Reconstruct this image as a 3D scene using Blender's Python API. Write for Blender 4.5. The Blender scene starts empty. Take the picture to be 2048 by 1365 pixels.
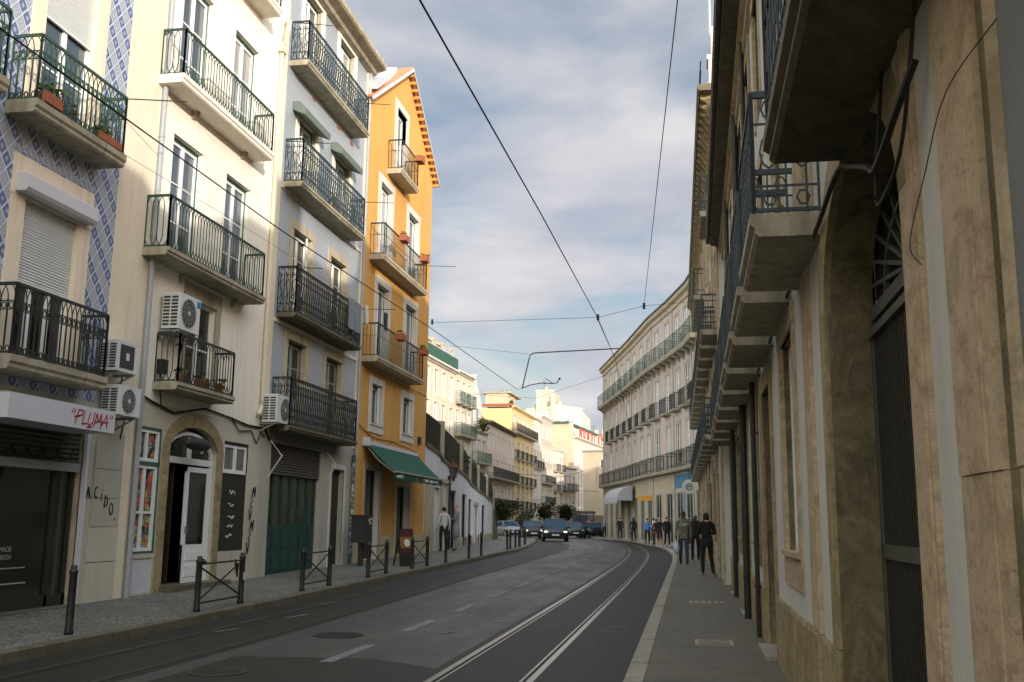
import bpy, math, random
from mathutils import Vector, Matrix, Quaternion
R = math.radians
random.seed(7)
SC = bpy.context.scene
COL = SC.collection

# ------------------------------------------------------------------ camera
cam_d = bpy.data.cameras.new("camera"); cam = bpy.data.objects.new("camera", cam_d); COL.objects.link(cam)
SC.camera = cam
cam_d.sensor_width = 36.0; cam_d.lens = 36.0 * 2000.0 / 2048.0
cam_d.clip_start = 0.05; cam_d.clip_end = 3000
CAM_H = 1.48
_right = Vector((0.98535327, 0.17011967, 0.01175751))
_down = Vector((-0.01890925, 0.17752742, -0.98393417))
_fwd = Vector((-0.16947383, 0.96930043, 0.17814406))
m = Matrix((( _right.x, -_down.x, -_fwd.x, 0), (_right.y, -_down.y, -_fwd.y, 0), (_right.z, -_down.z, -_fwd.z, CAM_H), (0, 0, 0, 1)))
cam.matrix_world = m

# ------------------------------------------------------------------ light
SUN_EL, SUN_AZ = 10.0, 142.3
SUN_STRENGTH, SKY_STRENGTH, CLOUD = 4.7, 0.155, 1.0
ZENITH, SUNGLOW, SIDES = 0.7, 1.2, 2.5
w = bpy.data.worlds.new("World"); SC.world = w; w.use_nodes = True
nt = w.node_tree; nt.nodes.clear(); N = nt.nodes; L = nt.links
out = N.new('ShaderNodeOutputWorld'); bg = N.new('ShaderNodeBackground'); L.new(bg.outputs[0], out.inputs[0])
sky = N.new('ShaderNodeTexSky'); sky.sky_type = 'NISHITA'; sky.sun_disc = False
sky.sun_elevation = R(SUN_EL); sky.sun_rotation = R(SUN_AZ); sky.altitude = 50; sky.air_density = 1.0; sky.dust_density = 1.5; sky.ozone_density = 1.5
tc = N.new('ShaderNodeTexCoord'); sep = N.new('ShaderNodeSeparateXYZ'); L.new(tc.outputs['Generated'], sep.inputs[0])
def wmath(op, a, b=None, c=None):
    n = N.new('ShaderNodeMath'); n.operation = op
    for i, v in enumerate((a, b, c)):
        if v is None: continue
        if isinstance(v, (int, float)): n.inputs[i].default_value = v
        else: L.new(v, n.inputs[i])
    return n.outputs[0]
zc = wmath('MAXIMUM', sep.outputs[2], 0.0)
den = wmath('ADD', zc, 0.22)
comb = N.new('ShaderNodeCombineXYZ'); L.new(wmath('DIVIDE', sep.outputs[0], den), comb.inputs[0]); L.new(wmath('DIVIDE', sep.outputs[1], den), comb.inputs[1])
n1 = N.new('ShaderNodeTexNoise'); n1.inputs['Scale'].default_value = 2.3; n1.inputs['Detail'].default_value = 9; n1.inputs['Roughness'].default_value = 0.52; n1.inputs['Distortion'].default_value = 0.35
mp = N.new('ShaderNodeMapping'); mp.inputs['Location'].default_value = (5.1, 2.4, 0); mp.inputs['Scale'].default_value = (1.0, 1.25, 1); L.new(comb.outputs[0], mp.inputs[0]); L.new(mp.outputs[0], n1.inputs['Vector'])
cov = N.new('ShaderNodeValToRGB'); cov.color_ramp.elements[0].position = 0.33; cov.color_ramp.elements[0].color = (0.18, 0.18, 0.18, 1); cov.color_ramp.elements[1].position = 0.60; cov.color_ramp.elements[1].color = (0.93, 0.93, 0.93, 1)
L.new(n1.outputs[0], cov.inputs[0])
n2 = N.new('ShaderNodeTexNoise'); n2.inputs['Scale'].default_value = 2.1; n2.inputs['Detail'].default_value = 7; n2.inputs['Roughness'].default_value = 0.5
L.new(mp.outputs[0], n2.inputs['Vector'])
ccol = N.new('ShaderNodeValToRGB')
ccol.color_ramp.elements[0].position = 0.36; ccol.color_ramp.elements[0].color = (0.53, 0.56, 0.65, 1)
ccol.color_ramp.elements[1].position = 0.62; ccol.color_ramp.elements[1].color = (0.80, 0.79, 0.81, 1)
L.new(n2.outputs[0], ccol.inputs[0])
skys = N.new('ShaderNodeVectorMath'); skys.operation = 'SCALE'; L.new(sky.outputs[0], skys.inputs[0]); skys.inputs['Scale'].default_value = SKY_STRENGTH
cls = N.new('ShaderNodeVectorMath'); cls.operation = 'SCALE'; L.new(ccol.outputs[0], cls.inputs[0]); cls.inputs['Scale'].default_value = CLOUD
# more cloud towards the horizon, thinner cloud overhead
hz = N.new('ShaderNodeMapRange'); hz.inputs['From Min'].default_value = 0.0; hz.inputs['From Max'].default_value = 0.62; hz.inputs['To Min'].default_value = 1.7; hz.inputs['To Max'].default_value = 0.55
L.new(sep.outputs[2], hz.inputs[0])
fac = wmath('MINIMUM', wmath('MULTIPLY', cov.outputs[0], hz.outputs[0]), 0.96)
mx = N.new('ShaderNodeMix'); mx.data_type = 'RGBA'; L.new(fac, mx.inputs[0]); L.new(skys.outputs[0], mx.inputs[6]); L.new(cls.outputs[0], mx.inputs[7])
# extra sky brightness overhead, sunward and outside the view, added to fill shaded walls
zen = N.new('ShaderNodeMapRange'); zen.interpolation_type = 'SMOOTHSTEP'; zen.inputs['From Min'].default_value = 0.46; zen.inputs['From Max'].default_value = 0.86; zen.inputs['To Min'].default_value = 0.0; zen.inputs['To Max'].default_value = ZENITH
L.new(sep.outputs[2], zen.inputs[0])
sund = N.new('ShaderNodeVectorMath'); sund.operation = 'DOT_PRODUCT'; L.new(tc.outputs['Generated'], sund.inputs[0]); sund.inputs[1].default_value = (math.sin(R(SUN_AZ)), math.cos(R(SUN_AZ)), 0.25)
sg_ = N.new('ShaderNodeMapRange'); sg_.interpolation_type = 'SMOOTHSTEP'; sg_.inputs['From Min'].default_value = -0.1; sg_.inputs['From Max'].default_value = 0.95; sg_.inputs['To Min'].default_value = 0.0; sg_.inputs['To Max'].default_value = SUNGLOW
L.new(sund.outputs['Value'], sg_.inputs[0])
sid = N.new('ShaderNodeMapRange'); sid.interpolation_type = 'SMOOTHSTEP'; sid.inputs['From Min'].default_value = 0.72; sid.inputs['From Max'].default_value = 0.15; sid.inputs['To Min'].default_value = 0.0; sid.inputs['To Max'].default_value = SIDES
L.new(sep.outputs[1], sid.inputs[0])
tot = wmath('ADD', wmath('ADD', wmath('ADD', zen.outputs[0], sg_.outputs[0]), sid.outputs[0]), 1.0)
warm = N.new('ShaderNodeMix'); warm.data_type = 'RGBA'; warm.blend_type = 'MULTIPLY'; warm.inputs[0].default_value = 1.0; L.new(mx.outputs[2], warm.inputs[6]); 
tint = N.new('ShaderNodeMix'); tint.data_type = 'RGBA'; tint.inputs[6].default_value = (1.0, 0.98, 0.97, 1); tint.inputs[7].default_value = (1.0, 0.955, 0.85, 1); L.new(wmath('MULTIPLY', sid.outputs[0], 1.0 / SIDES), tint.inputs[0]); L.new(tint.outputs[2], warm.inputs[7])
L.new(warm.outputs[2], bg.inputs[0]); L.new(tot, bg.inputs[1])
sd = bpy.data.lights.new("sun", 'SUN'); sd.energy = SUN_STRENGTH; sd.angle = R(0.6); sd.color = (1.0, 0.92, 0.83)
so = bpy.data.objects.new("sun", sd); COL.objects.link(so)
sdir = Vector((-math.sin(R(SUN_AZ)) * math.cos(R(SUN_EL)), -math.cos(R(SUN_AZ)) * math.cos(R(SUN_EL)), -math.sin(R(SUN_EL))))
so.rotation_euler = sdir.to_track_quat('-Z', 'Y').to_euler(); so.location = (20, -30, 40)
SC.view_settings.view_transform = 'Standard'; SC.view_settings.look = 'None'; SC.view_settings.exposure = 0.0; SC.view_settings.gamma = 1.0
SC.cycles.max_bounces = 6; SC.cycles.diffuse_bounces = 4; SC.cycles.glossy_bounces = 3

# ------------------------------------------------------------------ materials
MAT = {}
def srgb(r, g, b):
    f = lambda c: (c / 255 / 12.92) if c / 255 <= 0.04045 else ((c / 255 + 0.055) / 1.055) ** 2.4
    return (f(r), f(g), f(b), 1)
class NB:
    def __init__(s, name):
        s.m = bpy.data.materials.new(name); s.m.use_nodes = True; s.t = s.m.node_tree; s.n = s.t.nodes; s.l = s.t.links
        s.p = s.n['Principled BSDF']; s.tc = s.n.new('ShaderNodeTexCoord'); s.obj = s.tc.outputs['Object']
    def link(s, a, b): s.l.new(a, b)
    def node(s, typ, **kw):
        n = s.n.new(typ)
        for k, v in kw.items(): setattr(n, k, v)
        return n
    def map(s, sc=(1, 1, 1), loc=(0, 0, 0), rot=(0, 0, 0), src=None):
        n = s.node('ShaderNodeMapping'); n.inputs['Scale'].default_value = sc; n.inputs['Location'].default_value = loc; n.inputs['Rotation'].default_value = rot
        s.link(src or s.obj, n.inputs[0]); return n.outputs[0]
    def noise(s, scale=5, det=4, rough=0.55, vec=None, dist=0):
        n = s.node('ShaderNodeTexNoise'); n.inputs['Scale'].default_value = scale; n.inputs['Detail'].default_value = det; n.inputs['Roughness'].default_value = rough; n.inputs['Distortion'].default_value = dist
        s.link(vec or s.obj, n.inputs['Vector']); return n.outputs[0]
    def ramp(s, fac, stops, const=False):
        n = s.node('ShaderNodeValToRGB'); cr = n.color_ramp
        if const: cr.interpolation = 'CONSTANT'
        while len(cr.elements) < len(stops): cr.elements.new(0.5)
        for e, (p, c) in zip(cr.elements, stops):
            e.position = p; e.color = c if isinstance(c, tuple) else (c, c, c, 1)
        s.link(fac, n.inputs[0]); return n.outputs[0]
    def mix(s, fac, a, b, typ='MIX'):
        n = s.node('ShaderNodeMix', data_type='RGBA', blend_type=typ)
        for i, v in ((0, fac), (6, a), (7, b)):
            if isinstance(v, (int, float)): n.inputs[i].default_value = v
            elif isinstance(v, tuple): n.inputs[i].default_value = v
            else: s.link(v, n.inputs[i])
        return n.outputs[2]
    def math(s, op, a, b=None, c=None):
        n = s.node('ShaderNodeMath', operation=op)
        for i, v in enumerate((a, b, c)):
            if v is None: continue
            if isinstance(v, (int, float)): n.inputs[i].default_value = v
            else: s.link(v, n.inputs[i])
        return n.outputs[0]
    def bump(s, h, strength=0.3, dist=0.02):
        n = s.node('ShaderNodeBump'); n.inputs['Strength'].default_value = strength; n.inputs['Distance'].default_value = dist
        s.link(h, n.inputs['Height']); s.link(n.outputs[0], s.p.inputs['Normal'])
    def col(s, c):
        if isinstance(c, tuple): s.p.inputs['Base Color'].default_value = c
        else: s.link(c, s.p.inputs['Base Color'])
    def rough(s, v):
        if isinstance(v, (int, float)): s.p.inputs['Roughness'].default_value = v
        else: s.link(v, s.p.inputs['Roughness'])
def dk(c, k): return (c[0] * k, c[1] * k, c[2] * k, 1)
def done(b, key): MAT[key] = b.m; return b.m

def plaster(key, c, dirt=0.35, bump=0.25, rough=0.88, stain=None, streaks=None):
    streaks = dirt if streaks is None else streaks
    b = NB('plaster_' + key)
    big = b.noise(0.55, 5, 0.6); fine = b.noise(30, 3, 0.6)
    streak = b.noise(1.0, 5, 0.65, b.map((5.5, 5.5, 0.45)))
    spots = b.noise(7, 6, 0.7)
    a = b.mix(b.ramp(big, [(0.35, 0.0), (0.72, 1.0)]), c, dk(c, 1 - dirt * 0.35))
    a = b.mix(b.ramp(streak, [(0.50, 0.0), (0.78, streaks)]), a, stain or dk(c, 0.42))
    a = b.mix(b.ramp(spots, [(0.60, 0.0), (0.74, dirt * 0.8)]), a, dk(c, 0.6))
    a = b.mix(b.ramp(fine, [(0.3, 0.0), (0.7, 0.12)]), a, dk(c, 1.15))
    b.col(a); b.rough(rough)
    h = b.math('ADD', b.math('MULTIPLY', fine, 0.35), b.math('MULTIPLY', b.noise(3.0, 5, 0.6), 1.0))
    b.bump(h, bump, 0.02); return done(b, key)

def stone(key, c, c2=None, veins=0.5, pits=0.4, rough=0.75, scale=1.0, stretch=0.8):
    b = NB('stone_' + key); c2 = c2 or dk(c, 0.6)
    n_ = b.noise(1.7 * scale, 9, 0.7, b.map((1, 1, stretch)), 2.2)
    a = b.mix(b.ramp(n_, [(0.34, 0.0), (0.68, veins)]), c, c2)
    p_ = b.noise(22 * scale, 5, 0.75, b.map((1, 1, stretch)))
    a = b.mix(b.ramp(p_, [(0.60, 0.0), (0.70, pits)]), a, dk(c2, 0.45))
    d_ = b.noise(0.9, 5, 0.6); a = b.mix(b.ramp(d_, [(0.45, 0.0), (0.75, 0.35)]), a, dk(c2, 0.7))
    e_ = b.noise(60, 4, 0.7); a = b.mix(b.ramp(e_, [(0.38, 0.0), (0.62, 0.22)]), a, dk(c2, 0.6))
    r_ = b.noise(5.5, 7, 0.75, b.map((1.0, 1.0, 0.9 * stretch), (3, 1, 2))); a = b.mix(b.ramp(r_, [(0.57, 0.0), (0.66, 0.7 * pits)]), a, dk(c2, 0.55))
    q_ = b.noise(1.6, 7, 0.75, b.map((1.6, 1.6, 0.7 * stretch), (7, 2, 1)), 1.4); a = b.mix(b.ramp(q_, [(0.47, 0.0), (0.62, 0.85 * veins)]), a, dk((c2[0] * .62, c2[1] * .60, c2[2] * .5), 1))
    b.col(a); b.rough(rough); b.bump(b.math('SUBTRACT', b.noise(12 * scale, 6, 0.7), b.math('MULTIPLY', p_, 0.7)), 0.35, 0.012)
    return done(b, key)

def paint(key, c, rough=0.45, wear=0.25, metal=0.0, wearc=None, spec=0.5):
    b = NB('paint_' + key)
    n_ = b.noise(9, 6, 0.7); a = b.mix(b.ramp(n_, [(0.50, 0.0), (0.72, wear)]), c, wearc or dk(c, 0.5))
    s_ = b.noise(1.6, 4, 0.6, b.map((4, 4, 0.6))); a = b.mix(b.ramp(s_, [(0.5, 0.0), (0.8, wear)]), a, dk(c, 0.6))
    b.col(a); b.rough(b.ramp(n_, [(0.3, rough), (0.8, min(1, rough + 0.2))])); b.p.inputs['Metallic'].default_value = metal
    b.p.inputs['Specular IOR Level'].default_value = spec
    b.bump(n_, 0.08, 0.005); return done(b, key)

def flat(key, c, rough=0.6, metal=0.0, emit=0.0):
    b = NB(key); n_ = b.noise(14, 3, 0.5); b.col(b.mix(b.ramp(n_, [(0.35, 0.0), (0.75, 0.25)]), c, dk(c, 0.7))); b.rough(rough); b.p.inputs['Metallic'].default_value = metal
    if emit: b.p.inputs['Emission Color'].default_value = c; b.p.inputs['Emission Strength'].default_value = emit
    return done(b, key)

CREAM = srgb(216, 205, 180)
plaster('cream', srgb(236, 228, 212), 0.34)
plaster('cream_beige', srgb(224, 210, 186), 0.45)
plaster('ochre', srgb(206, 154, 80), 0.45, stain=srgb(150, 98, 40))
plaster('grey_wall', srgb(190, 188, 180), 0.5)
plaster('right_white', srgb(196, 196, 188), 0.30, 0.35, stain=srgb(110, 104, 88))
plaster('blue_grey', srgb(118, 124, 122), 0.4)
plaster('retaining', srgb(205, 206, 210), 0.45)
plaster('pinkish', srgb(192, 176, 166), 0.4)
plaster('far_pink', srgb(204, 188, 174), 0.4)
plaster('far_yellow', srgb(208, 180, 130), 0.35)
plaster('far_cream', srgb(208, 194, 168), 0.4)
plaster('far_white', srgb(204, 198, 188), 0.4)
plaster('dirty_shaded_white', srgb(176, 172, 158), 0.7, stain=srgb(96, 90, 70), streaks=.2)  # ground-floor white: real grime, with street-level shade darkened into the base colour
plaster('dirty_shaded_cream', srgb(190, 184, 166), 0.7, stain=srgb(104, 96, 72), streaks=.2)  # ground-floor cream: real grime, and the low-level shade painted into its tone
plaster('far_grey', srgb(176, 168, 152), 0.4)
plaster('far_beige', srgb(190, 174, 146), 0.4)
plaster('blue_shop', srgb(70, 122, 150), 0.3)
plaster('olive_base', srgb(126, 122, 96), 0.4)
stone('limestone', srgb(198, 186, 160), srgb(150, 136, 108))
stone('slab', srgb(186, 178, 156), srgb(128, 120, 96), 0.6, 0.5)
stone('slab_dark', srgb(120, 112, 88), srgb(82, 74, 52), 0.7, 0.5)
stone('lioz', srgb(202, 182, 152), srgb(160, 142, 110), 0.7, 0.85, stretch=2.2)
stone('lioz_yellow', srgb(176, 160, 122), srgb(132, 118, 82), 0.8, 0.7, stretch=2.0)
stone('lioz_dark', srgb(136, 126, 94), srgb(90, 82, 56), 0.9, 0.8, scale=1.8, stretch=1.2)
stone('kerbstone', srgb(108, 102, 82), srgb(76, 70, 50), 0.6, 0.5)
stone('kerb_light', srgb(158, 154, 138), srgb(128, 124, 108), 0.5, 0.4)
paint('white_frame', srgb(225, 226, 224), 0.35, 0.15)
paint('green_frame', srgb(44, 92, 74), 0.4, 0.25)
paint('iron_green', srgb(38, 66, 54), 0.45, 0.5, 0.0, srgb(60, 66, 52))
paint('iron_dark', srgb(38, 44, 40), 0.5, 0.5, 0.0, srgb(62, 50, 36))
paint('iron_blue', srgb(44, 58, 62), 0.5, 0.4, 0.0, srgb(52, 52, 44))
paint('iron_black', srgb(34, 35, 32), 0.5, 0.4)
paint('far_green', srgb(48, 84, 72), 0.6, 0.3)
paint('shutter_white', srgb(205, 208, 206), 0.45, 0.12)
paint('shutter_dark', srgb(84, 80, 66), 0.55, 0.35)
paint('door_green', srgb(20, 64, 50), 0.4, 0.35)
paint('awning_green', srgb(12, 76, 62), 0.8, 0.15)
paint('awning_white', srgb(158, 158, 162), 0.8, 0.1)
paint('box_green', srgb(98, 110, 102), 0.6, 0.3)
paint('ac_white', srgb(206, 208, 206), 0.4, 0.12)
paint('ac_dark', srgb(52, 56, 54), 0.5, 0.2)
paint('zinc', srgb(150, 152, 150), 0.5, 0.3)
paint('pipe_cream', srgb(206, 196, 170), 0.6, 0.2)
paint('pipe_grey', srgb(150, 154, 156), 0.5, 0.2)
paint('wood_dark', srgb(52, 40, 26), 0.5, 0.4)
paint('gate_grey', srgb(74, 78, 66), 0.55, 0.4)
paint('gate_dark', srgb(36, 36, 26), 0.55, 0.4)
paint('terracotta', srgb(150, 88, 60), 0.8, 0.3)
paint('roof_tile', srgb(188, 128, 92), 0.85, 0.4)
paint('sign_white', srgb(196, 196, 202), 0.4, 0.12)
paint('graffiti_red', srgb(140, 24, 22), 0.6, 0.1)
paint('graffiti_black', srgb(22, 22, 22), 0.6, 0.1)
paint('yellow_sign', srgb(196, 140, 40), 0.5, 0.2)
paint('red_letter', srgb(196, 72, 50), 0.5, 0.2)
flat('cable', srgb(24, 22, 18), 0.7)
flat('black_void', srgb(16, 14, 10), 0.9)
flat('steel', srgb(150, 146, 136), 0.28, 0.9)
flat('steel_no_glint', srgb(70, 66, 56), 0.55, 0.5)  # same steel darkened, standing in for rails that reflect no sky
flat('groove', srgb(12, 12, 10), 0.8)
flat('chrome', srgb(190, 190, 190), 0.25, 0.8)
flat('rubber', srgb(20, 20, 20), 0.85)
flat('lamp_lit', srgb(255, 236, 196), 0.3, 0.0, 1.6)
flat('skin_light', srgb(198, 150, 122), 0.6); flat('skin_dark', srgb(92, 60, 42), 0.6)
flat('hair_dark', srgb(26, 20, 16), 0.7); flat('hair_grey', srgb(150, 140, 128), 0.7)
flat('cloth_black', srgb(34, 31, 28), 0.95); flat('cloth_grey', srgb(112, 112, 100), 0.95); flat('cloth_jeans', srgb(52, 60, 72), 0.9)
flat('cloth_blue', srgb(84, 128, 190), 0.9); flat('cloth_white', srgb(190, 190, 186), 0.9); flat('cloth_red', srgb(196, 60, 36), 0.9); flat('cloth_maroon', srgb(70, 34, 34), 0.9)
flat('cloth_slate', srgb(120, 128, 132), 0.9); flat('shoe_white', srgb(190, 190, 190), 0.7); flat('plastic_bag', srgb(190, 200, 215), 0.4)
flat('lettering', srgb(200, 205, 200), 0.6); flat('phone_green', srgb(40, 140, 80), 0.3); flat('poster_mix', srgb(180, 90, 60), 0.7)
flat('paper_white', srgb(205, 205, 198), 0.8); flat('sticker_blue', srgb(30, 120, 190), 0.6); flat('lantern_red', srgb(90, 30, 28), 0.5)

def glass(key, c, c_curtain, rough=0.06, spec=0.5, prob=0.5, ior=1.6):
    b = NB(key); oi = b.node('ShaderNodeObjectInfo')
    n_ = b.noise(3, 2, 0.5, b.map((3.0, 3.0, 0.4)))
    cur = b.mix(b.ramp(n_, [(0.4, 0.0), (0.6, 0.6)]), c_curtain, dk(c_curtain, 0.55))
    sel = b.ramp(oi.outputs['Random'], [(0.0, 0.0), (prob, 1.0)], True)
    b.col(b.mix(sel, c, cur)); b.rough(rough); b.p.inputs['Specular IOR Level'].default_value = spec; b.p.inputs['IOR'].default_value = ior
    b.bump(b.noise(2.5, 2, 0.5), 0.02, 0.05); return done(b, key)
glass('glass', srgb(64, 76, 86), srgb(150, 150, 144), prob=0.55, ior=2.0)
glass('glass_dark', srgb(20, 21, 16), srgb(30, 30, 22), prob=0.7)
glass('glass_curtain', srgb(150, 148, 138), srgb(120, 118, 108))
glass('glass_bright', srgb(172, 176, 176), srgb(70, 72, 70), prob=0.6)
glass('glass_shop', srgb(30, 31, 22), srgb(34, 34, 24), 0.12, 0.6)
glass('glass_car', srgb(18, 52, 72), srgb(20, 56, 76), 0.1, 0.2)

def azulejo(key, s, white, blue, pale, dark, lw=0.14):
    b = NB('azulejo_' + key); sp = b.node('ShaderNodeSeparateXYZ'); b.link(b.obj, sp.inputs[0])
    u = b.math('DIVIDE', b.math('ADD', sp.outputs[0], sp.outputs[1]), s); v = b.math('DIVIDE', sp.outputs[2], s * 1.25)
    a1 = b.math('ADD', u, v); a2 = b.math('SUBTRACT', u, v)
    f1 = b.math('MULTIPLY', b.math('ABSOLUTE', b.math('SUBTRACT', b.math('FRACT', a1), 0.5)), 2.0)
    f2 = b.math('MULTIPLY', b.math('ABSOLUTE', b.math('SUBTRACT', b.math('FRACT', a2), 0.5)), 2.0)
    mm = b.math('MAXIMUM', f1, f2)
    par = b.math('MODULO', b.math('ABSOLUTE', b.math('FLOOR', a1)), 2.0)
    rA = b.ramp(mm, [(0.0, pale), (0.30, blue), (0.42, dark), (0.72, blue), (1 - lw, white)], True)
    rB = b.ramp(mm, [(0.0, blue), (0.16, white), (0.26, pale), (0.78, blue), (1 - lw, white)], True)
    c_ = b.mix(par, rA, rB)
    c_ = b.mix(b.ramp(b.noise(60, 3, 0.7), [(0.45, 0.0), (0.65, 0.45)]), c_, white)
    c_ = b.mix(b.ramp(b.noise(0.8, 4, 0.6), [(0.4, 0.0), (0.8, 0.35)]), c_, dk(pale, 0.55))
    b.col(c_); b.rough(0.35); b.bump(b.noise(8, 3, 0.5), 0.1, 0.01); return done(b, key)
azulejo('tile_blue', 0.235, srgb(196, 200, 204), srgb(66, 92, 150), srgb(150, 156, 160), srgb(34, 54, 118))
azulejo('tile_border', 0.07, srgb(190, 192, 196), srgb(96, 114, 160), srgb(150, 156, 160), srgb(60, 74, 130))
azulejo('tile_pale', 0.10, srgb(180, 184, 186), srgb(132, 144, 156), srgb(160, 166, 168), srgb(104, 118, 134))
azulejo('tile_shop', 0.5, srgb(60, 56, 44), srgb(52, 50, 38), srgb(66, 64, 50), srgb(40, 38, 28))

def asphalt():
    b = NB('asphalt'); c = srgb(47, 50, 46)
    f_ = b.noise(140, 3, 0.7); g_ = b.noise(0.7, 6, 0.65, b.map((1.6, 0.35, 1))); s_ = b.noise(4, 6, 0.65, b.map((2.5, 0.5, 1)))
    a = b.mix(b.ramp(g_, [(0.36, 0.0), (0.66, 1.0)]), dk(c, 0.7), dk(c, 1.5))
    w_ = b.noise(2.2, 7, 0.75, b.map((1.0, 0.16, 1), (4, 4, 0))); a = b.mix(b.ramp(w_, [(0.5, 0.0), (0.7, 0.55)]), a, dk(c, 2.3))
    a = b.mix(b.ramp(f_, [(0.4, 0.0), (0.62, 0.6)]), a, dk(c, 2.2))
    a = b.mix(b.ramp(s_, [(0.56, 0.0), (0.72, 0.6)]), a, dk(c, 0.45))
    vo = b.node('ShaderNodeTexVoronoi', feature='DISTANCE_TO_EDGE'); vo.inputs['Scale'].default_value = 0.45
    nv = b.node('ShaderNodeMix', data_type='RGBA'); nv.inputs[0].default_value = 0.35; b.link(b.obj, nv.inputs[6])
    nn = b.node('ShaderNodeTexNoise'); nn.inputs['Scale'].default_value = 1.5; nn.inputs['Detail'].default_value = 6; b.link(b.obj, nn.inputs['Vector']); b.link(nn.outputs[1], nv.inputs[7]); b.link(nv.outputs[2], vo.inputs['Vector'])
    a = b.mix(b.ramp(vo.outputs['Distance'], [(0.0, 0.75), (0.012, 0.0)]), a, dk(c, 0.3))
    b.col(a); b.rough(b.ramp(g_, [(0.3, 0.62), (0.7, 0.42)])); b.bump(b.math('ADD', f_, b.math('MULTIPLY', s_, 0.8)), 0.35, 0.006); done(b, 'asphalt')
asphalt()
def asphalt_patch():
    b = NB('asphalt_track'); c = srgb(28, 28, 22); f_ = b.noise(120, 3, 0.7); g_ = b.noise(1.3, 6, 0.7, b.map((2, 0.5, 1)))
    a = b.mix(b.ramp(g_, [(0.36, 0.0), (0.7, 1.0)]), dk(c, 0.75), dk(c, 1.3)); a = b.mix(b.ramp(f_, [(0.45, 0.0), (0.66, 0.5)]), a, dk(c, 2.2))
    sp_ = b.noise(6, 6, 0.8); a = b.mix(b.ramp(sp_, [(0.66, 0.0), (0.72, 0.6)]), a, srgb(120, 118, 108))
    b.col(a); b.rough(0.6); b.p.inputs['Specular IOR Level'].default_value = 0.35; b.bump(f_, 0.4, 0.006); done(b, 'asphalt_track')
asphalt_patch()
def cobble(key, c, c2, sc, gap=0.05):
    b = NB('cobble_' + key)
    vo = b.node('ShaderNodeTexVoronoi', feature='DISTANCE_TO_EDGE'); vo.inputs['Scale'].default_value = sc; vo.inputs['Randomness'].default_value = 0.75; b.link(b.obj, vo.inputs['Vector'])
    vc = b.node('ShaderNodeTexVoronoi'); vc.inputs['Scale'].default_value = sc; vc.inputs['Randomness'].default_value = 0.75; b.link(b.obj, vc.inputs['Vector'])
    sepc = b.node('ShaderNodeSeparateColor'); b.link(vc.outputs['Color'], sepc.inputs[0])
    a = b.mix(sepc.outputs[0], dk(c, 0.7), dk(c, 1.2)); a = b.mix(b.ramp(b.noise(0.8, 5, 0.6), [(0.4, 0.0), (0.7, 0.6)]), a, c2)
    e_ = b.ramp(vo.outputs['Distance'], [(0.0, 0.0), (gap, 1.0)])
    b.col(b.mix(e_, dk(c2, 0.3), a)); b.rough(0.6); b.bump(e_, 0.6, 0.012); done(b, key)
cobble('calcada', srgb(124, 124, 114), srgb(88, 88, 74), 13.0, 0.16)
def paving():
    b = NB('paving_slabs'); c = srgb(98, 94, 80); br = b.node('ShaderNodeTexBrick'); b.link(b.obj, br.inputs['Vector'])
    br.inputs['Scale'].default_value = 1.0; br.inputs['Brick Width'].default_value = 0.42; br.inputs['Row Height'].default_value = 0.42; br.inputs['Mortar Size'].default_value = 0.006
    br.inputs['Color1'].default_value = dk(c, 0.92); br.inputs['Color2'].default_value = dk(c, 1.08); br.inputs['Mortar'].default_value = dk(c, 0.68)
    g_ = b.noise(0.9, 6, 0.65); a = b.mix(b.ramp(g_, [(0.4, 0.0), (0.7, 0.8)]), br.outputs[0], dk(c, 0.72)); s_ = b.noise(6, 6, 0.75)
    a = b.mix(b.ramp(s_, [(0.54, 0.0), (0.70, 0.6)]), a, srgb(74, 66, 44)); k_ = b.noise(1.7, 8, 0.8); a = b.mix(b.ramp(k_, [(0.52, 0.0), (0.6, 0.5)]), a, srgb(66, 62, 50)); b.col(a); b.rough(0.7); b.bump(b.math('ADD', b.noise(60, 4, 0.7), br.outputs['Fac']), 0.25, 0.006); done(b, 'paving')
paving()
def leafmat(key, c):
    b = NB(key); oi = b.node('ShaderNodeObjectInfo'); g_ = b.noise(3, 4, 0.6); b.col(b.mix(b.ramp(g_, [(0.35, 0.0), (0.65, 1.0)]), dk(c, 0.5), dk(c, 1.4))); b.rough(0.85); b.p.inputs['Specular IOR Level'].default_value = 0.15; done(b, key)
leafmat('leaf', srgb(62, 76, 42)); leafmat('leaf_dark', srgb(40, 46, 28)); leafmat('leaf_pot', srgb(78, 86, 46)); leafmat('bark', srgb(70, 60, 46)); leafmat('leaf_far', srgb(84, 92, 80))
def stickers():
    b = NB('stickers_glass'); v = b.node('ShaderNodeTexVoronoi', distance='CHEBYCHEV'); v.inputs['Scale'].default_value = 11; b.link(b.obj, v.inputs['Vector'])
    sc_ = b.node('ShaderNodeSeparateColor'); b.link(v.outputs['Color'], sc_.inputs[0])
    a = b.ramp(sc_.outputs[0], [(0.0, srgb(40, 44, 40)), (0.2, srgb(190, 96, 76)), (0.38, srgb(110, 106, 96)), (0.52, srgb(60, 84, 90)), (0.64, srgb(160, 158, 150)), (0.78, srgb(176, 80, 60)), (0.9, srgb(170, 160, 60))], True)
    sp = b.node('ShaderNodeSeparateXYZ'); b.link(b.obj, sp.inputs[0])
    a = b.mix(b.ramp(b.noise(24, 4, 0.8), [(0.52, 0.0), (0.56, 0.8)]), a, srgb(30, 30, 28)); b.col(a); b.rough(0.25); done(b, 'stickers')
stickers()
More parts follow.
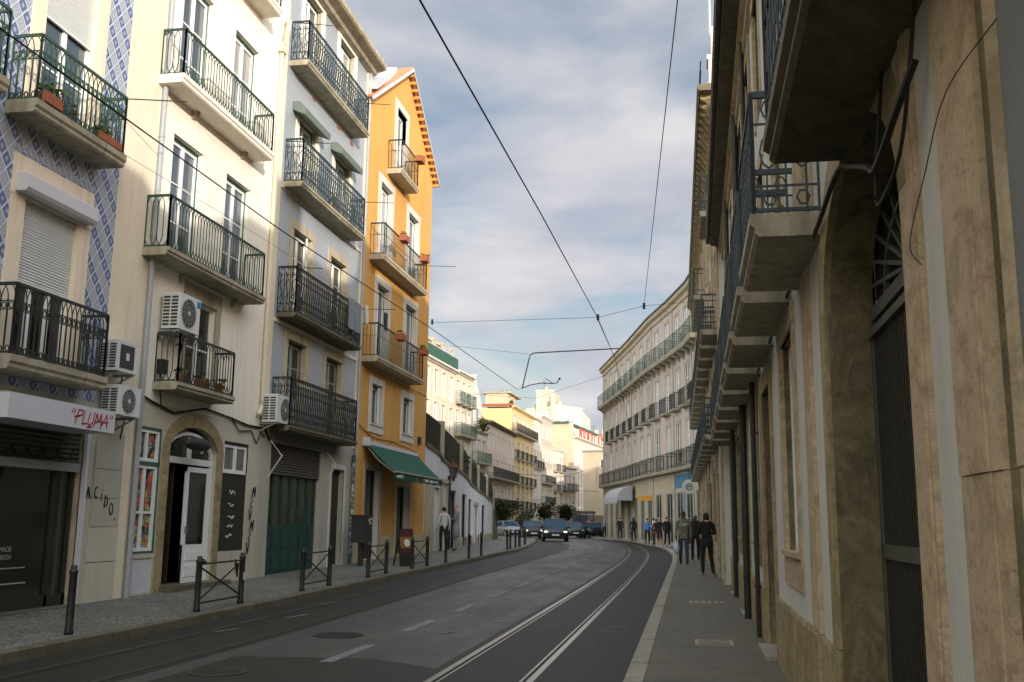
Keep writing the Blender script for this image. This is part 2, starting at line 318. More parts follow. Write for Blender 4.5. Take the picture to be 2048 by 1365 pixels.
def stickerpole():
    b = NB('pole_stickers'); v = b.node('ShaderNodeTexVoronoi', distance='CHEBYCHEV'); v.inputs['Scale'].default_value = 14; b.link(b.obj, v.inputs['Vector'])
    sc_ = b.node('ShaderNodeSeparateColor'); b.link(v.outputs['Color'], sc_.inputs[0])
    a = b.ramp(sc_.outputs[0], [(0.0, srgb(60, 64, 60)), (0.3, srgb(120, 130, 130)), (0.5, srgb(66, 92, 80)), (0.66, srgb(160, 170, 172)), (0.85, srgb(50, 110, 150))], True); b.col(a); b.rough(0.5); done(b, 'pole_stickers')
stickerpole()

# ------------------------------------------------------------------ mesh library
class MB:
    def __init__(s): s.v = []; s.f = []; s.mi = []; s.cur = 0
    def face(s, *pts):
        i = len(s.v); s.v += [tuple(p) for p in pts]; s.f.append(tuple(range(i, i + len(pts)))); s.mi.append(s.cur)
    def raw(s, vs, fs):
        i = len(s.v); s.v += [tuple(p) for p in vs]
        for f in fs: s.f.append(tuple(i + k for k in f)); s.mi.append(s.cur)
    def box(s, x0, x1, y0, y1, z0, z1):
        if x0 > x1: x0, x1 = x1, x0
        if y0 > y1: y0, y1 = y1, y0
        if z0 > z1: z0, z1 = z1, z0
        s.raw([(x0, y0, z0), (x1, y0, z0), (x1, y1, z0), (x0, y1, z0), (x0, y0, z1), (x1, y0, z1), (x1, y1, z1), (x0, y1, z1)],
              [(0, 3, 2, 1), (4, 5, 6, 7), (0, 1, 5, 4), (1, 2, 6, 5), (2, 3, 7, 6), (3, 0, 4, 7)]); return s
    def bar(s, p, q, r=0.01, r2=None):
        p = Vector(p); q = Vector(q); d = q - p
        if d.length < 1e-6: return s
        d.normalize(); a = d.cross(Vector((0, 0, 1))) if abs(d.z) < 0.9 else d.cross(Vector((1, 0, 0)))
        a.normalize(); b = d.cross(a); r2 = r if r2 is None else r2
        vs = [p + a * r + b * r2, p - a * r + b * r2, p - a * r - b * r2, p + a * r - b * r2]; vs += [v + (q - p) for v in vs]
        s.raw(vs, [(0, 3, 2, 1), (4, 5, 6, 7), (0, 1, 5, 4), (1, 2, 6, 5), (2, 3, 7, 6), (3, 0, 4, 7)]); return s
    def path(s, pts, r=0.01):
        for a, b in zip(pts, pts[1:]): s.bar(a, b, r)
        return s
    def tube(s, pts, r=0.01, n=6, cap=True):
        pts = [Vector(p) for p in pts]; rs = r if isinstance(r, (list, tuple)) else [r] * len(pts); vs = []; fs = []
        for i, p in enumerate(pts):
            d = (pts[min(i + 1, len(pts) - 1)] - pts[max(i - 1, 0)]); d.normalize()
            a = d.cross(Vector((0, 0, 1))) if abs(d.z) < 0.95 else d.cross(Vector((0, 1, 0)))
            a.normalize(); b = d.cross(a)
            for k in range(n):
                t = 2 * math.pi * k / n; vs.append(p + a * math.cos(t) * rs[i] + b * math.sin(t) * rs[i])
        for i in range(len(pts) - 1):
            for k in range(n): fs.append((i * n + k, i * n + (k + 1) % n, (i + 1) * n + (k + 1) % n, (i + 1) * n + k))
        if cap: fs.append(tuple(range(n))); fs.append(tuple((len(pts) - 1) * n + k for k in reversed(range(n))))
        s.raw(vs, fs); return s
    def lathe(s, prof, c=(0, 0, 0), n=10):
        vs = []; fs = []
        for r, z in prof:
            for k in range(n): t = 2 * math.pi * k / n; vs.append((c[0] + r * math.cos(t), c[1] + r * math.sin(t), c[2] + z))
        for i in range(len(prof) - 1):
            for k in range(n): fs.append((i * n + k, i * n + (k + 1) % n, (i + 1) * n + (k + 1) % n, (i + 1) * n + k))
        fs.append(tuple(reversed(range(n)))); fs.append(tuple((len(prof) - 1) * n + k for k in range(n)))
        s.raw(vs, fs); return s
    def prism(s, poly, y0, y1):
        """poly in (x,z), extruded along y"""
        n = len(poly); vs = [(x, y0, z) for x, z in poly] + [(x, y1, z) for x, z in poly]
        fs = [tuple(range(n)), tuple(reversed(range(n, 2 * n)))] + [(i, i + n, (i + 1) % n + n, (i + 1) % n) for i in range(n)]
        s.raw(vs, fs); return s
    def prismx(s, poly, x0, x1):
        """poly in (y,z), extruded along x"""
        n = len(poly); vs = [(x0, y, z) for y, z in poly] + [(x1, y, z) for y, z in poly]
        fs = [tuple(range(n)), tuple(reversed(range(n, 2 * n)))] + [(i, i + n, (i + 1) % n + n, (i + 1) % n) for i in range(n)]
        s.raw(vs, fs); return s
    def blob(s, c, rx, ry, rz, n=8, mth=6, jit=0.0):
        vs = []; fs = []
        for i in range(mth + 1):
            ph = math.pi * i / mth
            for k in range(n):
                t = 2 * math.pi * k / n; j = 1 + random.uniform(-jit, jit)
                vs.append((c[0] + rx * j * math.sin(ph) * math.cos(t), c[1] + ry * j * math.sin(ph) * math.sin(t), c[2] + rz * j * math.cos(ph)))
        for i in range(mth):
            for k in range(n): fs.append((i * n + k, (i + 1) * n + k, (i + 1) * n + (k + 1) % n, i * n + (k + 1) % n))
        s.raw(vs, fs); return s
    def mesh(s, name, mats, smooth=False):
        me = bpy.data.meshes.new(name); me.from_pydata(s.v, [], s.f)
        for m_ in (mats if isinstance(mats, (list, tuple)) else [mats]): me.materials.append(MAT[m_])
        me.polygons.foreach_set('material_index', s.mi)
        if smooth: me.polygons.foreach_set('use_smooth', [True] * len(s.f))
        me.update(); return me
    def build(s, name, mats, parent=None, loc=(0, 0, 0), rot=0.0, smooth=False):
        return mko(name, s.mesh(name, mats, smooth), parent, loc, rot)
def mko(name, me, parent=None, loc=(0, 0, 0), rot=0.0):
    o = bpy.data.objects.new(name, me); COL.objects.link(o); o.location = loc; o.rotation_euler = (0, 0, rot)
    if parent: o.parent = parent
    return o
def tag(o, label=None, cat=None, group=None, kind=None):
    if label: o['label'] = label
    if cat: o['category'] = cat
    if group: o['group'] = group
    if kind: o['kind'] = kind
    return o
def empty(name, loc=(0, 0, 0), rot=0.0, **kw):
    o = bpy.data.objects.new(name, None); COL.objects.link(o); o.location = loc; o.rotation_euler = (0, 0, rot); o.empty_display_size = 0.2
    tag(o, **kw); return o
def kids(o): return [c for c in ALLK.get(o.name, [])]
def copy_tree(o, loc=None, rot=None, label=None):
    def rec(a, par):
        c = a.copy(); COL.objects.link(c)
        if par: c.parent = par
        for ch in [k for k in SC.objects if k.parent == a]: rec(ch, c)
        return c
    r = rec(o, None)
    if loc is not None: r.location = loc
    if rot is not None: r.rotation_euler = (0, 0, rot)
    if label: r['label'] = label
    return r

# ------------------------------------------------------------------ text strokes
def text_mesh(txt, size, mat, name, parent=None, loc=(0, 0, 0), rot=(math.pi / 2, 0, 0), ext=0.004, align='LEFT'):
    cu = bpy.data.curves.new(name + '_c', 'FONT'); cu.body = txt; cu.size = size; cu.extrude = ext; cu.align_x = align
    ob = bpy.data.objects.new('tmp_text', cu); COL.objects.link(ob)
    me = bpy.data.meshes.new_from_object(ob.evaluated_get(bpy.context.evaluated_depsgraph_get()))
    COL.objects.unlink(ob); bpy.data.objects.remove(ob); me.materials.clear(); me.materials.append(MAT[mat]); me.name = name
    o = bpy.data.objects.new(name, me); COL.objects.link(o); o.location = loc; o.rotation_euler = rot
    if parent: o.parent = parent
    return o

# ------------------------------------------------------------------ building frame
CACHE = {}
class Bld:
    """x runs to the right along the facade as seen from the street, y into the building, z up"""
    def __init__(s, name, L_, R_, label, cat, Y=None, group=None, z=0.0):
        a = math.atan2(R_[1] - L_[1], R_[0] - L_[0]); s.root = empty(name, (L_[0], L_[1], z), a, label=label, cat=cat, group=group)
        s.rot0 = a; s.L0 = Vector((L_[0], L_[1])); s.fx, s.fy, s.fr = 0.0, 0.0, 0.0; s.len = math.dist(L_, R_); s.op = []; s.yo = Y
    def seg(s, L_, R_):
        a = math.atan2(R_[1] - L_[1], R_[0] - L_[0]); d = Vector(L_) - s.L0; c, n_ = math.cos(-s.rot0), math.sin(-s.rot0)
        s.fx, s.fy, s.fr = d.x * c - d.y * n_, d.x * n_ + d.y * c, a - s.rot0; s.len = math.dist(L_, R_); s.op = []
    def U(s, Y):  # world Y -> local x
        return (Y - s.yo[0]) if s.yo[1] > 0 else (s.yo[0] - Y)
    def put(s, name, me, x=0, y=0, z=0, parent=None):
        if parent: return mko(name, me, parent)
        c, n_ = math.cos(s.fr), math.sin(s.fr)
        return mko(name, me, s.root, (s.fx + x * c - y * n_, s.fy + x * n_ + y * c, z), s.fr)
    def part(s, mb, name, mats, parent=None, smooth=False): return s.put(name, mb.mesh(name, mats, smooth), parent=parent)
    def wall(s, mat, z0, z1, x0=0, x1=None, depth=8.0, rev=0.14, name='wall', revmat=None, sides=True, ops=None, top=True):
        x1 = s.len if x1 is None else x1; ops = [o for o in (s.op if ops is None else ops) if o[3] > z0 and o[2] < z1 and o[1] > x0 and o[0] < x1]
        xs = sorted({x0, x1} | {min(max(v, x0), x1) for o in ops for v in (o[0], o[1])}); zs = sorted({z0, z1} | {min(max(v, z0), z1) for o in ops for v in (o[2], o[3])})
        mb = MB()
        for i in range(len(xs) - 1):
            run = None
            for j in range(len(zs) - 1):
                cx_, cz_ = (xs[i] + xs[i + 1]) / 2, (zs[j] + zs[j + 1]) / 2
                if any(o[0] < cx_ < o[1] and o[2] < cz_ < o[3] for o in ops): continue
                mb.face((xs[i], 0, zs[j]), (xs[i + 1], 0, zs[j]), (xs[i + 1], 0, zs[j + 1]), (xs[i], 0, zs[j + 1]))
        mb.cur = 1
        for o in ops:
            r = o[4] if len(o) > 4 else rev; a, b_, c, d = o[:4]
            mb.face((a, 0, c), (a, 0, d), (a, r, d), (a, r, c)); mb.face((b_, 0, c), (b_, r, c), (b_, r, d), (b_, 0, d))
            mb.face((a, 0, d), (b_, 0, d), (b_, r, d), (a, r, d)); mb.face((a, 0, c), (a, r, c), (b_, r, c), (b_, 0, c))
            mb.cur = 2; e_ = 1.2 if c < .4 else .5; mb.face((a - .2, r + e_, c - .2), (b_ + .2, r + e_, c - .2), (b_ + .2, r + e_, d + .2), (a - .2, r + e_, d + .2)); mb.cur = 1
        mb.cur = 0
        if sides:
            mb.face((x0, 0, z0), (x0, 0, z1), (x0, depth, z1), (x0, depth, z0)); mb.face((x1, 0, z0), (x1, depth, z0), (x1, depth, z1), (x1, 0, z1))
            mb.face((x0, depth, z0), (x0, depth, z1), (x1, depth, z1), (x1, depth, z0))
            if top: mb.face((x0, 0, z1), (x1, 0, z1), (x1, depth, z1), (x0, depth, z1))
        return s.part(mb, name, [mat, revmat or mat, 'black_void'])

    def win(s, x0, x1, z0, z1, rev=0.14, surr=0.15, lint=None, sill=0.0, smat='limestone', leaves=2, bars=2, fmat='white_frame', outer=None, pane='glass', shutter=0.0, shmat='shutter_white', proud=0.035, ajar=False, solid=0.0, head=None, name='window', low=None):
        x0, x1 = min(x0, x1), max(x0, x1); s.op.append((x0, x1, z0, z1, rev)); W, H = round(x1 - x0, 3), round(z1 - z0, 3); lint = surr * 1.15 if lint is None else lint
        key = (W, H, rev, surr, lint, sill, smat, leaves, bars, fmat, outer, pane, shutter, shmat, proud, ajar, solid, head)
        if key not in CACHE:
            f = MB(); y0, y1 = rev - 0.05, rev - 0.005; t = 0.058; o_ = 0.04 if outer else 0.0
            a, b_ = o_, W - o_; top = H - o_ * 1.6
            f.box(a, a + t, y0, y1, 0, top); f.box(b_ - t, b_, y0, y1, 0, top); f.box(a, b_, y0 + .001, y1 - .001, top - t, top); f.box(a, b_, y0 + .001, y1 - .001, 0, t * 1.3)
            if head: f.box(a, b_, y0 - .004, y1, head - t * .7, head + t * .7)
            for k in range(1, leaves): cx_ = a + (b_ - a) * k / leaves; f.box(cx_ - t * .8, cx_ + t * .8, y0 - .008, y1 - .002, 0.002, top - .002)
            gz0 = t + solid; gz1 = top - t
            if solid: f.box(a + t * .5, b_ - t * .5, y0 + .01, y1 - .003, t, solid + t)
            for k in range(1, bars + 1): zz = gz0 + (gz1 - gz0) * k / (bars + 1); f.box(a + t * .4, b_ - t * .4, y0 + .012, y1 - .003, zz - .016, zz + .016)
            if ajar:
                c, n_ = math.cos(0.5), math.sin(0.5); wl = (b_ - a) * .46
                for (p, q) in (((0, .02), (wl, .02)), ((0, top - .1), (wl, top - .1))): f.bar((b_ - t + -p[0] * c, y0 - p[0] * n_, p[1] + .05), (b_ - t - q[0] * c, y0 - q[0] * n_, q[1] + .05), 0.02)
                for p in (0.0, wl): f.bar((b_ - t - p * c, y0 - p * n_, .06), (b_ - t - p * c, y0 - p * n_, top - .05), 0.02)
            g = MB(); g.box(a + t * .5, b_ - t * .5, rev - .022, rev - .012, t * .5, top - t * .5)
            ms = {'frame': f.mesh(name, fmat), 'pane': g.mesh('pane', pane)}
            if outer:
                e = MB(); e.box(0, o_, y0 - .012, y1 + .002, 0, H); e.box(W - o_, W, y0 - .012, y1 + .002, 0, H); e.box(0, W, y0 - .0125, y1, H - o_ * 1.6, H - .001); ms['outer_frame'] = e.mesh('outer_frame', outer)
            if surr:
                e = MB(); e.box(-surr, 0.002, -proud, .02, -sill, H + .001); e.box(W - .002, W + surr, -proud, .02, -sill, H + .001); e.box(-surr - .012, W + surr + .012, -proud - .006, .02, H, H + lint)
                if sill: e.box(0.002, W - .002, -proud, .02, -sill, 0.0); e.box(-surr * .6, W + surr * .6, -proud - .03, rev * .5, -.03, .012)
                ms['surround'] = e.mesh('surround', smat)
            if shutter:
                e = MB(); zz = H - o_; end = H * (1 - shutter); 
                while zz > end: e.prismx([(rev - .075, zz), (rev - .09, zz - .018), (rev - .075, zz - .042), (rev - .06, zz - .042), (rev - .06, zz)], .012, W - .012); zz -= .044
                e.box(.01, W - .01, rev - .095, rev - .055, zz - .03, zz + .004); ms['shutter'] = e.mesh('shutter', shmat)
            CACHE[key] = ms
        ms = CACHE[key]; o = s.put(name, ms['frame'], x0, 0, z0)
        for k_ in ms:
            if k_ != 'frame': mko(k_, ms[k_], o)
        return o

    def balcony(s, x0, x1, z, proj=0.5, t=0.16, rh=1.0, style='arch', smat='slab', rmat='iron_green', inset=0.05, name='balcony', y0=0.0, rot_=None):
        x0, x1 = min(x0, x1), max(x0, x1); W = round(x1 - x0, 3); key = ('bal', W, proj, t, rh, style, smat, rmat, inset)
        if key not in CACHE:
            sl = MB(); p = -proj
            sl.prismx([(0, 0), (p, 0), (p, -t * .45), (p + .03, -t * .62), (p + .03, -t * .85), (p + .055, -t), (0, -t)], 0, W)
            rl = MB(); q = -proj + inset
            panel(rl, (inset, q), (W - inset, q), 0.03, rh, style); panel(rl, (inset, 0), (inset, q), 0.03, rh, style); panel(rl, (W - inset, q), (W - inset, 0), 0.03, rh, style)
            CACHE[key] = (sl.mesh('balcony', smat), rl.mesh('railing', rmat))
        a, b_ = CACHE[key]; o = s.put(name, a, x0, y0, z); mko('railing', b_, o); return o

def panel(mb, p0, p1, z0, rh, style):
    """iron railing panel from plan point p0 to p1"""
    p0 = Vector(p0); p1 = Vector(p1); L_ = (p1 - p0).length; d = (p1 - p0).normalized()
    P = lambda s_, z_: (p0.x + d.x * s_, p0.y + d.y * s_, z_)
    zt = z0 + rh
    mb.bar(P(0, zt), P(L_, zt), 0.014, 0.022); mb.bar(P(0, z0), P(L_, z0), 0.01, 0.012)
    for e in (0, L_): mb.bar(P(e, -.01), P(e, zt), 0.014)
    if style == 'lines':   # green horizontal rails of the far house
        for k in range(1, 6): mb.bar(P(0, z0 + rh * k / 6), P(L_, z0 + rh * k / 6), 0.012)
        n = max(1, int(L_ / .5))
        for k in range(1, n): mb.bar(P(L_ * k / n, z0), P(L_ * k / n, zt), 0.012)
        return
    if style in ('far', 'wide'):
        n = max(2, round(L_ / (.13 if style == 'far' else .24)))
        for k in range(1, n): mb.bar(P(L_ * k / n, z0), P(L_ * k / n, zt), 0.009)
        mb.bar(P(0, z0 + rh * .82), P(L_, z0 + rh * .82), .012); mb.bar(P(0, z0 + rh * .18), P(L_, z0 + rh * .18), .012); return
    if style == 'panel':
        n = max(2, round(L_ / .16))
        for k in range(n): mb.bar(P(L_ * (k + .5) / n, z0), P(L_ * (k + .5) / n, zt), .03, .012)
        return
    sp = 0.115; n = max(2, round(L_ / sp)); sp = L_ / n
    if style in ('arch', 'arch_hi'):
        ah = 0.2 if style == 'arch' else 0.24
        for k in range(1, n): 
            mb.bar(P(k * sp, z0 + (ah * .8 if style == 'arch' else 0)), P(k * sp, zt - ah * .9), 0.006 if style == 'arch' else 0.009)
        for k in range(0, n - 1):
            pts = [(k * sp + sp + sp * math.cos(a), ah * math.sin(a)) for a in [math.pi * j / 8 for j in range(9)]]
            mb.path([P(x, zt - ah + z) for x, z in pts], 0.0055)
            if style == 'arch': mb.path([P(x, z0 + ah - z) for x, z in pts], 0.0065)
        if style == 'arch_hi':
            mb.bar(P(0, zt - ah), P(L_, zt - ah), .007)
            mb.bar(P(0, zt - ah - .12), P(L_, zt - ah - .12), .007)
            for k in range(n):
                cx_ = (k + .5) * sp
                mb.path([P(cx_ + .035 * math.cos(a), zt - ah - .06 + .045 * math.sin(a)) for a in [2 * math.pi * j / 7 for j in range(8)]], 0.006)
                mb.path([P(cx_ + .03 * math.cos(a), z0 + .05 + .045 * math.sin(a)) for a in [2 * math.pi * j / 6 for j in range(7)]], 0.006)
        return
    if style == 'scroll':
        sp = 0.15; n = max(2, round(L_ / sp)); sp = L_ / n
        mb.bar(P(0, zt - .2), P(L_, zt - .2), .008); mb.bar(P(0, z0 + .2), P(L_, z0 + .2), .008)
        for k in range(n):
            c = (k + .5) * sp; 
            if k: mb.bar(P(k * sp, z0), P(k * sp, zt), .0075)
            for sg in (1, -1):
                mb.path([P(c + sg * .02 + .035 * math.cos(a) * (1 - j * .08), zt - .1 + sg * .045 + .045 * math.sin(a) * (1 - j * .08)) for j, a in enumerate([sg * 4.5 * i_ / 7 for i_ in range(8)])], .008)
                mb.path([P(c + sg * .02 + .035 * math.cos(a), z0 + .1 + sg * .045 + .045 * math.sin(a)) for a in [sg * 4.5 * i_ / 6 for i_ in range(7)]], .008)
            mb.path([P(c + .03 * math.sin(a * 2), z0 + .2 + (rh - .4) * a / math.pi) for a in [math.pi * j / 8 for j in range(9)]], .0085)
            mb.bar(P(c - .05, z0 + .3), P(c + .05, z0 + .45), .007); mb.bar(P(c + .05, zt - .3), P(c - .05, zt - .42), .007)
        return
    if style == 'plain':
        mb.bar(P(0, z0 + rh * .62), P(L_, z0 + rh * .62), .006)
        for k in range(1, n): mb.bar(P(k * sp, z0), P(k * sp, zt), 0.0065)
        return
    if style == 'circle':
        sp = .17; n = max(2, round(L_ / sp)); sp = L_ / n
        mb.bar(P(0, zt - .2), P(L_, zt - .2), .0065); mb.bar(P(0, z0 + .16), P(L_, z0 + .16), .0065)
        for k in range(n):
            c = (k + .5) * sp
            if k: mb.bar(P(k * sp, z0), P(k * sp, zt), .0065)
            mb.path([P(c + .055 * math.cos(a), (z0 + zt) / 2 + .11 * math.sin(a)) for a in [2 * math.pi * j / 8 for j in range(9)]], .0055)
            mb.path([P(c + .04 * math.cos(a), z0 + .08 + .05 * math.sin(a)) for a in [2 * math.pi * j / 6 for j in range(7)]], .0055)
            mb.path([P(c + .04 * math.cos(a), zt - .1 + .06 * math.sin(a)) for a in [2 * math.pi * j / 6 for j in range(7)]], .0055)
        return
def interp(x, xs, ys):
    if x <= xs[0]: return ys[0]
    for i in range(len(xs) - 1):
        if x <= xs[i + 1]: return ys[i] + (ys[i + 1] - ys[i]) * (x - xs[i]) / (xs[i + 1] - xs[i])
    return ys[-1]
def E(X, Y):
    a = interp(Y, [12, 16, 20, 25, 33, 40, 50, 60, 74, 100], [0, .03, .07, .13, .2, .25, .25, .2, .13, .1]); t = min(1, max(0, (-X - 2.4) / 2.9)); return a * t * t * (3 - 2 * t)

# ------------------------------------------------------------------ ground, road, pavements, rails
KLY = [-25, 33, 42.7, 50, 57.6, 65, 71.9, 80, 90, 105, 125, 150]; KLX = [-6.82, -6.85, -7.02, -7.72, -8.66, -9.6, -10.55, -12, -14, -16.0, -17.8, -18.2]
KRY = [-25, 40, 46.5, 53.3, 60, 65, 70.9, 78, 84, 91, 105, 125, 150]; KRX = [-.6, -.6, -.69, -.92, -1.3, -1.73, -2.57, -4.0, -5.9, -8.2, -10.6, -12.2, -12.6]
TWY = [-25, 35.6, 42, 46, 50.9, 60, 66, 74.4, 85, 100]; TWX = [-9.4, -9.4, -9.62, -10.1, -10.96, -12.0, -12.7, -13.9, -15.8, -19]
def sm(Y, ys, xs):  # smoothed interpolation
    return (interp(Y - 2, ys, xs) + 2 * interp(Y, ys, xs) + interp(Y + 2, ys, xs)) / 4
KL = lambda Y: sm(Y, KLY, KLX)
KR = lambda Y: sm(Y, KRY, KRX)
TW = lambda Y: sm(Y, TWY, TWX) if Y > 38 else -9.4
PKY = [-25, 50, 56, 59.6, 64.6, 70.4, 79.3, 94, 110]; PKX = [.86, .8, .7, .45, -.72, -2.25, -4.18, -7.6, -9.5]
PK = lambda Y: interp(Y, PKY, PKX)
rows = [-25 + i * 1.0 for i in range(176)]
def strip(name, fa, fb, nx, z, mat, rows=rows, kind='structure', wall0=None):
    mb = MB(); vs = []; fs = []
    for Y in rows:
        a, b = fa(Y), fb(Y)
        for i in range(nx + 1):
            X = a + (b - a) * i / nx; vs.append((X, Y, E(X, Y) + (z(X, Y) if callable(z) else z)))
    n = nx + 1
    for j in range(len(rows) - 1):
        for i in range(nx): fs.append((j * n + i, j * n + i + 1, (j + 1) * n + i + 1, (j + 1) * n + i))
    mb.raw(vs, fs); o = mb.build(name, mat); tag(o, kind=kind); return o
g = MB(); g.face((-700, -700, -0.12), (700, -700, -0.12), (700, 900, -0.12), (-700, 900, -0.12)); tag(g.build('ground', 'paving'), kind='structure')
strip('road', KL, KR, 14, 0.0, 'asphalt')
strip('pavement_left', lambda Y: TW(Y) - .3, lambda Y: KL(Y) - .12, 4, 0.122, 'calcada')
strip('pavement_right', lambda Y: KR(Y) + .17, lambda Y: PK(Y) + .6, 3, 0.122, 'paving')
def kerb(name, f, w, mat, sgn):
    mb = MB(); Y = -24.0
    while Y < 140:
        L_ = random.uniform(.85, 1.25); a, b = Y + .006, Y + L_ - .006; x0, x1 = f(a), f(b); h = .127 + random.uniform(-.004, .004)
        vs = []
        for (X, YY) in ((x0, a), (x1, b)):
            e = E(X, YY); vs += [(X, YY, e - .02), (X - sgn * .012, YY, e + h - .02), (X - sgn * .03, YY, e + h), (X - sgn * w, YY, e + h), (X - sgn * w, YY, e)]
        fs = [(i, i + 1, i + 6, i + 5) for i in range(4)] + [(0, 1, 2, 3, 4), (9, 8, 7, 6, 5)]
        mb.raw(vs, fs); Y += L_
    tag(mb.build(name, mat), kind='structure')
kerb('kerb_left', KL, .14, 'kerbstone', 1)
kerb('kerb_right', KR, .19, 'kerb_light', -1)
# tram tracks: 900 mm gauge, asphalt infill bands and grooved rails
LRY = [-25, 33.6, 42, 50, 55, 63.5, 73, 82, 95]; LRX = [-5.35, -5.35, -5.43, -5.95, -6.43, -7.58, -9.5, -12, -16]
RRY = [-25, 25, 33.6, 42, 48.4, 55, 61.6, 68, 73, 80, 90]; RRX = [-1.5, -1.5, -1.55, -1.66, -1.85, -2.15, -2.65, -3.35, -4.2, -5.8, -8.8]
LR = lambda Y: sm(Y, LRY, LRX); RR = lambda Y: sm(Y, RRY, RRX)
r2 = [-25 + i for i in range(115)]
strip('track_bed_left', lambda Y: KL(Y) + .02, lambda Y: LR(Y) + .16, 6, 0.004, 'asphalt_track', r2)
strip('track_bed_right', lambda Y: RR(Y) - 1.06, lambda Y: KR(Y) - .02, 6, 0.004, 'asphalt_track', r2)
def rail(f, off, label, side, mat='steel'):
    mb = MB(); 
    for mi, (a, b, z) in enumerate(((-.045, .022, .010), (.024, .058, .0065), (.06, .085, .009))):
        mb.cur = (0, 1, 0)[mi]
        if side < 0: a, b = -b, -a
        vs = []; fs = []
        for Y in r2:
            X = f(Y) + off
            vs += [(X + a, Y, E(X, Y) + z), (X + b, Y, E(X, Y) + z)]
        for j in range(len(r2) - 1): fs.append((2 * j, 2 * j + 1, 2 * j + 3, 2 * j + 2))
        mb.raw(vs, fs)
    tag(mb.build('tram_rail', [mat, 'groove']), label, 'tram rail', 'tram rails set in the road')
rail(RR, 0, 'polished steel tram rail nearest the right-hand kerb', -1)
rail(RR, -.9, 'polished steel tram rail just right of the dashed centre line', 1)
rail(LR, 0, 'tram rail just left of the dashed centre line, darkened for its missing sky reflection', -1, 'steel_no_glint')
rail(LR, -.92, 'tram rail nearest the left-hand kerb, darkened for its missing sky reflection', 1, 'steel_no_glint')
# faded dashed centre line
plaster('road_paint', srgb(118, 121, 118), 0.8, 0.3, 0.7, stain=srgb(76, 78, 76))
mb = MB(); Y = 4.4
while Y < 82:
    L_ = 1.55; cx = lambda y: interp(y, [0, 30, 40, 48, 55, 62, 70, 82], [-3.8, -3.78, -3.85, -4.15, -4.6, -5.4, -6.9, -9.8])
    ys = [Y + L_ * i / 4 for i in range(5)]
    for a, b in zip(ys, ys[1:]): mb.face(*[(cx(y) + o_, y, E(cx(y), y) + .0045) for y, o_ in ((a, -.075), (a, .075), (b, .075), (b, -.075))])
    Y += 3.05
tag(mb.build('road_marking', 'road_paint'), kind='structure')
# utility marks sprayed on the asphalt
mb = MB()
for (x, y, l, a) in ((-2.75, 15.2, .45, .2), (-3.0, 16.6, .4, 1.4), (-2.85, 16.2, .5, .1), (-2.55, 16.9, .45, -.2), (-1.0, 15.1, .25, .3), (-1.1, 14.4, .2, 0), (-1.95, 14.6, .25, .1), (-1.0, 22.6, .35, 0), (-1.2, 12.9, .12, .5), (-6.1, 13.0, .5, 1.3), (-6.2, 17.2, .6, 1.4), (-5.9, 15.0, .7, 1.45), (-2.7, 20, .2, .4), (-3.2, 13.6, .3, 1.2)):
    c, s_ = math.cos(a) * l / 2, math.sin(a) * l / 2; nx, ny = -math.sin(a) * .025, math.cos(a) * .025; e = E(x, y) + .0085
    mb.face((x - c - nx, y - s_ - ny, e), (x + c - nx, y + s_ - ny, e), (x + c + nx, y + s_ + ny, e), (x - c + nx, y - s_ + ny, e))
tag(mb.build('spray_marks', 'road_paint'), kind='structure')
# repair patch of newer asphalt across the near lane
mb = MB(); mb.face((-4.9, 8.6, .0022), (-2.5, 8.3, .0022), (-2.5, 10.3, .0022), (-3.4, 10.9, .0022), (-4.9, 10.7, .0022)); tag(mb.build('asphalt_repair', 'asphalt_track'), kind='structure')
def manhole(x, y, r, label):
    root = empty('manhole_cover', (x, y, E(x, y) + .001), label=label, cat='manhole cover')
    mb = MB(); mb.lathe([(r, 0), (r, .009), (r - .03, .009), (r - .03, .004)], n=28); mb.build('rim', 'iron_dark', root)
    mb = MB(); mb.lathe([(r - .035, 0), (r - .035, .0075)], n=28)
    for k in range(-4, 5):
        hw = math.sqrt(max(0, (r - .06) ** 2 - (k * .055) ** 2)); mb.box(-hw, hw, k * .055 - .009, k * .055 + .009, .007, .0105)
    mb.build('lid', 'iron_black', root)
manhole(-4.5, 12.9, .33, 'round iron manhole cover in the left lane of the road')
manhole(-4.55, 9.55, .28, 'worn round manhole cover at the bottom edge of the road')
mb = MB(); mb.box(-.22, .22, -.3, .3, 0, .004); mb.cur = 1
for k in range(5): mb.box(-.18, .18, -.25 + k * .11, -.2 + k * .11, .003, .006)
o = mb.build('drain_cover', ['kerb_light', 'slab_dark'], None, (.28, 12.3, .124)); tag(o, 'pale rectangular service cover in the right pavement near the doorway', 'drain cover')
o = mko('drain_cover', o.data, None, (.3, 18.6, .124), 1.57); tag(o, 'darker service cover farther along the right pavement', 'drain cover')

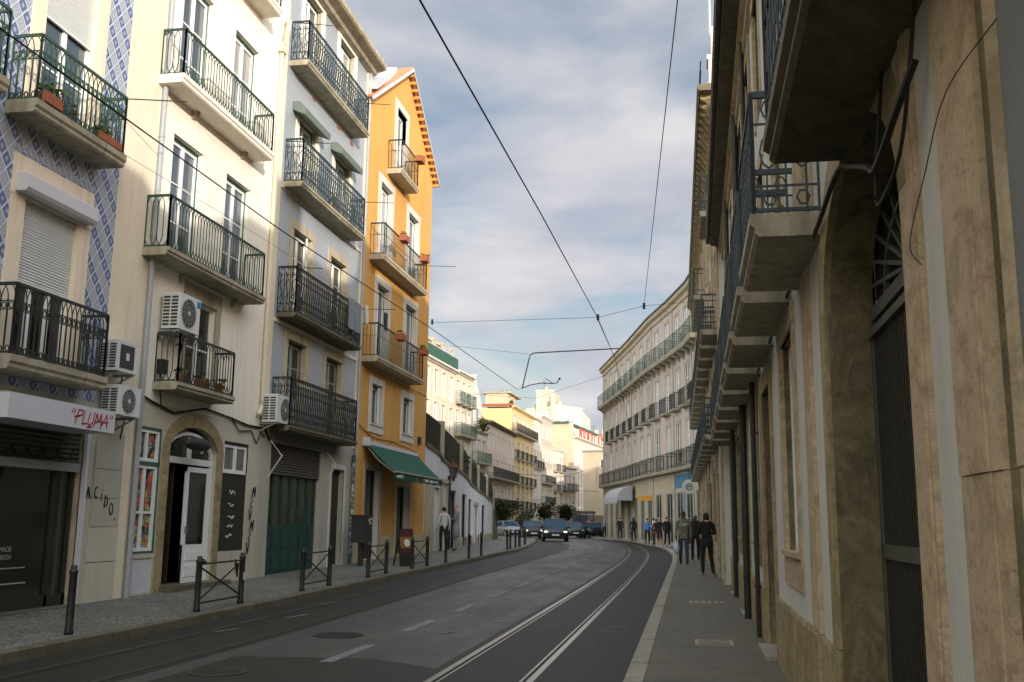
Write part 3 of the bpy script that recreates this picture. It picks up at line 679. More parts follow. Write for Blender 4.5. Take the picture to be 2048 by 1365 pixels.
# ------------------------------------------------------------------ left side: four facades on the plane X = -9.4
WX = -9.4
def left(name, y0, y1, label, cat='town house'):
    return Bld(name, (WX, y0), (WX, y1), label, cat, Y=(y0, 1))
def cornice(b, x0, x1, z, mat, p=.5, h=.35, name='cornice'):
    mb = MB(); mb.prismx([(.0, z), (-p * .35, z + h * .12), (-p * .45, z + h * .35), (-p * .9, z + h * .5), (-p, z + h * .62), (-p, z + h), (.0, z + h)], x0, x1); return b.part(mb, name, mat)
def roof(b, x0, x1, z, zr, d0=-.35, dr=4.5, d1=9, mat='roof_tile', name='roof'):
    mb = MB(); n = max(2, int((x1 - x0) / .22))
    for i in range(n):   # rounded tile rows
        a, c = x0 + (x1 - x0) * i / n, x0 + (x1 - x0) * (i + 1) / n; m_ = (a + c) / 2
        mb.face((a, d0, z), (m_, d0, z + .05), (m_, dr, zr + .05), (a, dr, zr)); mb.face((m_, d0, z + .05), (c, d0, z), (c, dr, zr), (m_, dr, zr + .05))
    mb.face((x0, dr, zr), (x1, dr, zr), (x1, d1, z), (x0, d1, z)); mb.face((x0, d0, z), (x0, dr, zr), (x0, d1, z)); mb.face((x1, d0, z), (x1, d1, z), (x1, dr, zr)); mb.face((x0, d0, z - .02), (x0, d1, z - .02), (x1, d1, z - .02), (x1, d0, z - .02))
    return b.part(mb, name, mat)
# ---- blue tile house, nearest on the left
b = left('blue_tile_house', 3.0, 15.92, 'cream house with blue and white diamond tiles at the left edge, shop below'); U = b.U
op0 = list(b.op)
for k, base in enumerate((12.55, 9.65, 6.75)):
    b.win(U(base), U(base + 1.27), 7.3, 10.0, surr=.3, lint=.34, smat='cream_beige', leaves=2, bars=2, shutter=.37 if k == 0 else .2, proud=.03)
    b.win(U(base - .05), U(base + 1.27), 3.66, 6.02, surr=.3, lint=.6, smat='cream_beige', leaves=3, bars=0, shutter=.5, proud=.03, pane='glass_dark')
    b.win(U(base), U(base + 1.27), 10.9, 13.4, surr=.3, lint=.3, smat='cream_beige', leaves=2, bars=2, proud=.03)
    mb = MB(); mb.box(0, 1.75, -.2, 0, 0, .27); mb.prismx([(-.2, 0), (-.235, .05), (-.235, .24), (-.2, .27)], 0, 1.75); b.put('shutter_box', mb.mesh('shutter_box', 'sign_white'), U(base) - .3, 0, 6.06)
    for z, t in ((7.28, .2), (3.63, .2)):
        b.balcony(U(base - .66), U(base + 1.66), z, .5, t, .95, 'arch_hi', 'slab', 'iron_dark' if z < 5 else 'iron_green')
    mb = MB(); mb.box(0, 2.0, -.006, 0, 0, .1); b.put('border_tiles', mb.mesh('border_tiles', 'tile_border'), U(base) - .35, 0, 6.66)
ups = [o for o in b.op if o[2] > 3]
b.wall('tile_blue', 3.3, 14.2, 0, U(14.83), rev=.14, revmat='cream_beige', ops=ups, depth=9)
b.wall('cream_beige', -.1, 14.2, U(14.83), U(15.92), ops=[], depth=9, name='corner_wall')
b.op = []
b.op = [(U(8.6), U(14.5), .14, 2.8, .22)]
b.wall('dirty_shaded_cream', -.1, 3.3, 0, U(14.83), ops=b.op, depth=9, name='ground_floor_wall', revmat='limestone')
mb = MB(); 
for x0, x1 in ((U(14.8), U(15.62)),):
    for i, (z0, z1) in enumerate(((.1, .76), (.775, 1.32), (1.33, 1.78), (1.79, 2.25), (2.26, 2.85))):
        mb.cur = 1 if i > 1 else 0; mb.box(x0 + .003 * i, x1 - .002 * i, -.03, 0.001, z0, z1)
b.part(mb, 'stone_cladding', ['dirty_shaded_cream', 'dirty_shaded_white'])
mb = MB(); mb.box(U(14.5), U(14.58), -.06, .02, .13, 2.83); b.part(mb, 'shop_frame', 'sign_white')
mb = MB(); z = 2.8
while z > 2.3: mb.prismx([(.08, z), (.05, z - .03), (.08, z - .07), (.11, z - .07), (.11, z)], U(8.6), U(14.5)); z -= .075
b.part(mb, 'roller_shutter', 'shutter_dark')
mb = MB(); mb.box(U(8.6), U(14.5), .02, .12, 2.17, 2.3); b.part(mb, 'shutter_rail', 'zinc')
mb = MB(); mb.box(U(8.6), U(14.48), .14, .16, .3, 2.2); sg = b.part(mb, 'shop_window', 'glass_shop')
mb = MB()
for y in (11.0, 12.8, 14.0, 14.44): mb.box(U(y) - .03, U(y) + .03, .10, .17, .16, 2.2)
mb.box(U(8.6), U(14.48), .1, .17, .15, .32); b.part(mb, 'shop_window_frame', 'gate_dark')
mb = MB(); mb.box(U(8.6), U(14.5), -.16, .1, .1, .15); b.part(mb, 'threshold', 'kerbstone')
roof(b, -.02, b.len + .02, 14.2, 16.0)
mb = MB()   # bubble graffiti outlines on the roller shutter
for k in range(9): mb.path([(U(11.2) + k * .36 + .22 * math.cos(a_), .035, 2.52 + .17 * math.sin(a_)) for a_ in [math.pi * (1 + j / 8) for j in range(9)]], .008)
b.part(mb, 'shutter_graffiti', 'graffiti_black')
for (t_, z_, sz) in (('MADE', .98, .1), ('FRESH', .87, .1)):
    o = text_mesh(t_, sz, 'zinc', 'window_lettering', b.root, (U(12.9), .132, z_), (math.pi / 2, 0, 0), .001)
mb = MB(); mb.box(U(12.75), U(13.55), .13, .138, .52, .54); mb.box(U(12.75), U(13.5), .13, .138, .74, .755); b.part(mb, 'shelf_lines', 'zinc')
mb = MB(); mb.box(U(11.3), U(11.42), .13, .138, .84, 1.0); b.part(mb, 'window_sticker', 'paper_white')
# things on it
def sign_box():
    r = empty('shop_sign', (WX, 11.68, 2.75), R(90), label='long white fascia sign with red graffiti over the dark shop window', cat='sign')
    mb = MB(); mb.box(0, 2.5, -.7, -.02, 0, .33); mb.build('panel', 'sign_white', r)
    mb = MB(); mb.box(.02, 2.48, -.66, -.06, .331, .35); mb.build('lid', 'zinc', r)
    # graffiti "PLUMA"
    mb = MB(); H_ = .21
    G = {'"': [[(0, 1), (-.05, .72)], [(.18, 1), (.13, .72)]], 'P': [[(0, 0), (.14, 1.0), (.5, .98), (.52, .7), (.14, .5)], [(-.1, .45), (.2, .6)]], 'L': [[(.1, 1), (0, .06), (.42, .12)]], 'U': [[(.08, .95), (.0, .15), (.2, 0), (.42, .2), (.45, 1)]],
         'M': [[(-.05, 0), (.1, .95), (.28, .35), (.48, 1.0), (.6, .1)], [(0, .3), (.55, .45)]], 'A': [[(-.1, -.1), (.3, 1.0), (.5, .0)], [(0, .38), (.55, .42)]]}
    x = 1.36
    for ch, adv in (('"', .10), ('P', .17), ('L', .14), ('U', .17), ('M', .19), ('A', .2), ('"', .1)):
        for st in G[ch]:
            pts = [(x + px * .29 + pz * .035, -.703, .06 + pz * H_) for px, pz in st]
            for a, c in zip(pts, pts[1:]): mb.bar(a, c, .003, .0105) if abs(a[2] - c[2]) < abs(a[0] - c[0]) else mb.bar(a, c, .0105, .003)
        x += adv
    mb.bar((1.76, -.703, .035), (1.9, -.703, .045), .003, .009); mb.build('graffiti', 'graffiti_red', r)
sign_box()
def strokes(name, txt, r, size, mat, label, z0=0, path=None, G=None, wdt=.012):
    root = empty(name, (WX, r, 0), R(90), label=label, cat='graffiti')
    for ch, (x, z) in zip(txt, path):
        mb = MB()
        for st in G[ch]:
            pts = [(x + px * size, -.034, z + pz * size) for px, pz in st]
            for a, c in zip(pts, pts[1:]): mb.bar(a, c, .0035 if abs(a[2] - c[2]) < abs(a[0] - c[0]) else wdt, wdt if abs(a[2] - c[2]) < abs(a[0] - c[0]) else .0035)
        mb.build('letter' if name == 'wall_graffiti' else 'stroke', mat, root)
GG = {'A': [[(0, 0), (.3, 1), (.55, .05)], [(.1, .4), (.48, .45)]], 'C': [[(.45, .95), (.1, .8), (0, .35), (.2, .02), (.5, .1)]], 'I': [[(.2, 0), (.25, .62)], [(.26, .85), (.27, .95)]], 'D': [[(0, 0), (.08, 1), (.5, .7), (.45, .2), (0, 0)]],
      'O': [[(.25, 1), (0, .6), (.12, .1), (.4, .0), (.58, .5), (.42, .95), (.2, 1)]], '.': [[(.0, -.05), (.05, .12)]]}
strokes('wall_graffiti', 'ACIDO.', 14.0, .19, 'graffiti_black', 'black hand-painted word ACIDO on the pale stone pier', path=[(.62, 1.76), (.84, 1.78), (1.0, 1.74), (1.14, 1.64), (1.3, 1.52), (1.47, 1.44)], G=GG)
SQ = [[(0, 0), (.25, .9), (.5, .3), (.7, 1), (.6, 0)], [(.2, .5), (.8, .6)]]
S2 = [[(.1, 1), (.5, .7), (.0, .4), (.45, .1), (.1, 0)]]; S3 = [[(0, 1), (.3, .0), (.6, .9)], [(.1, .6), (.5, .2)]]
strokes('tag_graffiti', 'abcabc', 20.4, .24, 'graffiti_black', 'tall scribbled black graffiti running down the cream pier', path=[(.42, 1.95), (.36, 1.7), (.3, 1.45), (.4, 1.22), (.34, .98), (.26, .74)], G={'a': SQ, 'b': S2, 'c': S3}, wdt=.011)
# ---- cream house with green railings
b = left('cream_house', 15.92, 21.2, 'tall cream house with green balcony railings and an arched white shop door'); U = b.U
for z0, z1 in ((9.5, 11.88), (6.2, 8.62), (12.97, 15.3)):
    for y0, y1 in ((16.5, 17.66), (18.72, 19.88)):
        b.win(U(y0), U(y1), z0, z1, rev=.16, surr=.14, lint=.24, smat='cream', leaves=2, bars=2, outer='green_frame', proud=.006, pane='glass')
b.balcony(U(15.82), U(19.94), 9.49, .5, .17, .86, 'arch', 'cream', 'iron_green')
b.balcony(U(15.72), U(19.88), 6.19, .5, .15, .92, 'arch', 'slab', 'iron_green')
b.balcony(U(15.9), U(19.97), 12.96, .5, .17, .9, 'arch', 'cream', 'iron_green')
b.win(U(17.5), U(18.65), 3.88, 5.66, surr=.2, lint=.3, smat='slab', leaves=2, bars=1, proud=.02, pane='glass_dark')
b.balcony(U(16.4), U(18.72), 3.88, .5, .14, .85, 'arch', 'slab', 'iron_dark')
b.win(U(19.41), U(20.6), 2.42, 3.07, rev=.08, surr=0, leaves=2, bars=0, pane='glass_curtain', outer='gate_dark')
b.op.append((U(19.4), U(20.58), .82, 2.41, .08)); b.op.append((U(17.15), U(19.08), .26, 3.21, .14)); b.op.append((U(15.98), U(16.87), .86, 3.07, .1)); b.op.append((U(16.2), U(16.85), .2, .78, .06))
ops = b.op; b.wall('cream', 3.5, 16.6, rev=.16, depth=9, ops=ops, revmat='cream'); b.wall('dirty_shaded_cream', -.1, 3.5, rev=.16, depth=9, ops=ops, name='ground_floor_wall')
cornice(b, 0, b.len, 16.6, 'cream', .45, .3); roof(b, 0, b.len, 16.9, 18.6)
# black notice board
mb = MB(); mb.box(U(19.4), U(20.58), .02, .06, .82, 2.41); nb = b.part(mb, 'notice_board', 'gate_dark')
for i, z in enumerate((2.02, 1.75, 1.5, 1.33, 1.12)):
    mb = MB(); x = U(19.72) + random.uniform(0, .08); mb.path([(x + k * .035, .014, z + random.uniform(-.03, .05)) for k in range(9)], .008); b.part(mb, 'chalk_mark', 'lettering', nb)
# arched doorway
xc, rw = U(18.12), .965
def arch_poly(xc, w, zs, h, n=18): return [(xc - w * math.cos(math.pi * i / n), zs + h * math.sin(math.pi * i / n)) for i in range(n + 1)]
mb = MB(); inn = arch_poly(xc, rw, 2.74, .47); outr = arch_poly(xc, rw + .25, 2.74, .72)
for i in range(len(inn) - 1): mb.prism([inn[i], inn[i + 1], outr[i + 1], outr[i]], -.03, .02)
for sgn in (-1, 1): 
    xa, xb = sorted((xc + sgn * rw, xc + sgn * (rw + .25))); mb.box(xa, xb, -.03, .02, .14, 2.74)
b.part(mb, 'door_arch', 'lioz_yellow')
mb = MB()   # plaster spandrels closing the square opening behind the arch
for i in range(len(inn) - 1): mb.prism([inn[i], inn[i + 1], (inn[i + 1][0], 3.22), (inn[i][0], 3.22)], 0.02, .16)
b.part(mb, 'arch_reveal', 'slab')
mb = MB(); rr_ = arch_poly(xc, rw - .002, 2.62, .5); r2_ = arch_poly(xc, rw - .07, 2.64, .42)
for i in range(len(rr_) - 1): mb.prism([r2_[i], r2_[i + 1], rr_[i + 1], rr_[i]], .07, .13)
mb.box(xc - rw, xc + rw, .065, .135, 2.5, 2.62); mb.box(xc - .04, xc + .04, .07, .13, 2.62, 3.02); mb.box(xc - rw, xc - rw + .06, .07, .13, .26, 2.5); mb.box(xc + rw - .1, xc + rw, .07, .13, .26, 2.5)
dr = b.part(mb, 'door_frame', 'white_frame')
mb = MB(); mb.box(xc - rw, xc + rw, .14, .15, 2.62, 3.2); b.part(mb, 'fanlight', 'glass_dark', dr)
mb = MB(); x0, x1 = U(18.05), U(18.985); mb.box(x0, x0 + .1, .07, .12, .27, 2.46); mb.box(x1 - .1, x1, .07, .12, .27, 2.46); mb.box(x0, x1, .071, .119, 2.36, 2.46); mb.box(x0, x1, .071, .119, .27, .98); mb.box(x0 + .12, x1 - .12, .06, .12, .38, .6); mb.box(x0 + .12, x1 - .12, .06, .12, .68, .84)
dl = b.part(mb, 'door_leaf', 'white_frame'); mb = MB(); mb.box(x0 + .09, x1 - .09, .09, .1, .97, 2.37); b.part(mb, 'glass_pane', 'glass_dark', dl); mb = MB(); mb.box(x0 + .03, x0 + .06, .02, .07, 1.2, 1.32); b.part(mb, 'handle', 'chrome', dl)
mb = MB(); mb.box(U(17.75), U(17.79), .2, 1.1, .27, 2.45); b.part(mb, 'open_door_leaf', 'wood_dark')
mb = MB(); mb.box(U(17.1), U(19.5), -.28, .3, .1, .27); b.part(mb, 'door_step', 'kerbstone')
mb = MB(); mb.blob((xc - .35, -.25, 2.86), .5, .12, .13, 14, 8); mb.bar((xc - .1, 0, 2.98), (xc - .1, -.25, 2.98), .012)
o = mb.build('hanging_sign', 'iron_black', None, (WX, 15.92, 0), R(90), True); tag(o, 'dark leaf-shaped sign hanging in front of the arched fanlight', 'sign')
mb = MB()
for ang in range(14): mb.bar((xc + .42 + .07 * math.cos(ang * .449), .06, 2.84 + .1 * math.sin(ang * .449)), (xc + .42 + .07 * math.cos(ang * .449 + .449), .06, 2.84 + .1 * math.sin(ang * .449 + .449)), .008)
b.part(mb, 'ring_emblem', 'lettering')
# sticker-covered shop window
mb = MB(); a, c = U(15.98), U(16.87)
for x0, x1, z0, z1 in ((a, a + .035, .86, 3.07), (c - .035, c, .86, 3.07), (a, c, 3.03, 3.07), (a, c, 2.4, 2.46), (a, c, .86, .89)): mb.box(x0, x1, .0, .05, z0, z1)
sw = b.part(mb, 'sticker_window', 'green_frame')
mb = MB()
for (z0, z1) in ((.9, 2.4), (2.46, 3.03)):
    mb.box(a + .035, c - .035, .02, .06, z1 - .06, z1); mb.box(a + .035, c - .035, .02, .06, z0, z0 + .06)
    for x in (a + .035, (a + c) / 2 - .04, c - .105): mb.box(x, x + .07, .0195, .0605, z0, z1)
mb.box(a + .035, c - .035, .022, .058, 1.55, 1.59); b.part(mb, 'frame', 'white_frame', sw)
mb = MB(); mb.box(a, c, .065, .075, .87, 3.05); b.part(mb, 'pane', 'stickers', sw)
mb = MB(); mb.box(U(16.2), U(16.85), .02, .05, .2, .78); b.part(mb, 'lower_panel', 'sign_white')
# downpipes
def pipe(b, x, z0, z1, mat, r=.045, name='downpipe', y=-.07):
    mb = MB(); mb.tube([(x, y, z0), (x, y, z1)], r, 8)
    z = z0 + .6
    while z < z1: mb.lathe([(r + .008, -.02), (r + .008, .02)], (x, y, z), 8); mb.box(x - .01, x + .01, y, 0, z - .01, z + .01); z += 1.9
    return b.part(mb, name, mat)
pipe(b, U(15.97), .15, 16.5, 'pipe_grey', .05); pipe(b, U(16.1), 3.2, 16.5, 'pipe_grey', .018, 'conduit', -.03)
mb = MB(); x = U(21.02); mb.tube([(x, -.06, 12.55), (x, -.06, 4.1), (x - .02, -.06, 3.95), (x - .2, -.08, 3.75)], .052, 8); mb.box(x - .12, x + .12, -.14, 0, 12.45, 12.62); mb.box(x - .08, x + .08, -.13, 0, 12.62, 12.68); mb.tube([(x + .02, -.12, 12.7), (x - .06, -.2, 12.95), (x + .02, -.2, 13.25), (x + .1, -.1, 13.3)], .06, 8); b.part(mb, 'downpipe', 'pipe_cream')
for y, z in ((17.12, 6.0), (19.32, 6.0), (17.15, 9.3), (19.35, 9.3)):
    mb = MB(); mb.prismx([(0, 0), (-.14, .03), (-.1, -.06), (0, -.14)], -.05, .05); b.put('console', mb.mesh('console', 'slab'), U(y), 0, z)
# ---- pale tile house
b = left('pale_tile_house', 21.2, 27.75, 'weathered house faced in pale blue tiles with ornate iron balconies and a green shop door'); U = b.U
for (y0, y1), (z0, z1), k in [(c, f, i) for i, (c, f) in enumerate([(c, f) for f in ((12.57, 14.9), (9.46, 11.45), (6.25, 8.53), (3.62, 5.77)) for c in ((22.42, 23.62), (25.05, 26.3))])]:
    b.win(U(y0), U(y1), z0, z1, rev=.2, surr=.2, lint=.22, smat='limestone' if z0 < 9 else 'cream', leaves=2, bars=3, outer='green_frame' if z0 > 6 else 'wood_dark', fmat='white_frame' if z0 > 6 else 'zinc', pane='glass_dark' if z0 < 9 else 'glass', ajar=(z0 == 6.25 and k % 2 == 0), proud=.02)
for z, t, h in ((12.56, .14, 1.0), (9.45, .13, 1.05), (6.24, .1, 1.08), (3.6, .12, 1.08)):
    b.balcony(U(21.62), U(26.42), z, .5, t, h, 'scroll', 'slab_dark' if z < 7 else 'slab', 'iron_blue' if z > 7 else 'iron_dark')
b.op += [(U(21.8), U(25.08), .16, 3.22, .25), (U(25.85), U(26.85), .28, 2.84, .25)]
ops = b.op
b.wall('tile_pale', 3.5, 15.0, 0, b.len, ops=ops, rev=.2, revmat='limestone', depth=9)
b.wall('dirty_shaded_white', -.1, 3.5, 0, b.len, ops=ops, rev=.25, revmat='dirty_shaded_white', depth=9, name='ground_floor_wall')
mb = MB(); 
for y in (21.2, 27.5): mb.box(U(y), U(y) + .25, -.03, .01, 3.5, 15.0)
mb.box(0, b.len, -.028, .01, 6.02, 6.12); mb.box(0, b.len, -.028, .01, 9.28, 9.34); b.part(mb, 'trim', 'cream_beige')
cornice(b, -.05, b.len + .1, 14.98, 'slab', .5, .38); roof(b, 0, b.len, 15.36, 17.2)
for y in (22.25, 24.95):   # exterior blind boxes
    mb = MB(); mb.prismx([(-.02, .0), (-.34, -.14), (-.36, .02), (-.2, .2), (-.02, .22)], 0, 1.75); b.put('blind_box', mb.mesh('blind_box', 'box_green'), U(y) - .3, 0, 11.42)
mb = MB(); z = 3.2
while z > 2.5: mb.prismx([(.07, z), (.045, z - .03), (.07, z - .06), (.1, z - .06), (.1, z)], U(21.8), U(25.08)); z -= .064
b.part(mb, 'roller_shutter', 'shutter_dark')
mb = MB(); mb.box(U(21.7), U(25.9), -.09, 0, 3.22, 3.48); b.part(mb, 'fascia', 'shutter_dark')
x0, x1 = U(21.8), U(25.08); mb = MB(); n = 6
for k in range(n):
    xa, xb = x0 + (x1 - x0) * k / n + .01, x0 + (x1 - x0) * (k + 1) / n - .01; mb.box(xa, xb, .13, .19, .18, 1.35); mb.box(xa + .07, xb - .07, .115, .135, .3, .72); mb.box(xa + .07, xb - .07, .115, .135, .8, 1.22); mb.box(xa, xa + .06, .13, .19, 1.35, 2.5); mb.box(xb - .06, xb, .13, .19, 1.35, 2.5)
gd = b.part(mb, 'green_door', 'door_green'); mb = MB(); mb.box(x0, x1, .165, .175, 1.33, 2.55); b.part(mb, 'door_glass', 'tile_shop', gd)
x0, x1 = U(25.85), U(26.85); mb = MB(); mb.box(x0, x1, .15, .2, .28, 2.84); mb.box(x0 + .1, x1 - .1, .13, .16, .4, 1.1); mb.box(x0 + .1, x1 - .1, .13, .16, 1.2, 2.7); b.part(mb, 'side_door', 'gate_dark')
mb = MB(); mb.box(x0 - .12, x0, -.02, .02, .15, 2.95); mb.box(x1, x1 + .12, -.02, .02, .15, 2.95); mb.box(x0 - .12, x1 + .12, -.022, .02, 2.84, 2.98); b.part(mb, 'side_door_surround', 'far_white')
for sgn, xx in ((0, U(21.62)), (1, U(25.25))):
    mb = MB(); mb.tube([(xx, -.05, 3.25), (xx - .02, -.35, 2.9), (xx - .05, -.05, 2.42)], .018, 6); b.part(mb, 'awning_arm', 'sign_white')
mb = MB(); x = U(27.42); mb.tube([(x, -.08, .2), (x, -.08, 3.3)], .055, 8); b.part(mb, 'downpipe', 'pole_stickers'); pipe(b, U(27.62), 3.2, 15.0, 'pipe_grey', .045)
mb = MB(); mb.box(U(15.92 + 5.3) + .0, U(21.26) + .3, -.015, .01, 3.55, 6.0); 
# patches of fallen render under the top balcony
for y, z, w_, h_ in ((23.3, 12.28, .16, .05), (25.2, 12.26, .22, .06), (26.3, 12.22, .2, .07)):
    n = 9; cx_ = U(y); vs = [(cx_ + w_ * math.cos(2 * math.pi * k / n) * random.uniform(.6, 1), z + h_ * math.sin(2 * math.pi * k / n) * random.uniform(.6, 1)) for k in range(n)]; mb = MB(); mb.prism(vs, -.008, .0); b.part(mb, 'render_patch', 'terracotta')
# ---- ochre gabled house
b = left('ochre_house', 27.75, 35.6, 'ochre yellow gabled house with simple balconies and flowerpots'); U = b.U
for (y0, y1, z0, z1) in ((30.72, 31.9, 12.76, 15.25), (29.22, 30.45, 9.48, 12.1), (32.47, 33.74, 9.48, 12.1), (29.2, 30.42, 6.3, 8.78), (32.42, 33.76, 6.3, 8.82)):
    b.win(U(y0), U(y1), z0, z1, rev=.2, surr=.22, lint=.24, smat='far_white', leaves=2, bars=0, outer='green_frame', head=(z1 - z0) * .0 or None, pane='glass')
for (y0, y1) in ((29.03, 30.05), (32.47, 33.6)):
    b.win(U(y0), U(y1), 4.37, 5.6, rev=.2, surr=.23, lint=.22, sill=.26, smat='far_white', leaves=2, bars=0, outer='green_frame', ajar=True, pane='glass_dark')
for (y0, y1, z) in ((29.84, 31.95, 12.75), (28.32, 33.45, 9.47), (28.0, 33.3, 6.28)): b.balcony(U(y0), U(y1), z, .5, .17, .95, 'plain', 'limestone', 'iron_dark')
b.op += [(U(28.7), U(30.24), .34, 3.0, .3), (U(32.05), U(33.6), .4, 2.62, .3)]
b.wall('ochre', 0.0, 14.35, rev=.2, revmat='far_white', depth=9, top=False)
mb = MB(); L_ = b.len; pk = U(31.8)
gx0, gx1, gs = U(30.72), U(31.9), 2.65 / pk; ge = lambda x: 14.35 + gs * x if x < pk else 14.35 + 2.65 * (L_ - x) / (L_ - pk)
mb.prism([(0, 14.35), (gx0, 14.35), (gx0, ge(gx0))], 0, 9); mb.prism([(gx1, 14.35), (L_, 14.35), (gx1, ge(gx1))], 0, 9); mb.prism([(gx0, 15.25), (gx1, 15.25), (gx1, ge(gx1)), (pk, 17.0), (gx0, ge(gx0))], 0, 9); b.part(mb, 'gable_wall', 'ochre')
mb = MB()
for (xa, za, xb, zb) in ((-.25, 14.2, pk, 17.12), (pk, 17.12, L_ + .35, 14.2)):
    n = 14; dx, dz = (xb - xa), (zb - za); ln = math.hypot(dx, dz); nx, nz = -dz / ln * .06, dx / ln * .06
    mb.raw([(xa, -.22, za), (xb, -.22, zb), (xb, 9, zb), (xa, 9, za), (xa + nx, -.22, za + nz), (xb + nx, -.22, zb + nz), (xb + nx, 9, zb + nz), (xa + nx, 9, za + nz)], [(0, 3, 2, 1), (4, 5, 6, 7), (0, 1, 5, 4), (1, 2, 6, 5), (2, 3, 7, 6), (3, 0, 4, 7)])
rf = b.part(mb, 'roof', 'roof_tile')
mb = MB()
for i in range(17):   # scalloped tile ends along the right-hand verge
    t_ = (i + .5) / 17; x = pk + (L_ + .3 - pk) * t_; z = 17.05 + (14.15 - 17.05) * t_; mb.tube([(x, -.2, z - .05), (x, .1, z - .05)], .06, 6)
b.part(mb, 'verge_tiles', 'ochre', rf)
mb = MB(); mb.bar((-.28, -.22, 14.15), (pk, -.22, 17.08), .03, .05); mb.bar((pk, -.22, 17.1), (L_ + .3, -.22, 14.22), .015, .02); mb.bar((-.2, -.15, 14.6), (pk * .8, .3, 16.7), .16, .12); b.part(mb, 'verge_board', 'sign_white', rf)
for y0, y1 in ((27.75, 28.55), (30.4, 31.9), (33.75, 35.6)): mb = MB(); mb.box(U(y0), U(y1), -.03, .0, .1, 1.0); b.part(mb, 'plinth', 'limestone')
for y0, y1, z0, z1 in ((28.7, 30.24, .34, 3.0), (32.05, 33.6, .4, 2.62)):
    mb = MB(); a, c = U(y0), U(y1)
    mb.box(a - .13, a, -.035, .02, z0 - .2, z1); mb.box(c, c + .13, -.035, .02, z0 - .2, z1); mb.box(a - .13, c + .13, -.036, .02, z1, z1 + .16); sd_ = b.part(mb, 'door', 'limestone')
    mb = MB(); mb.box(a + .02, c - .02, .24, .28, z0, z1 - .02); b.part(mb, 'glass_pane', 'glass_dark', sd_)
    mb = MB(); mb.box(a + .0, a + .06, .2, .26, z0, z1); mb.box(c - .06, c, .2, .26, z0, z1); mb.box((a + c) / 2 - .04, (a + c) / 2 + .04, .2, .26, z0, z1); mb.box(a, c, .2, .262, z0, z0 + .7); b.part(mb, 'door_leaves', 'wood_dark', sd_)
mb = MB(); mb.box(U(34.5), U(34.68), -.1, 0, 4.15, 4.42); b.part(mb, 'junction_box', 'iron_black')
# unseen house on the left behind the camera, added to block and bounce light
b = left('unseen_left_house', -22, 3.0, 'unseen plain cream house beside the blue tile house, added to block and bounce light')
for k in range(6): 
    for z in (.9, 3.9, 7.1, 10.3): b.win(2 + k * 3.8, 3.2 + k * 3.8, z, z + 2.1)
b.wall('cream_beige', -.1, 14)

# ------------------------------------------------------------------ right side
def right(name, far, near, label, cat='town house'):
    return Bld(name, far, near, label, cat, Y=(far[1], -1))
b = right('stone_trimmed_house', (.99, 24.0), (.80, -3.0), 'long house along the right pavement with stone pilasters, low balconies and an arched iron gate'); U = b.U
def rwin(y0, y1, z0, z1, **k):
    d = dict(rev=.2, surr=.2, lint=.18, sill=.0, smat='lioz_yellow', leaves=2, bars=2, fmat='green_frame', pane='glass_dark', proud=.018); d.update(k); return b.win(U(y0), U(y1), z0, z1, **d)
rwin(8.35, 9.5, 1.25, 3.1, fmat='white_frame', sill=.28, smat='lioz', rev=.12, pane='glass_curtain'); rwin(13.3, 14.5, 1.25, 3.05, sill=.28); rwin(18.2, 19.3, 1.25, 3.05, sill=.28); rwin(22.0, 23.0, 1.25, 3.05)
doors = ((10.9, 12.1), (15.75, 16.85), (20.3, 21.3), (-.6, .6))
for y0, y1 in doors: b.op.append((U(y1), U(y0), .13, 2.98, .35))
b.op.append((U(6.2), U(3.9), .13, 3.4, .27))
for y0 in (-1.2, 1.6, 4.3, 6.75, 8.75, 10.8, 12.8, 14.8, 16.8, 18.8, 20.9, 22.5): rwin(y0, y0 + .85, 3.46, 5.45, smat='lioz', surr=.13)
for y0 in (1.6, 4.3, 6.75, 8.75, 10.8, 12.8, 14.8, 16.8, 18.8, 20.9, 22.5): rwin(y0, y0 + .85, 6.1, 7.6, smat='lioz', surr=.13, pane='glass')
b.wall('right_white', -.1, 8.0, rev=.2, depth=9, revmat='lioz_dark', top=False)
b.balcony(U(5.0), U(1.9), 3.42, .44, .13, .8, 'circle', 'slab_dark', 'iron_blue', inset=.03)
for i in range(9):
    y = 6.26 + i * 2.0; b.balcony(U(y + 1.55), U(y), 3.42, .44, .14 if i else .15, .78, 'circle', 'slab' if i else 'slab', 'iron_blue', inset=.03)
# eaves, gutter, roof and ridge
mb = MB(); mb.prismx([(0, 7.75), (-.06, 7.8), (-.06, 7.95), (-.12, 8.0), (-.12, 8.08), (0, 8.08)], 0, b.len); b.part(mb, 'frieze', 'lioz_yellow')
mb = MB(); mb.prismx([(0, 8.08), (-.32, 8.16), (-.34, 8.22), (0, 8.24)], 0, b.len); b.part(mb, 'eaves', 'slab_dark')
mb = MB(); mb.tube([(0, -.38, 8.24), (b.len, -.38, 8.24)], .055, 6); b.part(mb, 'gutter', 'gate_grey')
def ridge_roof(b, prof, z0, d0=-.3, dr=4.2, d1=9, mat='roof_tile'):
    mb = MB()
    for (xa, za), (xb, zb) in zip(prof, prof[1:]):
        mb.face((xa, d0, z0), (xb, d0, z0), (xb, dr, zb), (xa, dr, za)); mb.face((xa, dr, za), (xb, dr, zb), (xb, d1, z0), (xa, d1, z0))
    xa, za = prof[0]; mb.face((xa, d0, z0), (xa, dr, za), (xa, d1, z0)); xa, za = prof[-1]; mb.face((xa, d0, z0), (xa, d1, z0), (xa, dr, za)); return b.part(mb, 'roof', mat)
ridge_roof(b, [(U(24), 13.4), (U(12), 13.2), (U(9), 13.0), (U(8.8), 12.3), (U(1), 12.2), (U(-.6), 11.5), (U(-1.8), 11.2), (U(-3), 11.3)], 8.22)
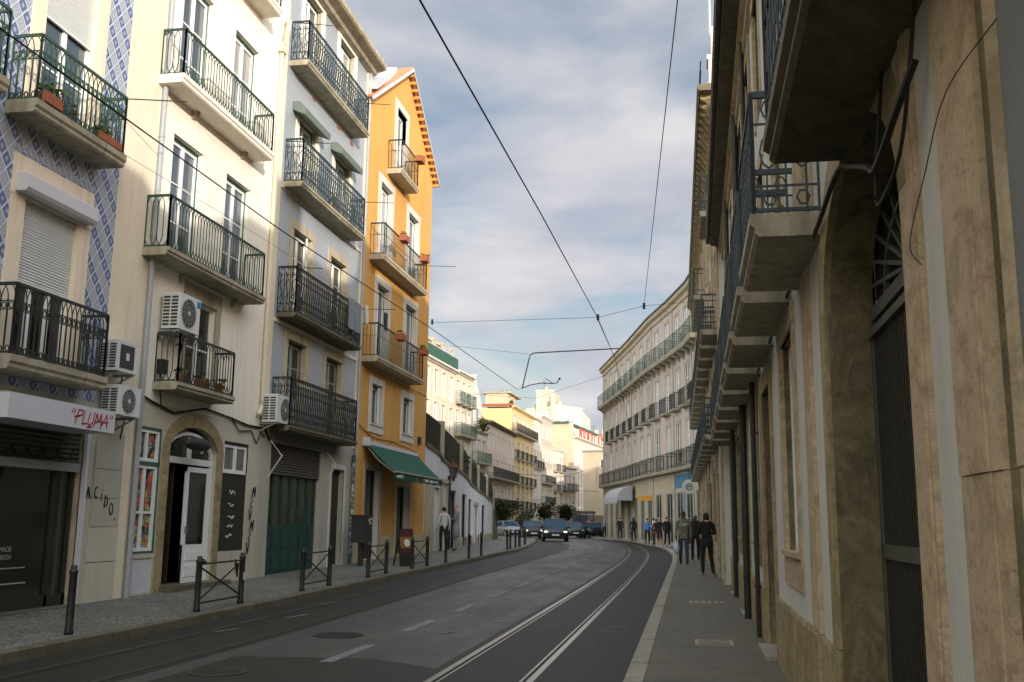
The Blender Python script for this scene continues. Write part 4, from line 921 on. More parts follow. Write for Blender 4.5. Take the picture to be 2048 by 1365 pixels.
for y, h_ in ((4.2, .7), (10.3, 1.0), (17, .9)): mb = MB(); mb.box(U(y) - .4, U(y) + .4, 3.2, 3.9, 11.0, 12.6 + h_); b.part(mb, 'chimney', 'far_grey')
# plinth, stepping out at every pier, and stone pilasters
edges = [(-3, 2.64), (3.9 - .28, 3.4), (3.37, 3.9), (6.2, 10.6), (12.35, 15.5), (17.05, 20.05), (21.5, 24)]
for y0, y1 in ((-3.0, -.9), (.9, 3.9), (6.2, 10.62), (12.35, 15.5), (17.1, 20.05), (21.55, 24.0)):
    mb = MB(); mb.prismx([(0, .05), (-.03, .05), (-.03, .74), (-.02, .775), (0, .775)], U(y1), U(y0)); b.part(mb, 'plinth', 'lioz_yellow')
def pilaster(y0, y1, z0, z1, mat, proud=.022, grooves=True, name='pilaster'):
    y1 = y1 * (1 - (proud + .006) / .85); mb = MB(); w_ = y1 - y0; xa, xb = U(y1), U(y0)
    zz = z0
    while zz < z1 - .01:   # stone blocks with open joints
        zt = min(z1, zz + (.86 if zz == z0 and z1 > 3 else random.uniform(1.2, 1.7))); zt = z1 if z1 - zt < .5 else zt; k = random.uniform(-.004, .004); g_ = .0012
        if grooves:
            mb.cur = 0; mb.box(xa, xa + w_ * .66, -proud - k, 0, zz + g_, zt - g_); mb.box(xa + w_ * .08, xa + w_ * .5, -proud - .006 - k, -proud - k, zz + g_, zt - g_); mb.box(xb - w_ * .1, xb, -proud - .008 - k, 0, zz + g_, zt - g_)
            mb.cur = 1; mb.box(xa + w_ * .66, xb - w_ * .1, -.004, 0, zz + g_, zt - g_)
        else: mb.cur = 0; mb.box(xa, xb, -proud - k, 0, zz + g_, zt - g_)
        zz = zt
    return b.part(mb, name, [mat, 'lioz_dark'])
for y0, y1, z0, z1, m_ in ((2.6, 3.37, .77, 8.0, 'lioz'), (7.02, 7.72, .78, 3.34, 'lioz'), (7.02, 7.72, 3.345, 8.0, 'lioz'), (12.4, 12.95, .78, 8.0, 'lioz_yellow'), (17.3, 17.9, .78, 8.0, 'lioz'), (23.3, 23.95, .78, 8.0, 'lioz')): pilaster(y0, y1, z0, z1, m_)
pilaster(2.66, 3.37, .13, .765, 'lioz_yellow', .035, False, 'pilaster_base'); pilaster(6.95, 7.8, .13, .775, 'lioz_yellow', .045, True, 'pilaster_base')
# block joints of the big pilaster and blue-grey neighbour shopfront at the frame edge
mb = MB(); mb.box(U(2.645), U(-.9), -.02, 0.0, .78, 8.0); b.part(mb, 'rendered_panel', 'blue_grey')
# doorways
for i, (y0, y1) in enumerate(doors):
    mb = MB(); a, c = U(y1), U(y0)
    for xa, xb, za, zb in ((a - .24, a, .12, 3.1), (c, c + .24, .12, 3.1), (a - .25, c + .25, 2.98, 3.2)): mb.box(xa, xb, -.024 - (.002 if za > 1 else 0), .02, za, zb)
    d_ = b.part(mb, 'doorway', 'lioz_yellow')
    mb = MB(); mb.box(a, c, .3, .34, .15, 2.4); mb.box(a + .08, (a + c) / 2 - .04, .285, .3, .35, 1.0); mb.box((a + c) / 2 + .04, c - .08, .285, .3, .35, 1.0); mb.box(a, c, .28, .3, 2.3, 2.42); b.part(mb, 'door_leaves', 'wood_dark' if i % 2 else 'gate_dark', d_)
    mb = MB(); mb.box(a, c, .31, .33, 2.42, 2.98); b.part(mb, 'fanlight', 'glass_dark', d_)
    mb = MB(); mb.box(a + .01, c - .01, -.14, .3, .1, .16); b.part(mb, 'threshold', 'kerb_light', d_)
# arched gateway
xc = U(5.05); rw = 1.15
inn = [(xc - rw * math.cos(math.pi * i / 24), 2.75 + .66 * math.sin(math.pi * i / 24)) for i in range(25)]
outr = [(xc - (rw + .24) * math.cos(math.pi * i / 24), 2.75 + .92 * math.sin(math.pi * i / 24)) for i in range(25)]
mb = MB()
for i in range(24): mb.prism([inn[i], inn[i + 1], outr[i + 1], outr[i]], -.022, .02)
b.part(mb, 'gate_arch', 'lioz_yellow')
for nm, xa, xb in (('gate_jamb', xc - rw - .26, xc - rw), ('gate_jamb', xc + rw, xc + rw + .28)):
    mb = MB(); mb.box(xa, xb, -.02, .0, .78, 3.36 if xa > xc else 2.76); w_ = xb - xa; mb.box(xa + w_ * .6, xb - w_ * .12, -.028, -.018, .78, 3.34 if xa > xc else 2.74); mb.box(xa, xb, -.034, 0, .12, .775); b.part(mb, nm, 'lioz' if xa > xc else 'lioz_yellow')
mb = MB()
for i in range(24): mb.prism([inn[i], inn[i + 1], (inn[i + 1][0], 3.41), (inn[i][0], 3.41)], .02, .26)
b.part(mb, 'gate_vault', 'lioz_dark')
mb = MB(); mb.box(U(6.2), U(3.9), -.04, .28, .08, .145); b.part(mb, 'gate_step', 'lioz_dark')
x0, x1 = U(6.2), U(3.9); yb = .27
mb = MB(); mb.box(x0, x1, yb - .03, yb + .02, 2.68, 2.76); mb.box(x0, x1, yb - .045, yb + .02, 2.58, 2.63); mb.box(x0, x1, yb - .03, yb + .02, 1.3, 1.38); mb.box(x0, x1, yb - .03, yb + .02, .15, .28); mb.box(xc - .05, xc + .05, yb - .04, yb + .02, .15, 2.6); mb.box(x0, x0 + .06, yb - .03, yb + .02, .15, 2.7); mb.box(x1 - .06, x1, yb - .03, yb + .02, .15, 2.7)
gt = b.part(mb, 'iron_gate', 'gate_grey')
mb = MB(); k = x0 + .06
while k < x1: mb.box(k, k + .022, yb - .018, yb + .004, .28, 2.6); mb.box(k + .036, k + .05, yb - .002, yb + .008, .28, 1.3); k += .062
b.part(mb, 'bars', 'gate_dark', gt)
mb = MB()
for i in range(1, 14): a = math.pi * i / 14; mb.bar((xc - .18 * math.cos(a), yb - .005, 2.76 + .1 * math.sin(a)), (xc - 1.13 * math.cos(a), yb - .005, 2.76 + .63 * math.sin(a)), .012)
for r_ in (.18, .7): mb.path([(xc - r_ * math.cos(math.pi * i / 16), yb - .006, 2.76 + r_ * .56 * math.sin(math.pi * i / 16)) for i in range(17)], .014)
b.part(mb, 'fan_bars', 'gate_grey', gt)
mb = MB(); mb.box(x0, x1, yb + .02, yb + .04, .15, 3.4); b.part(mb, 'backing_panel', 'black_void', gt)
mb = MB(); 
for i in range(6): mb.path([(x1 - .62 + .02 * math.cos(a * 1.2) + .0, yb - .06 - .01 * (i % 2), 1.42 - i * .045 + .026 * math.sin(a)) for a in [2 * math.pi * j / 7 for j in range(8)]], .006)
mb.box(x1 - .66, x1 - .58, yb - .07, yb - .03, 1.1, 1.17); b.part(mb, 'chain_and_padlock', 'chrome', gt)
# downpipes on the right
def rpipe(y, mat, r, z1=8.1, nm='downpipe'): return pipe(b, U(y), .13, z1, mat, r, nm, -.07)
rpipe(15.6, 'iron_black', .055); rpipe(20.0, 'iron_black', .045); rpipe(13.05, 'gate_dark', .03)
# cable bundle sagging along the wall
def cable(pts, r, label, name='cable_bundle', mat='cable', n=5, cat='cable'):
    mb = MB(); mb.tube(pts, r, n); o = mb.build(name, mat); tag(o, label, cat); return o
def catenary(p, q, sag, n=14): return [(p[0] + (q[0] - p[0]) * i / n, p[1] + (q[1] - p[1]) * i / n, p[2] + (q[2] - p[2]) * i / n - sag * 4 * (i / n) * (1 - i / n)) for i in range(n + 1)]
WXR = lambda Y: .82 + .008 * Y - .02
def smooth_pts(P, n=6):
    P = [Vector(p) for p in P]; out = []
    for i in range(len(P) - 1):
        p0, p1, p2, p3 = P[max(i - 1, 0)], P[i], P[i + 1], P[min(i + 2, len(P) - 1)]
        for k in range(n): t = k / n; out.append(.5 * (2 * p1 + (p2 - p0) * t + (2 * p0 - 5 * p1 + 4 * p2 - p3) * t * t + (3 * p1 - p0 - 3 * p2 + p3) * t ** 3))
    return out + [P[-1]]
def wallcable(pts, r, label): return cable(smooth_pts([(WXR(y) - o_, y, z) for y, z, o_ in pts]), r, label)
wallcable([(3.38, 3.05, .03), (3.55, 2.93, .07), (3.85, 2.84, .09), (4.1, 2.93, .08), (4.45, 3.06, .08), (5.0, 3.22, .07), (6.3, 3.28, .03), (8, 3.32, .03), (11, 3.3, .03), (16, 3.3, .03), (23, 3.35, .03)], .015, 'thick black cable bundle looping over the arched gateway and along the wall')
wallcable([(3.37, 3.3, .02), (3.42, 3.05, .04), (3.62, 2.8, .05), (3.95, 2.72, .07), (4.0, 2.9, .06), (3.98, 3.4, .02), (4.0, 4.2, .02)], .008, 'thin black cable crossing in front of the arched gateway jamb')
wallcable([(2.5, 2.74, .03), (2.7, 2.64, .11), (2.95, 2.5, .12), (3.3, 2.38, .1), (3.38, 2.33, .05)], .0018, 'hair-thin wire slanting over the big pink stone pilaster')
# ---- taller house with bracketed cornice farther along
b = right('bracketed_house', (.62, 50.0), (.86, 24.0), 'taller house farther along the right with rows of small balconies under a bracketed cornice'); U = b.U
for i in range(13):
    y = 24.6 + i * 2.0
    for z0, z1 in ((3.62, 5.6), (6.2, 8.3)): b.win(U(y + 1.25), U(y + .35), z0, z1, rev=.08, surr=.13, smat='lioz', fmat='white_frame', bars=1, pane='glass_dark')
    b.balcony(U(y + 1.55), U(y), 6.2, .44, .13, .85, 'far', 'slab', 'iron_blue', inset=.03); b.balcony(U(y + 1.55), U(y), 3.62, .42, .12, .85, 'far', 'slab', 'iron_blue', inset=.03)
    b.win(U(y + 1.25), U(y + .35), 9.3, 11.2, rev=.15, surr=.13, smat='lioz', fmat='white_frame', bars=1)
    if i % 3 == 1: b.op.append((U(y + 1.3), U(y + .3), .12, 2.8, .3))
    elif i % 3: b.win(U(y + 1.25), U(y + .35), 1.0, 2.9, rev=.2, surr=.16, smat='lioz_yellow', fmat='gate_grey', pane='glass_dark')
b.balcony(U(26.6), U(24.5), 9.2, .42, .14, .9, 'far', 'slab', 'iron_blue', inset=.03); b.balcony(U(40), U(34), 9.2, .42, .14, .9, 'far', 'slab', 'iron_blue', inset=.03)
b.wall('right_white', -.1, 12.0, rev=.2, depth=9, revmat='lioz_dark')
for y in [24.0 + 3.25 * k for k in range(9)]: mb = MB(); mb.box(U(min(50, y + .4)), U(y), -.06, 0, .1, 11.6); b.part(mb, 'pilaster', 'lioz')
mb = MB(); mb.prismx([(0, 11.5), (-.08, 11.55), (-.08, 11.7), (0, 11.75)], 0, b.len); b.part(mb, 'string_course', 'lioz_yellow')
for k in range(52): mb = MB(); x = .2 + k * .5; mb.prismx([(0, 11.75), (-.1, 11.78), (-.2, 11.95), (-.34, 12.05), (-.34, 12.14), (0, 12.14)], x, x + .13); b.put('bracket', mb.mesh('bracket', 'lioz_yellow'))
mb = MB(); mb.prismx([(0, 12.14), (-.37, 12.14), (-.42, 12.2), (-.42, 12.3), (0, 12.32)], -.1, b.len + .12); b.part(mb, 'cornice', 'slab_dark')
ridge_roof(b, [(0, 15.5), (b.len, 15.5)], 12.3)
mb = MB(); mb.box(b.len - .5, b.len + .02, -.12, .6, 12.32, 13.0); mb.box(b.len - .55, b.len + .04, -.16, .65, 13.0, 13.12); mb.box(b.len - .45, b.len + .0, -.05, .5, 13.12, 13.9); b.part(mb, 'parapet_pier', 'far_white')
mb = MB(); x = b.len - .35; mb.tube([(x, -.05, 13.8), (x, -.05, 17.2)], .03, 6)
for z in (15.2, 15.9, 16.6, 17.0): mb.bar((x, -.35, z), (x, .25, z), .008)
b.part(mb, 'aerial_mast', 'chrome')
mb = MB(); 
for (p, q) in (((b.len - 3, -.3, 12.3), (b.len - 3, -.3, 13.2)), ((b.len - 3, -.3, 13.2), (b.len - .5, -.3, 13.2)), ((b.len - 3, -.3, 12.95), (b.len - .5, -.3, 12.95))): mb.bar(p, q, .015)
b.part(mb, 'roof_rail', 'iron_dark')
mb = MB(); mb.box(b.len + .001, b.len + .03, .02, 9, 8.3, 12.0); b.part(mb, 'side_wall', 'far_cream')
# ---- curved block at the bend
P_ = [(.9, 56.6), (.45, 59.6), (-.72, 64.6), (-2.25, 70.4), (-4.18, 79.3), (-7.6, 94.0)]
P_ = P_[::-1]
b = Bld('curved_corner_block', P_[0], P_[1], 'long pinkish block curving round the bend with green top balcony and shops below', 'apartment building')
YB = [60.2, 61.9, 63.6, 66.5, 69.0, 71.5, 75.0, 78.2, 81.4, 84.3, 87.2, 90.0, 92.6]
def Xp(Y): return PK(Y)
for i in range(5):
    Lp, Rp = P_[i], P_[i + 1]; b.seg(Lp, Rp); n = max(1, round(b.len / 2.9)); w_ = b.len / n
    for k in range(n):
        c = (k + .5) * w_
        for z0, z1 in ((12.2, 14.6), (8.6, 11.1), (4.9, 7.7)): b.win(c - .55, c + .55, z0, z1, rev=.07, surr=.18, smat='limestone', bars=2, proud=.03, pane='glass_bright')
        shop = 'blue_shop' if i >= 3 else 'lioz'
        b.win(c - .8, c + .8, .25, 3.4, rev=.07, proud=.02, surr=.22, smat='limestone', fmat='zinc', bars=1, leaves=2, pane='glass_shop')
        if i != 0 or k: b.balcony(c - .85, c + .85, 8.55, .45, .14, .95, 'far', 'slab', 'iron_dark')
        b.balcony(c - w_ / 2 + .02, c + w_ / 2 - .02, 4.85, .5, .2, 1.0, 'wide', 'slab', 'iron_dark', inset=.04)
        b.balcony(c - w_ / 2 + .0, c + w_ / 2 - .0, 12.15, .6, .25, .95, 'lines', 'slab', 'far_green', inset=.03)
        for sgn in (-1, 1): mb = MB(); mb.prismx([(0, -.25), (-.5, -.25), (-.42, -.36), (-.1, -.6), (0, -.7)], sgn * .7 - .07, sgn * .7 + .07); b.put('console', mb.mesh('console', 'slab'), c, 0, 12.12)
    b.wall('pinkish', 4.5, 15.3, rev=.2, depth=10, revmat='limestone', sides=(i in (0, 4)), top=False)
    b.wall('blue_shop' if i in (3,) else 'limestone', -.1, 4.5, rev=.25, depth=10, revmat='limestone', sides=(i in (0, 4)), name='ground_floor_wall', top=False)
    mb = MB(); mb.prismx([(0, 15.1), (-.1, 15.15), (-.12, 15.4), (-.32, 15.5), (-.36, 15.72), (0, 15.75)], -.06, b.len + .06); b.part(mb, 'cornice', 'limestone')
    mb = MB(); mb.box(-.05, b.len + .05, -.42, .1, 15.75, 15.86); b.part(mb, 'roof_edge', 'gate_grey')
    ridge_roof(b, [(0, 18.2), (b.len, 18.2)], 15.8, -.3, 5, 10)
    mb = MB(); mb.box(0, .06, -.05, 0, .1, 15.1); mb.box(-.25, .0, -.02, 0, .1, 15.1); b.part(mb, 'downpipe', 'zinc')

# ------------------------------------------------------------------ terrace wall beyond the ochre house
def tz(Y): return interp(Y, [35.6, 37.3, 39.8, 42.5, 48, 55, 66], [4.22, 4.05, 3.72, 3.6, 3.4, 3.15, 2.75])
troot = empty('terrace_wall', (TW(36), 36, 0), label='white retaining wall with shop openings below the fenced terrace walk', cat='retaining wall')
def tpart(mb, name, mat, parent=None):
    me = mb.mesh(name, mat)
    if parent is None:
        me.transform(Matrix.Translation((-TW(36), -36, 0))); return mko(name, me, troot)
    me.transform(Matrix.Translation((-TW(36), -36, 0))); return mko(name, me, parent)
TY = [35.6 + i * .8 for i in range(40)]
def TP(Y, off, z): return (TW(Y) - off, Y, z)
openings = [(37.0, 38.2, 2.75), (40.2, 41.9, 2.75), (44.0, 46.2, 2.7), (48.6, 51.0, 2.6), (52.4, 56.0, 2.5), (57.6, 59.6, 2.45)]
mb = MB(); ys = sorted(set(TY + [v for o in openings for v in o[:2]]))
for a, c in zip(ys, ys[1:]):
    if c > 66.5: break
    m_ = (a + c) / 2; o = next((o for o in openings if o[0] < m_ < o[1]), None)
    z0 = o[2] if o else -.1
    mb.face(TP(a, 0, z0), TP(c, 0, z0), TP(c, 0, tz(c)), TP(a, 0, tz(a))); mb.face(TP(a, 0, tz(a)), TP(c, 0, tz(c)), TP(c, 12, tz(c)), TP(a, 12, tz(a)))
    if o: mb.face(TP(a, 0, z0), TP(a, .3, z0), TP(c, .3, z0), TP(c, 0, z0))
for o in openings:
    for Y in o[:2]: mb.face(TP(Y, 0, -.1), TP(Y, .3, -.1), TP(Y, .3, o[2]), TP(Y, 0, o[2]))
mb.face(TP(66, 0, -.1), TP(66, 12, -.1), TP(66, 12, tz(66)), TP(66, 0, tz(66))); mb.face(TP(35.6, 0, 3.0), TP(35.6, 12, 3.0), TP(35.6, 12, tz(35.6)), TP(35.6, 0, tz(35.6)))
tpart(mb, 'wall', 'retaining')
mb = MB(); mb.face(TP(35.6, -.03, -.1), TP(40.0, -.03, -.1), TP(40.0, -.03, .95), TP(35.6, -.03, .95)) 
for i, o in enumerate(openings):
    mb = MB(); mb.face(TP(o[0], .22, .1), TP(o[1], .22, .1), TP(o[1], .22, o[2]), TP(o[0], .22, o[2])); w_ = tpart(mb, 'shop_opening', ('glass_dark', 'glass_dark', 'glass_shop', 'door_green', 'stickers', 'blue_shop')[i])
    mb = MB()
    for Y in (o[0], (o[0] + o[1]) / 2, o[1]): mb.bar(TP(Y, .12, .1), TP(Y, .12, o[2]), .05)
    mb.bar(TP(o[0], .12, o[2] - .05), TP(o[1], .12, o[2] - .05), .05); tpart(mb, 'frame', 'white_frame' if i in (0, 4) else 'gate_dark', w_)
mb = MB()
for a, c in ((35.7, 36.9), (38.3, 38.7), (39.6, 40.0)): mb.raw([TP(a, -.05, .1), TP(c, -.05, .1), TP(c, -.05, 3.05), TP(a, -.05, 3.05), TP(a, 0, .1), TP(c, 0, .1), TP(c, 0, 3.05), TP(a, 0, 3.05)], [(0, 1, 2, 3), (0, 3, 7, 4), (1, 5, 6, 2), (3, 2, 6, 7)])
mb.raw([TP(35.7, -.07, 2.95), TP(40, -.07, 2.95), TP(40, -.07, 3.12), TP(35.7, -.07, 3.12), TP(35.7, 0, 2.95), TP(40, 0, 2.95), TP(40, 0, 3.12), TP(35.7, 0, 3.12)], [(0, 1, 2, 3), (3, 2, 6, 7), (0, 4, 5, 1), (1, 5, 6, 2)])
tpart(mb, 'stone_shopfront', 'limestone')
mb = MB()
for a, c in zip(TY, TY[1:]):
    if c < 66: mb.raw([TP(a, -.04, .1), TP(c, -.04, .1), TP(c, -.04, .75), TP(a, -.04, .75), TP(c, 0, .8), TP(a, 0, .8)], [(0, 1, 2, 3), (3, 2, 4, 5)]) if not any(o[0] < (a + c) / 2 < o[1] for o in openings) and a > 40 else None
tpart(mb, 'plinth', 'slab')
mb = MB()
for a, c in zip(TY, TY[1:]):
    if c < 66.5: mb.raw([TP(a, -.06, tz(a) - .02), TP(c, -.06, tz(c) - .02), TP(c, -.06, tz(c) + .1), TP(a, -.06, tz(a) + .1), TP(c, .3, tz(c) + .1), TP(a, .3, tz(a) + .1)], [(0, 1, 2, 3), (3, 2, 4, 5)])
tpart(mb, 'coping', 'slab_dark')
mb = MB(); mb.tube([TP(39.9, -.06, .3), TP(39.9, -.06, 3.3)], .07, 8); tpart(mb, 'downpipe', 'iron_black')
# stair flight sloping down past the end of the wall
def step_z(Y): return interp(Y, [35.6, 37.3, 42.5, 55, 62, 66, 71, 77], [4.3, 4.15, 3.7, 3.25, 2.95, 2.7, 1.2, .3])
mb = MB()
for i in range(22): Y = 66 + i * .5; z = step_z(Y); mb.raw([TP(Y, 0, 0), TP(Y + .5, 0, 0), TP(Y + .5, 0, z), TP(Y, 0, z), TP(Y, 4, 0), TP(Y + .5, 4, 0), TP(Y + .5, 4, z), TP(Y, 4, z)], [(0, 1, 2, 3), (3, 2, 6, 7), (1, 5, 6, 2)])
tag(mb.build('stairway', 'slab_dark'), 'dark stone steps running down behind the parked cars at the end of the terrace', 'stairway')
# dark iron fence following the terrace edge
fr = empty('terrace_fence', TP(36, .1, 4.2), label='dark slatted fence on top of the white retaining wall', cat='fence')
def fpart(mb, nm, mat): me = mb.mesh(nm, mat); me.transform(Matrix.Translation([-v for v in TP(36, .1, 4.2)])); return mko(nm, me, fr)
mb = MB(); Y = 35.8
while Y < 76: z = step_z(Y); mb.bar(TP(Y, .1, z), TP(Y, .1, z + 1.15), .02, .05); Y += .22
fpart(mb, 'slats', 'gate_dark')
ys = [35.8 + i for i in range(41)]
for k in (.12, 1.15): mb = MB(); mb.path([TP(Y, .1, step_z(Y) + k) for Y in ys], .03); fpart(mb, 'rail', 'iron_black')
for Y in (38.6, 43.4, 49, 55, 61, 67): mb = MB(); mb.bar(TP(Y, .1, step_z(Y) - .1), TP(Y, .1, step_z(Y) + 1.35), .14, .16); fpart(mb, 'post', 'slab')

# ------------------------------------------------------------------ foliage
def leaves(mb, c, rx, ry, rz, n, s, clumps=9):
    cs = []
    for _ in range(clumps):
        t, p = random.uniform(0, 6.28), random.uniform(-1, 1); r_ = random.uniform(.35, .95); q = math.sqrt(1 - p * p)
        cs.append((c[0] + rx * r_ * q * math.cos(t), c[1] + ry * r_ * q * math.sin(t), c[2] + rz * r_ * p, random.uniform(.25, .5)))
    for _ in range(n):
        a = random.choice(cs); f_ = a[3]
        p = Vector((random.gauss(a[0], rx * f_ * .6), random.gauss(a[1], ry * f_ * .6), random.gauss(a[2], rz * f_ * .6)))
        u = Vector((random.gauss(0, 1), random.gauss(0, 1), random.gauss(0, .6))).normalized(); v = u.cross(Vector((random.gauss(0, 1), random.gauss(0, 1), random.gauss(0, 1)))).normalized(); k = s * random.uniform(.6, 1.3)
        mb.face(p - u * k, p + v * k * .55, p + u * k, p - v * k * .55)
def shrub(x, y, z, rx, ry, rz, n, s, label, mat='leaf_dark', name='shrub', group=None):
    r = empty(name, (x, y, z), label=label, cat=name.replace('_', ' '), group=group)
    mb = MB(); leaves(mb, (0, 0, rz), rx, ry, rz, n, s); mb.build('foliage', mat, r)
    mb = MB()
    for _ in range(5): a = random.uniform(0, 6.28); mb.tube([(0, 0, 0), (rx * .5 * math.cos(a), ry * .5 * math.sin(a), rz * 1.2)], [.04, .015], 5)
    mb.build('stem', 'bark', r)
    return r
for i, (Y, rz, d) in enumerate(((43, .5, 'small'), (46, .75, 'spiky'), (50, .7, 'rounded'), (54, .75, 'broad'), (58, .8, 'dense'), (62, .85, 'tall'), (65.5, .8, 'last'))):
    shrub(TW(Y) - .9, Y, tz(Y) + .1, .7, 1.9, rz, 700, .11, {'small': 'small dark bush behind the terrace fence nearest the ochre house', 'spiky': 'second bush along the terrace fence, pushing above the rail', 'rounded': 'third, rounded bush along the terrace fence', 'broad': 'fourth, broad bush along the terrace fence', 'dense': 'fifth, dense bush hiding the terrace fence', 'tall': 'sixth bush along the terrace fence, above the blue shop opening', 'last': 'last dark bush on the terrace at the top of the steps'}[d], group='bushes along the terrace fence')
def tree(x, y, z, h, rx, rz, n, s, label, mat='leaf_dark', trunk=.14):
    r = empty('tree', (x, y, z), label=label, cat='tree', group='trees at the far end of the street')
    mb = MB(); mb.tube([(0, 0, 0), (.05, .02, h * .3), (-.03, .05, h * .62)], [trunk, trunk * .8, trunk * .5], 7)
    for k in range(6): a = k * 1.05 + random.uniform(-.3, .3); mb.tube([(0, .03, h * random.uniform(.35, .55)), (rx * .35 * math.cos(a), rx * .35 * math.sin(a), h * .72), (rx * .65 * math.cos(a), rx * .65 * math.sin(a), h * .85)], [trunk * .45, trunk * .25, .02], 5)
    mb.build('trunk', 'bark', r)
    mb = MB(); leaves(mb, (0, 0, h - rz), rx, rx, rz, n, s, 14); mb.build('crown', mat, r); return r
tree(-18.2, 98, .1, 4.0, 1.9, 1.4, 1200, .16, 'low dark tree left of the yellow corner house, behind the parked car')
tree(-17.2, 108, .1, 2.8, 1.2, 1.0, 600, .15, 'small round grey-green tree above the parked cars at the bend', 'leaf_far')
#tree(-18.6, 118, .1, 4.8, 1.7, 1.7, 900, .22, 'dark tree in front of the yellow corner house')
tree(-18.4, 132, .1, 4.0, 1.3, 1.2, 900, .16, 'dark tree left of the oncoming dark car')
tree(-16.9, 140, .1, 3.8, 1.6, 1.1, 1000, .18, 'broad green tree right above the oncoming dark car')
#tree(-14.6, 128, .1, 3.6, 1.5, 1.2, 800, .2, 'low green tree right of the oncoming dark car', 'leaf')
# pine on the skyline
r = empty('norfolk_pine', (-42.2, 235, 8), label='slender tiered pine standing alone on the skyline above the yellow roofs', cat='tree')
mb = MB(); mb.tube([(0, 0, 0), (0, 0, 24.8)], [.4, .06], 6); mb.build('trunk', 'bark', r)
mb = MB()
for z, w_ in ((16.6, 3.6), (18.4, 3.1), (20.0, 2.5), (21.4, 1.9), (22.6, 1.3), (23.6, .8)):
    for k in range(14):
        a = k * .449 + z; mb.face((0, 0, z - .05), (w_ * math.cos(a - .1), w_ * math.sin(a - .1), z + .28), (w_ * 1.05 * math.cos(a), w_ * 1.05 * math.sin(a), z + .5), (w_ * math.cos(a + .1), w_ * math.sin(a + .1), z + .24)); mb.face((0, 0, z + .2), (w_ * .8 * math.cos(a), w_ * .8 * math.sin(a), z + .15), (w_ * .9 * math.cos(a), w_ * .9 * math.sin(a), z + .5))
mb.build('crown', 'leaf_far', r)

# ------------------------------------------------------------------ far buildings
def farb(name, label, L_, R_, top, mat, rows_, n, w_=1.0, depth=12, cat='apartment building', bal=(), balmat='iron_dark', roofz=None, rmat='roof_tile', corn=.3, smat='far_white', style='far', fmat='white_frame', roofdepth=5, base=None, bars=1, cmat=None, skip=(), z0w=-.1, surr=.12, sill=None, onebal=()):
    b = Bld(name, L_, R_, label, cat); sp = b.len / n
    for (z0, z1) in rows_:
        for k in range(n):
            if (z0, k) in skip: continue
            c = (k + .5) * sp; b.win(c - w_ / 2, c + w_ / 2, z0, z1, rev=.15, surr=surr, smat=smat, bars=bars, fmat=fmat, proud=.04, sill=0 if sill is None else sill)
    for z in bal: b.balcony(.15, b.len - .15, z, .7, .2, 1.0, style, 'slab', balmat, inset=.04)
    for z in onebal:
        for k in range(n): c = (k + .5) * sp; b.balcony(c - w_ * .8, c + w_ * .8, z, .6, .16, 1.0, style, 'slab', balmat, inset=.04)
    b.wall(mat, z0w, top, rev=.15, depth=depth)
    if base: mb = MB(); mb.box(0, b.len, -.04, 0, z0w, base[0]); b.part(mb, 'plinth', base[1])
    if corn: cornice(b, -.1, b.len + .1, top, cmat or smat, corn, .35)
    for k in range(3):
        x = random.uniform(.5, max(.6, b.len - 1.5)); y = random.uniform(1.5, depth * .5); h_ = random.uniform(.7, 1.5); zt = top + (1.0 if roofz else .3)
        if k < 2: mb = MB(); mb.box(x, x + .7, y, y + .5, top, zt + h_); mb.box(x - .06, x + .76, y - .06, y + .56, zt + h_, zt + h_ + .1); b.part(mb, 'chimney', mat)
        else: mb = MB(); mb.bar((x, y, top), (x, y, zt + 2.4), .03); [mb.bar((x - .5, y, zt + q), (x + .5, y, zt + q), .015) for q in (1.7, 2.0, 2.3)]; b.part(mb, 'aerial', 'iron_dark')
    if roofz: ridge_roof(b, [(0, roofz), (b.len, roofz)], top + .36, -.3, roofdepth, depth, rmat)
    return b
R5 = lambda *z: [(a, a + h) for a, h in z]
b = farb('terrace_house', 'cream terrace house with green attic balustrade just past the ochre house', (-21.9, 76), (-21.2, 90.5), 15.0, 'far_cream', R5((12.3, 2.3), (9.3, 2.4), (6.0, 2.6)), 6, 1.0, corn=.45, onebal=(5.9,), balmat='far_green')
mb = MB(); mb.box(.4, b.len - .3, 1.2, 7, 15.3, 17.5); mb.box(.2, b.len - .1, 1.0, 7.2, 17.5, 17.7); b.part(mb, 'attic', 'far_beige')
for k in range(5): b.win(1.6 + k * 2.8, 2.5 + k * 2.8, 15.6, 17.1); 
mb = MB()
for k in range(6): x = 1.0 + k * 2.4; mb = MB(); mb.box(x, x + .9, 1.1, 1.22, 15.8, 17.1); b.part(mb, 'dormer_window', 'white_frame')
b.op = []; b.balcony(.05, b.len - .05, 15.36, .35, .1, 1.0, 'panel', 'slab', 'far_green')
b = farb('narrow_house', 'narrow pale house with green balconies between the terrace house and the white gable', (-21.2, 90.5), (-20.85, 96.5), 15.2, 'far_cream', R5((12.6, 2.0), (9.6, 2.2), (6.4, 2.3), (3.2, 2.3)), 3, .9, bal=(9.5,), onebal=(12.5, 6.3), balmat='far_green', corn=.4)
mb = MB(); mb.box(1.0, b.len - .4, 1.5, 7, 15.5, 17.0); b.part(mb, 'roof_room', 'far_cream'); mb = MB(); mb.box(.8, b.len - .2, 1.3, 7.2, 17.0, 17.2); b.part(mb, 'roof', 'far_beige'); 
b = farb('white_gable_house', 'white house with a steep pointed gable above a row of green balconies', (-20.85, 96.5), (-20.4, 102), 10.2, 'far_white', R5((7.4, 2.2), (4.0, 2.4), (1.0, 2.4)), 3, .9, bal=(7.3, 3.9), balmat='far_green', corn=.3, smat='far_grey')
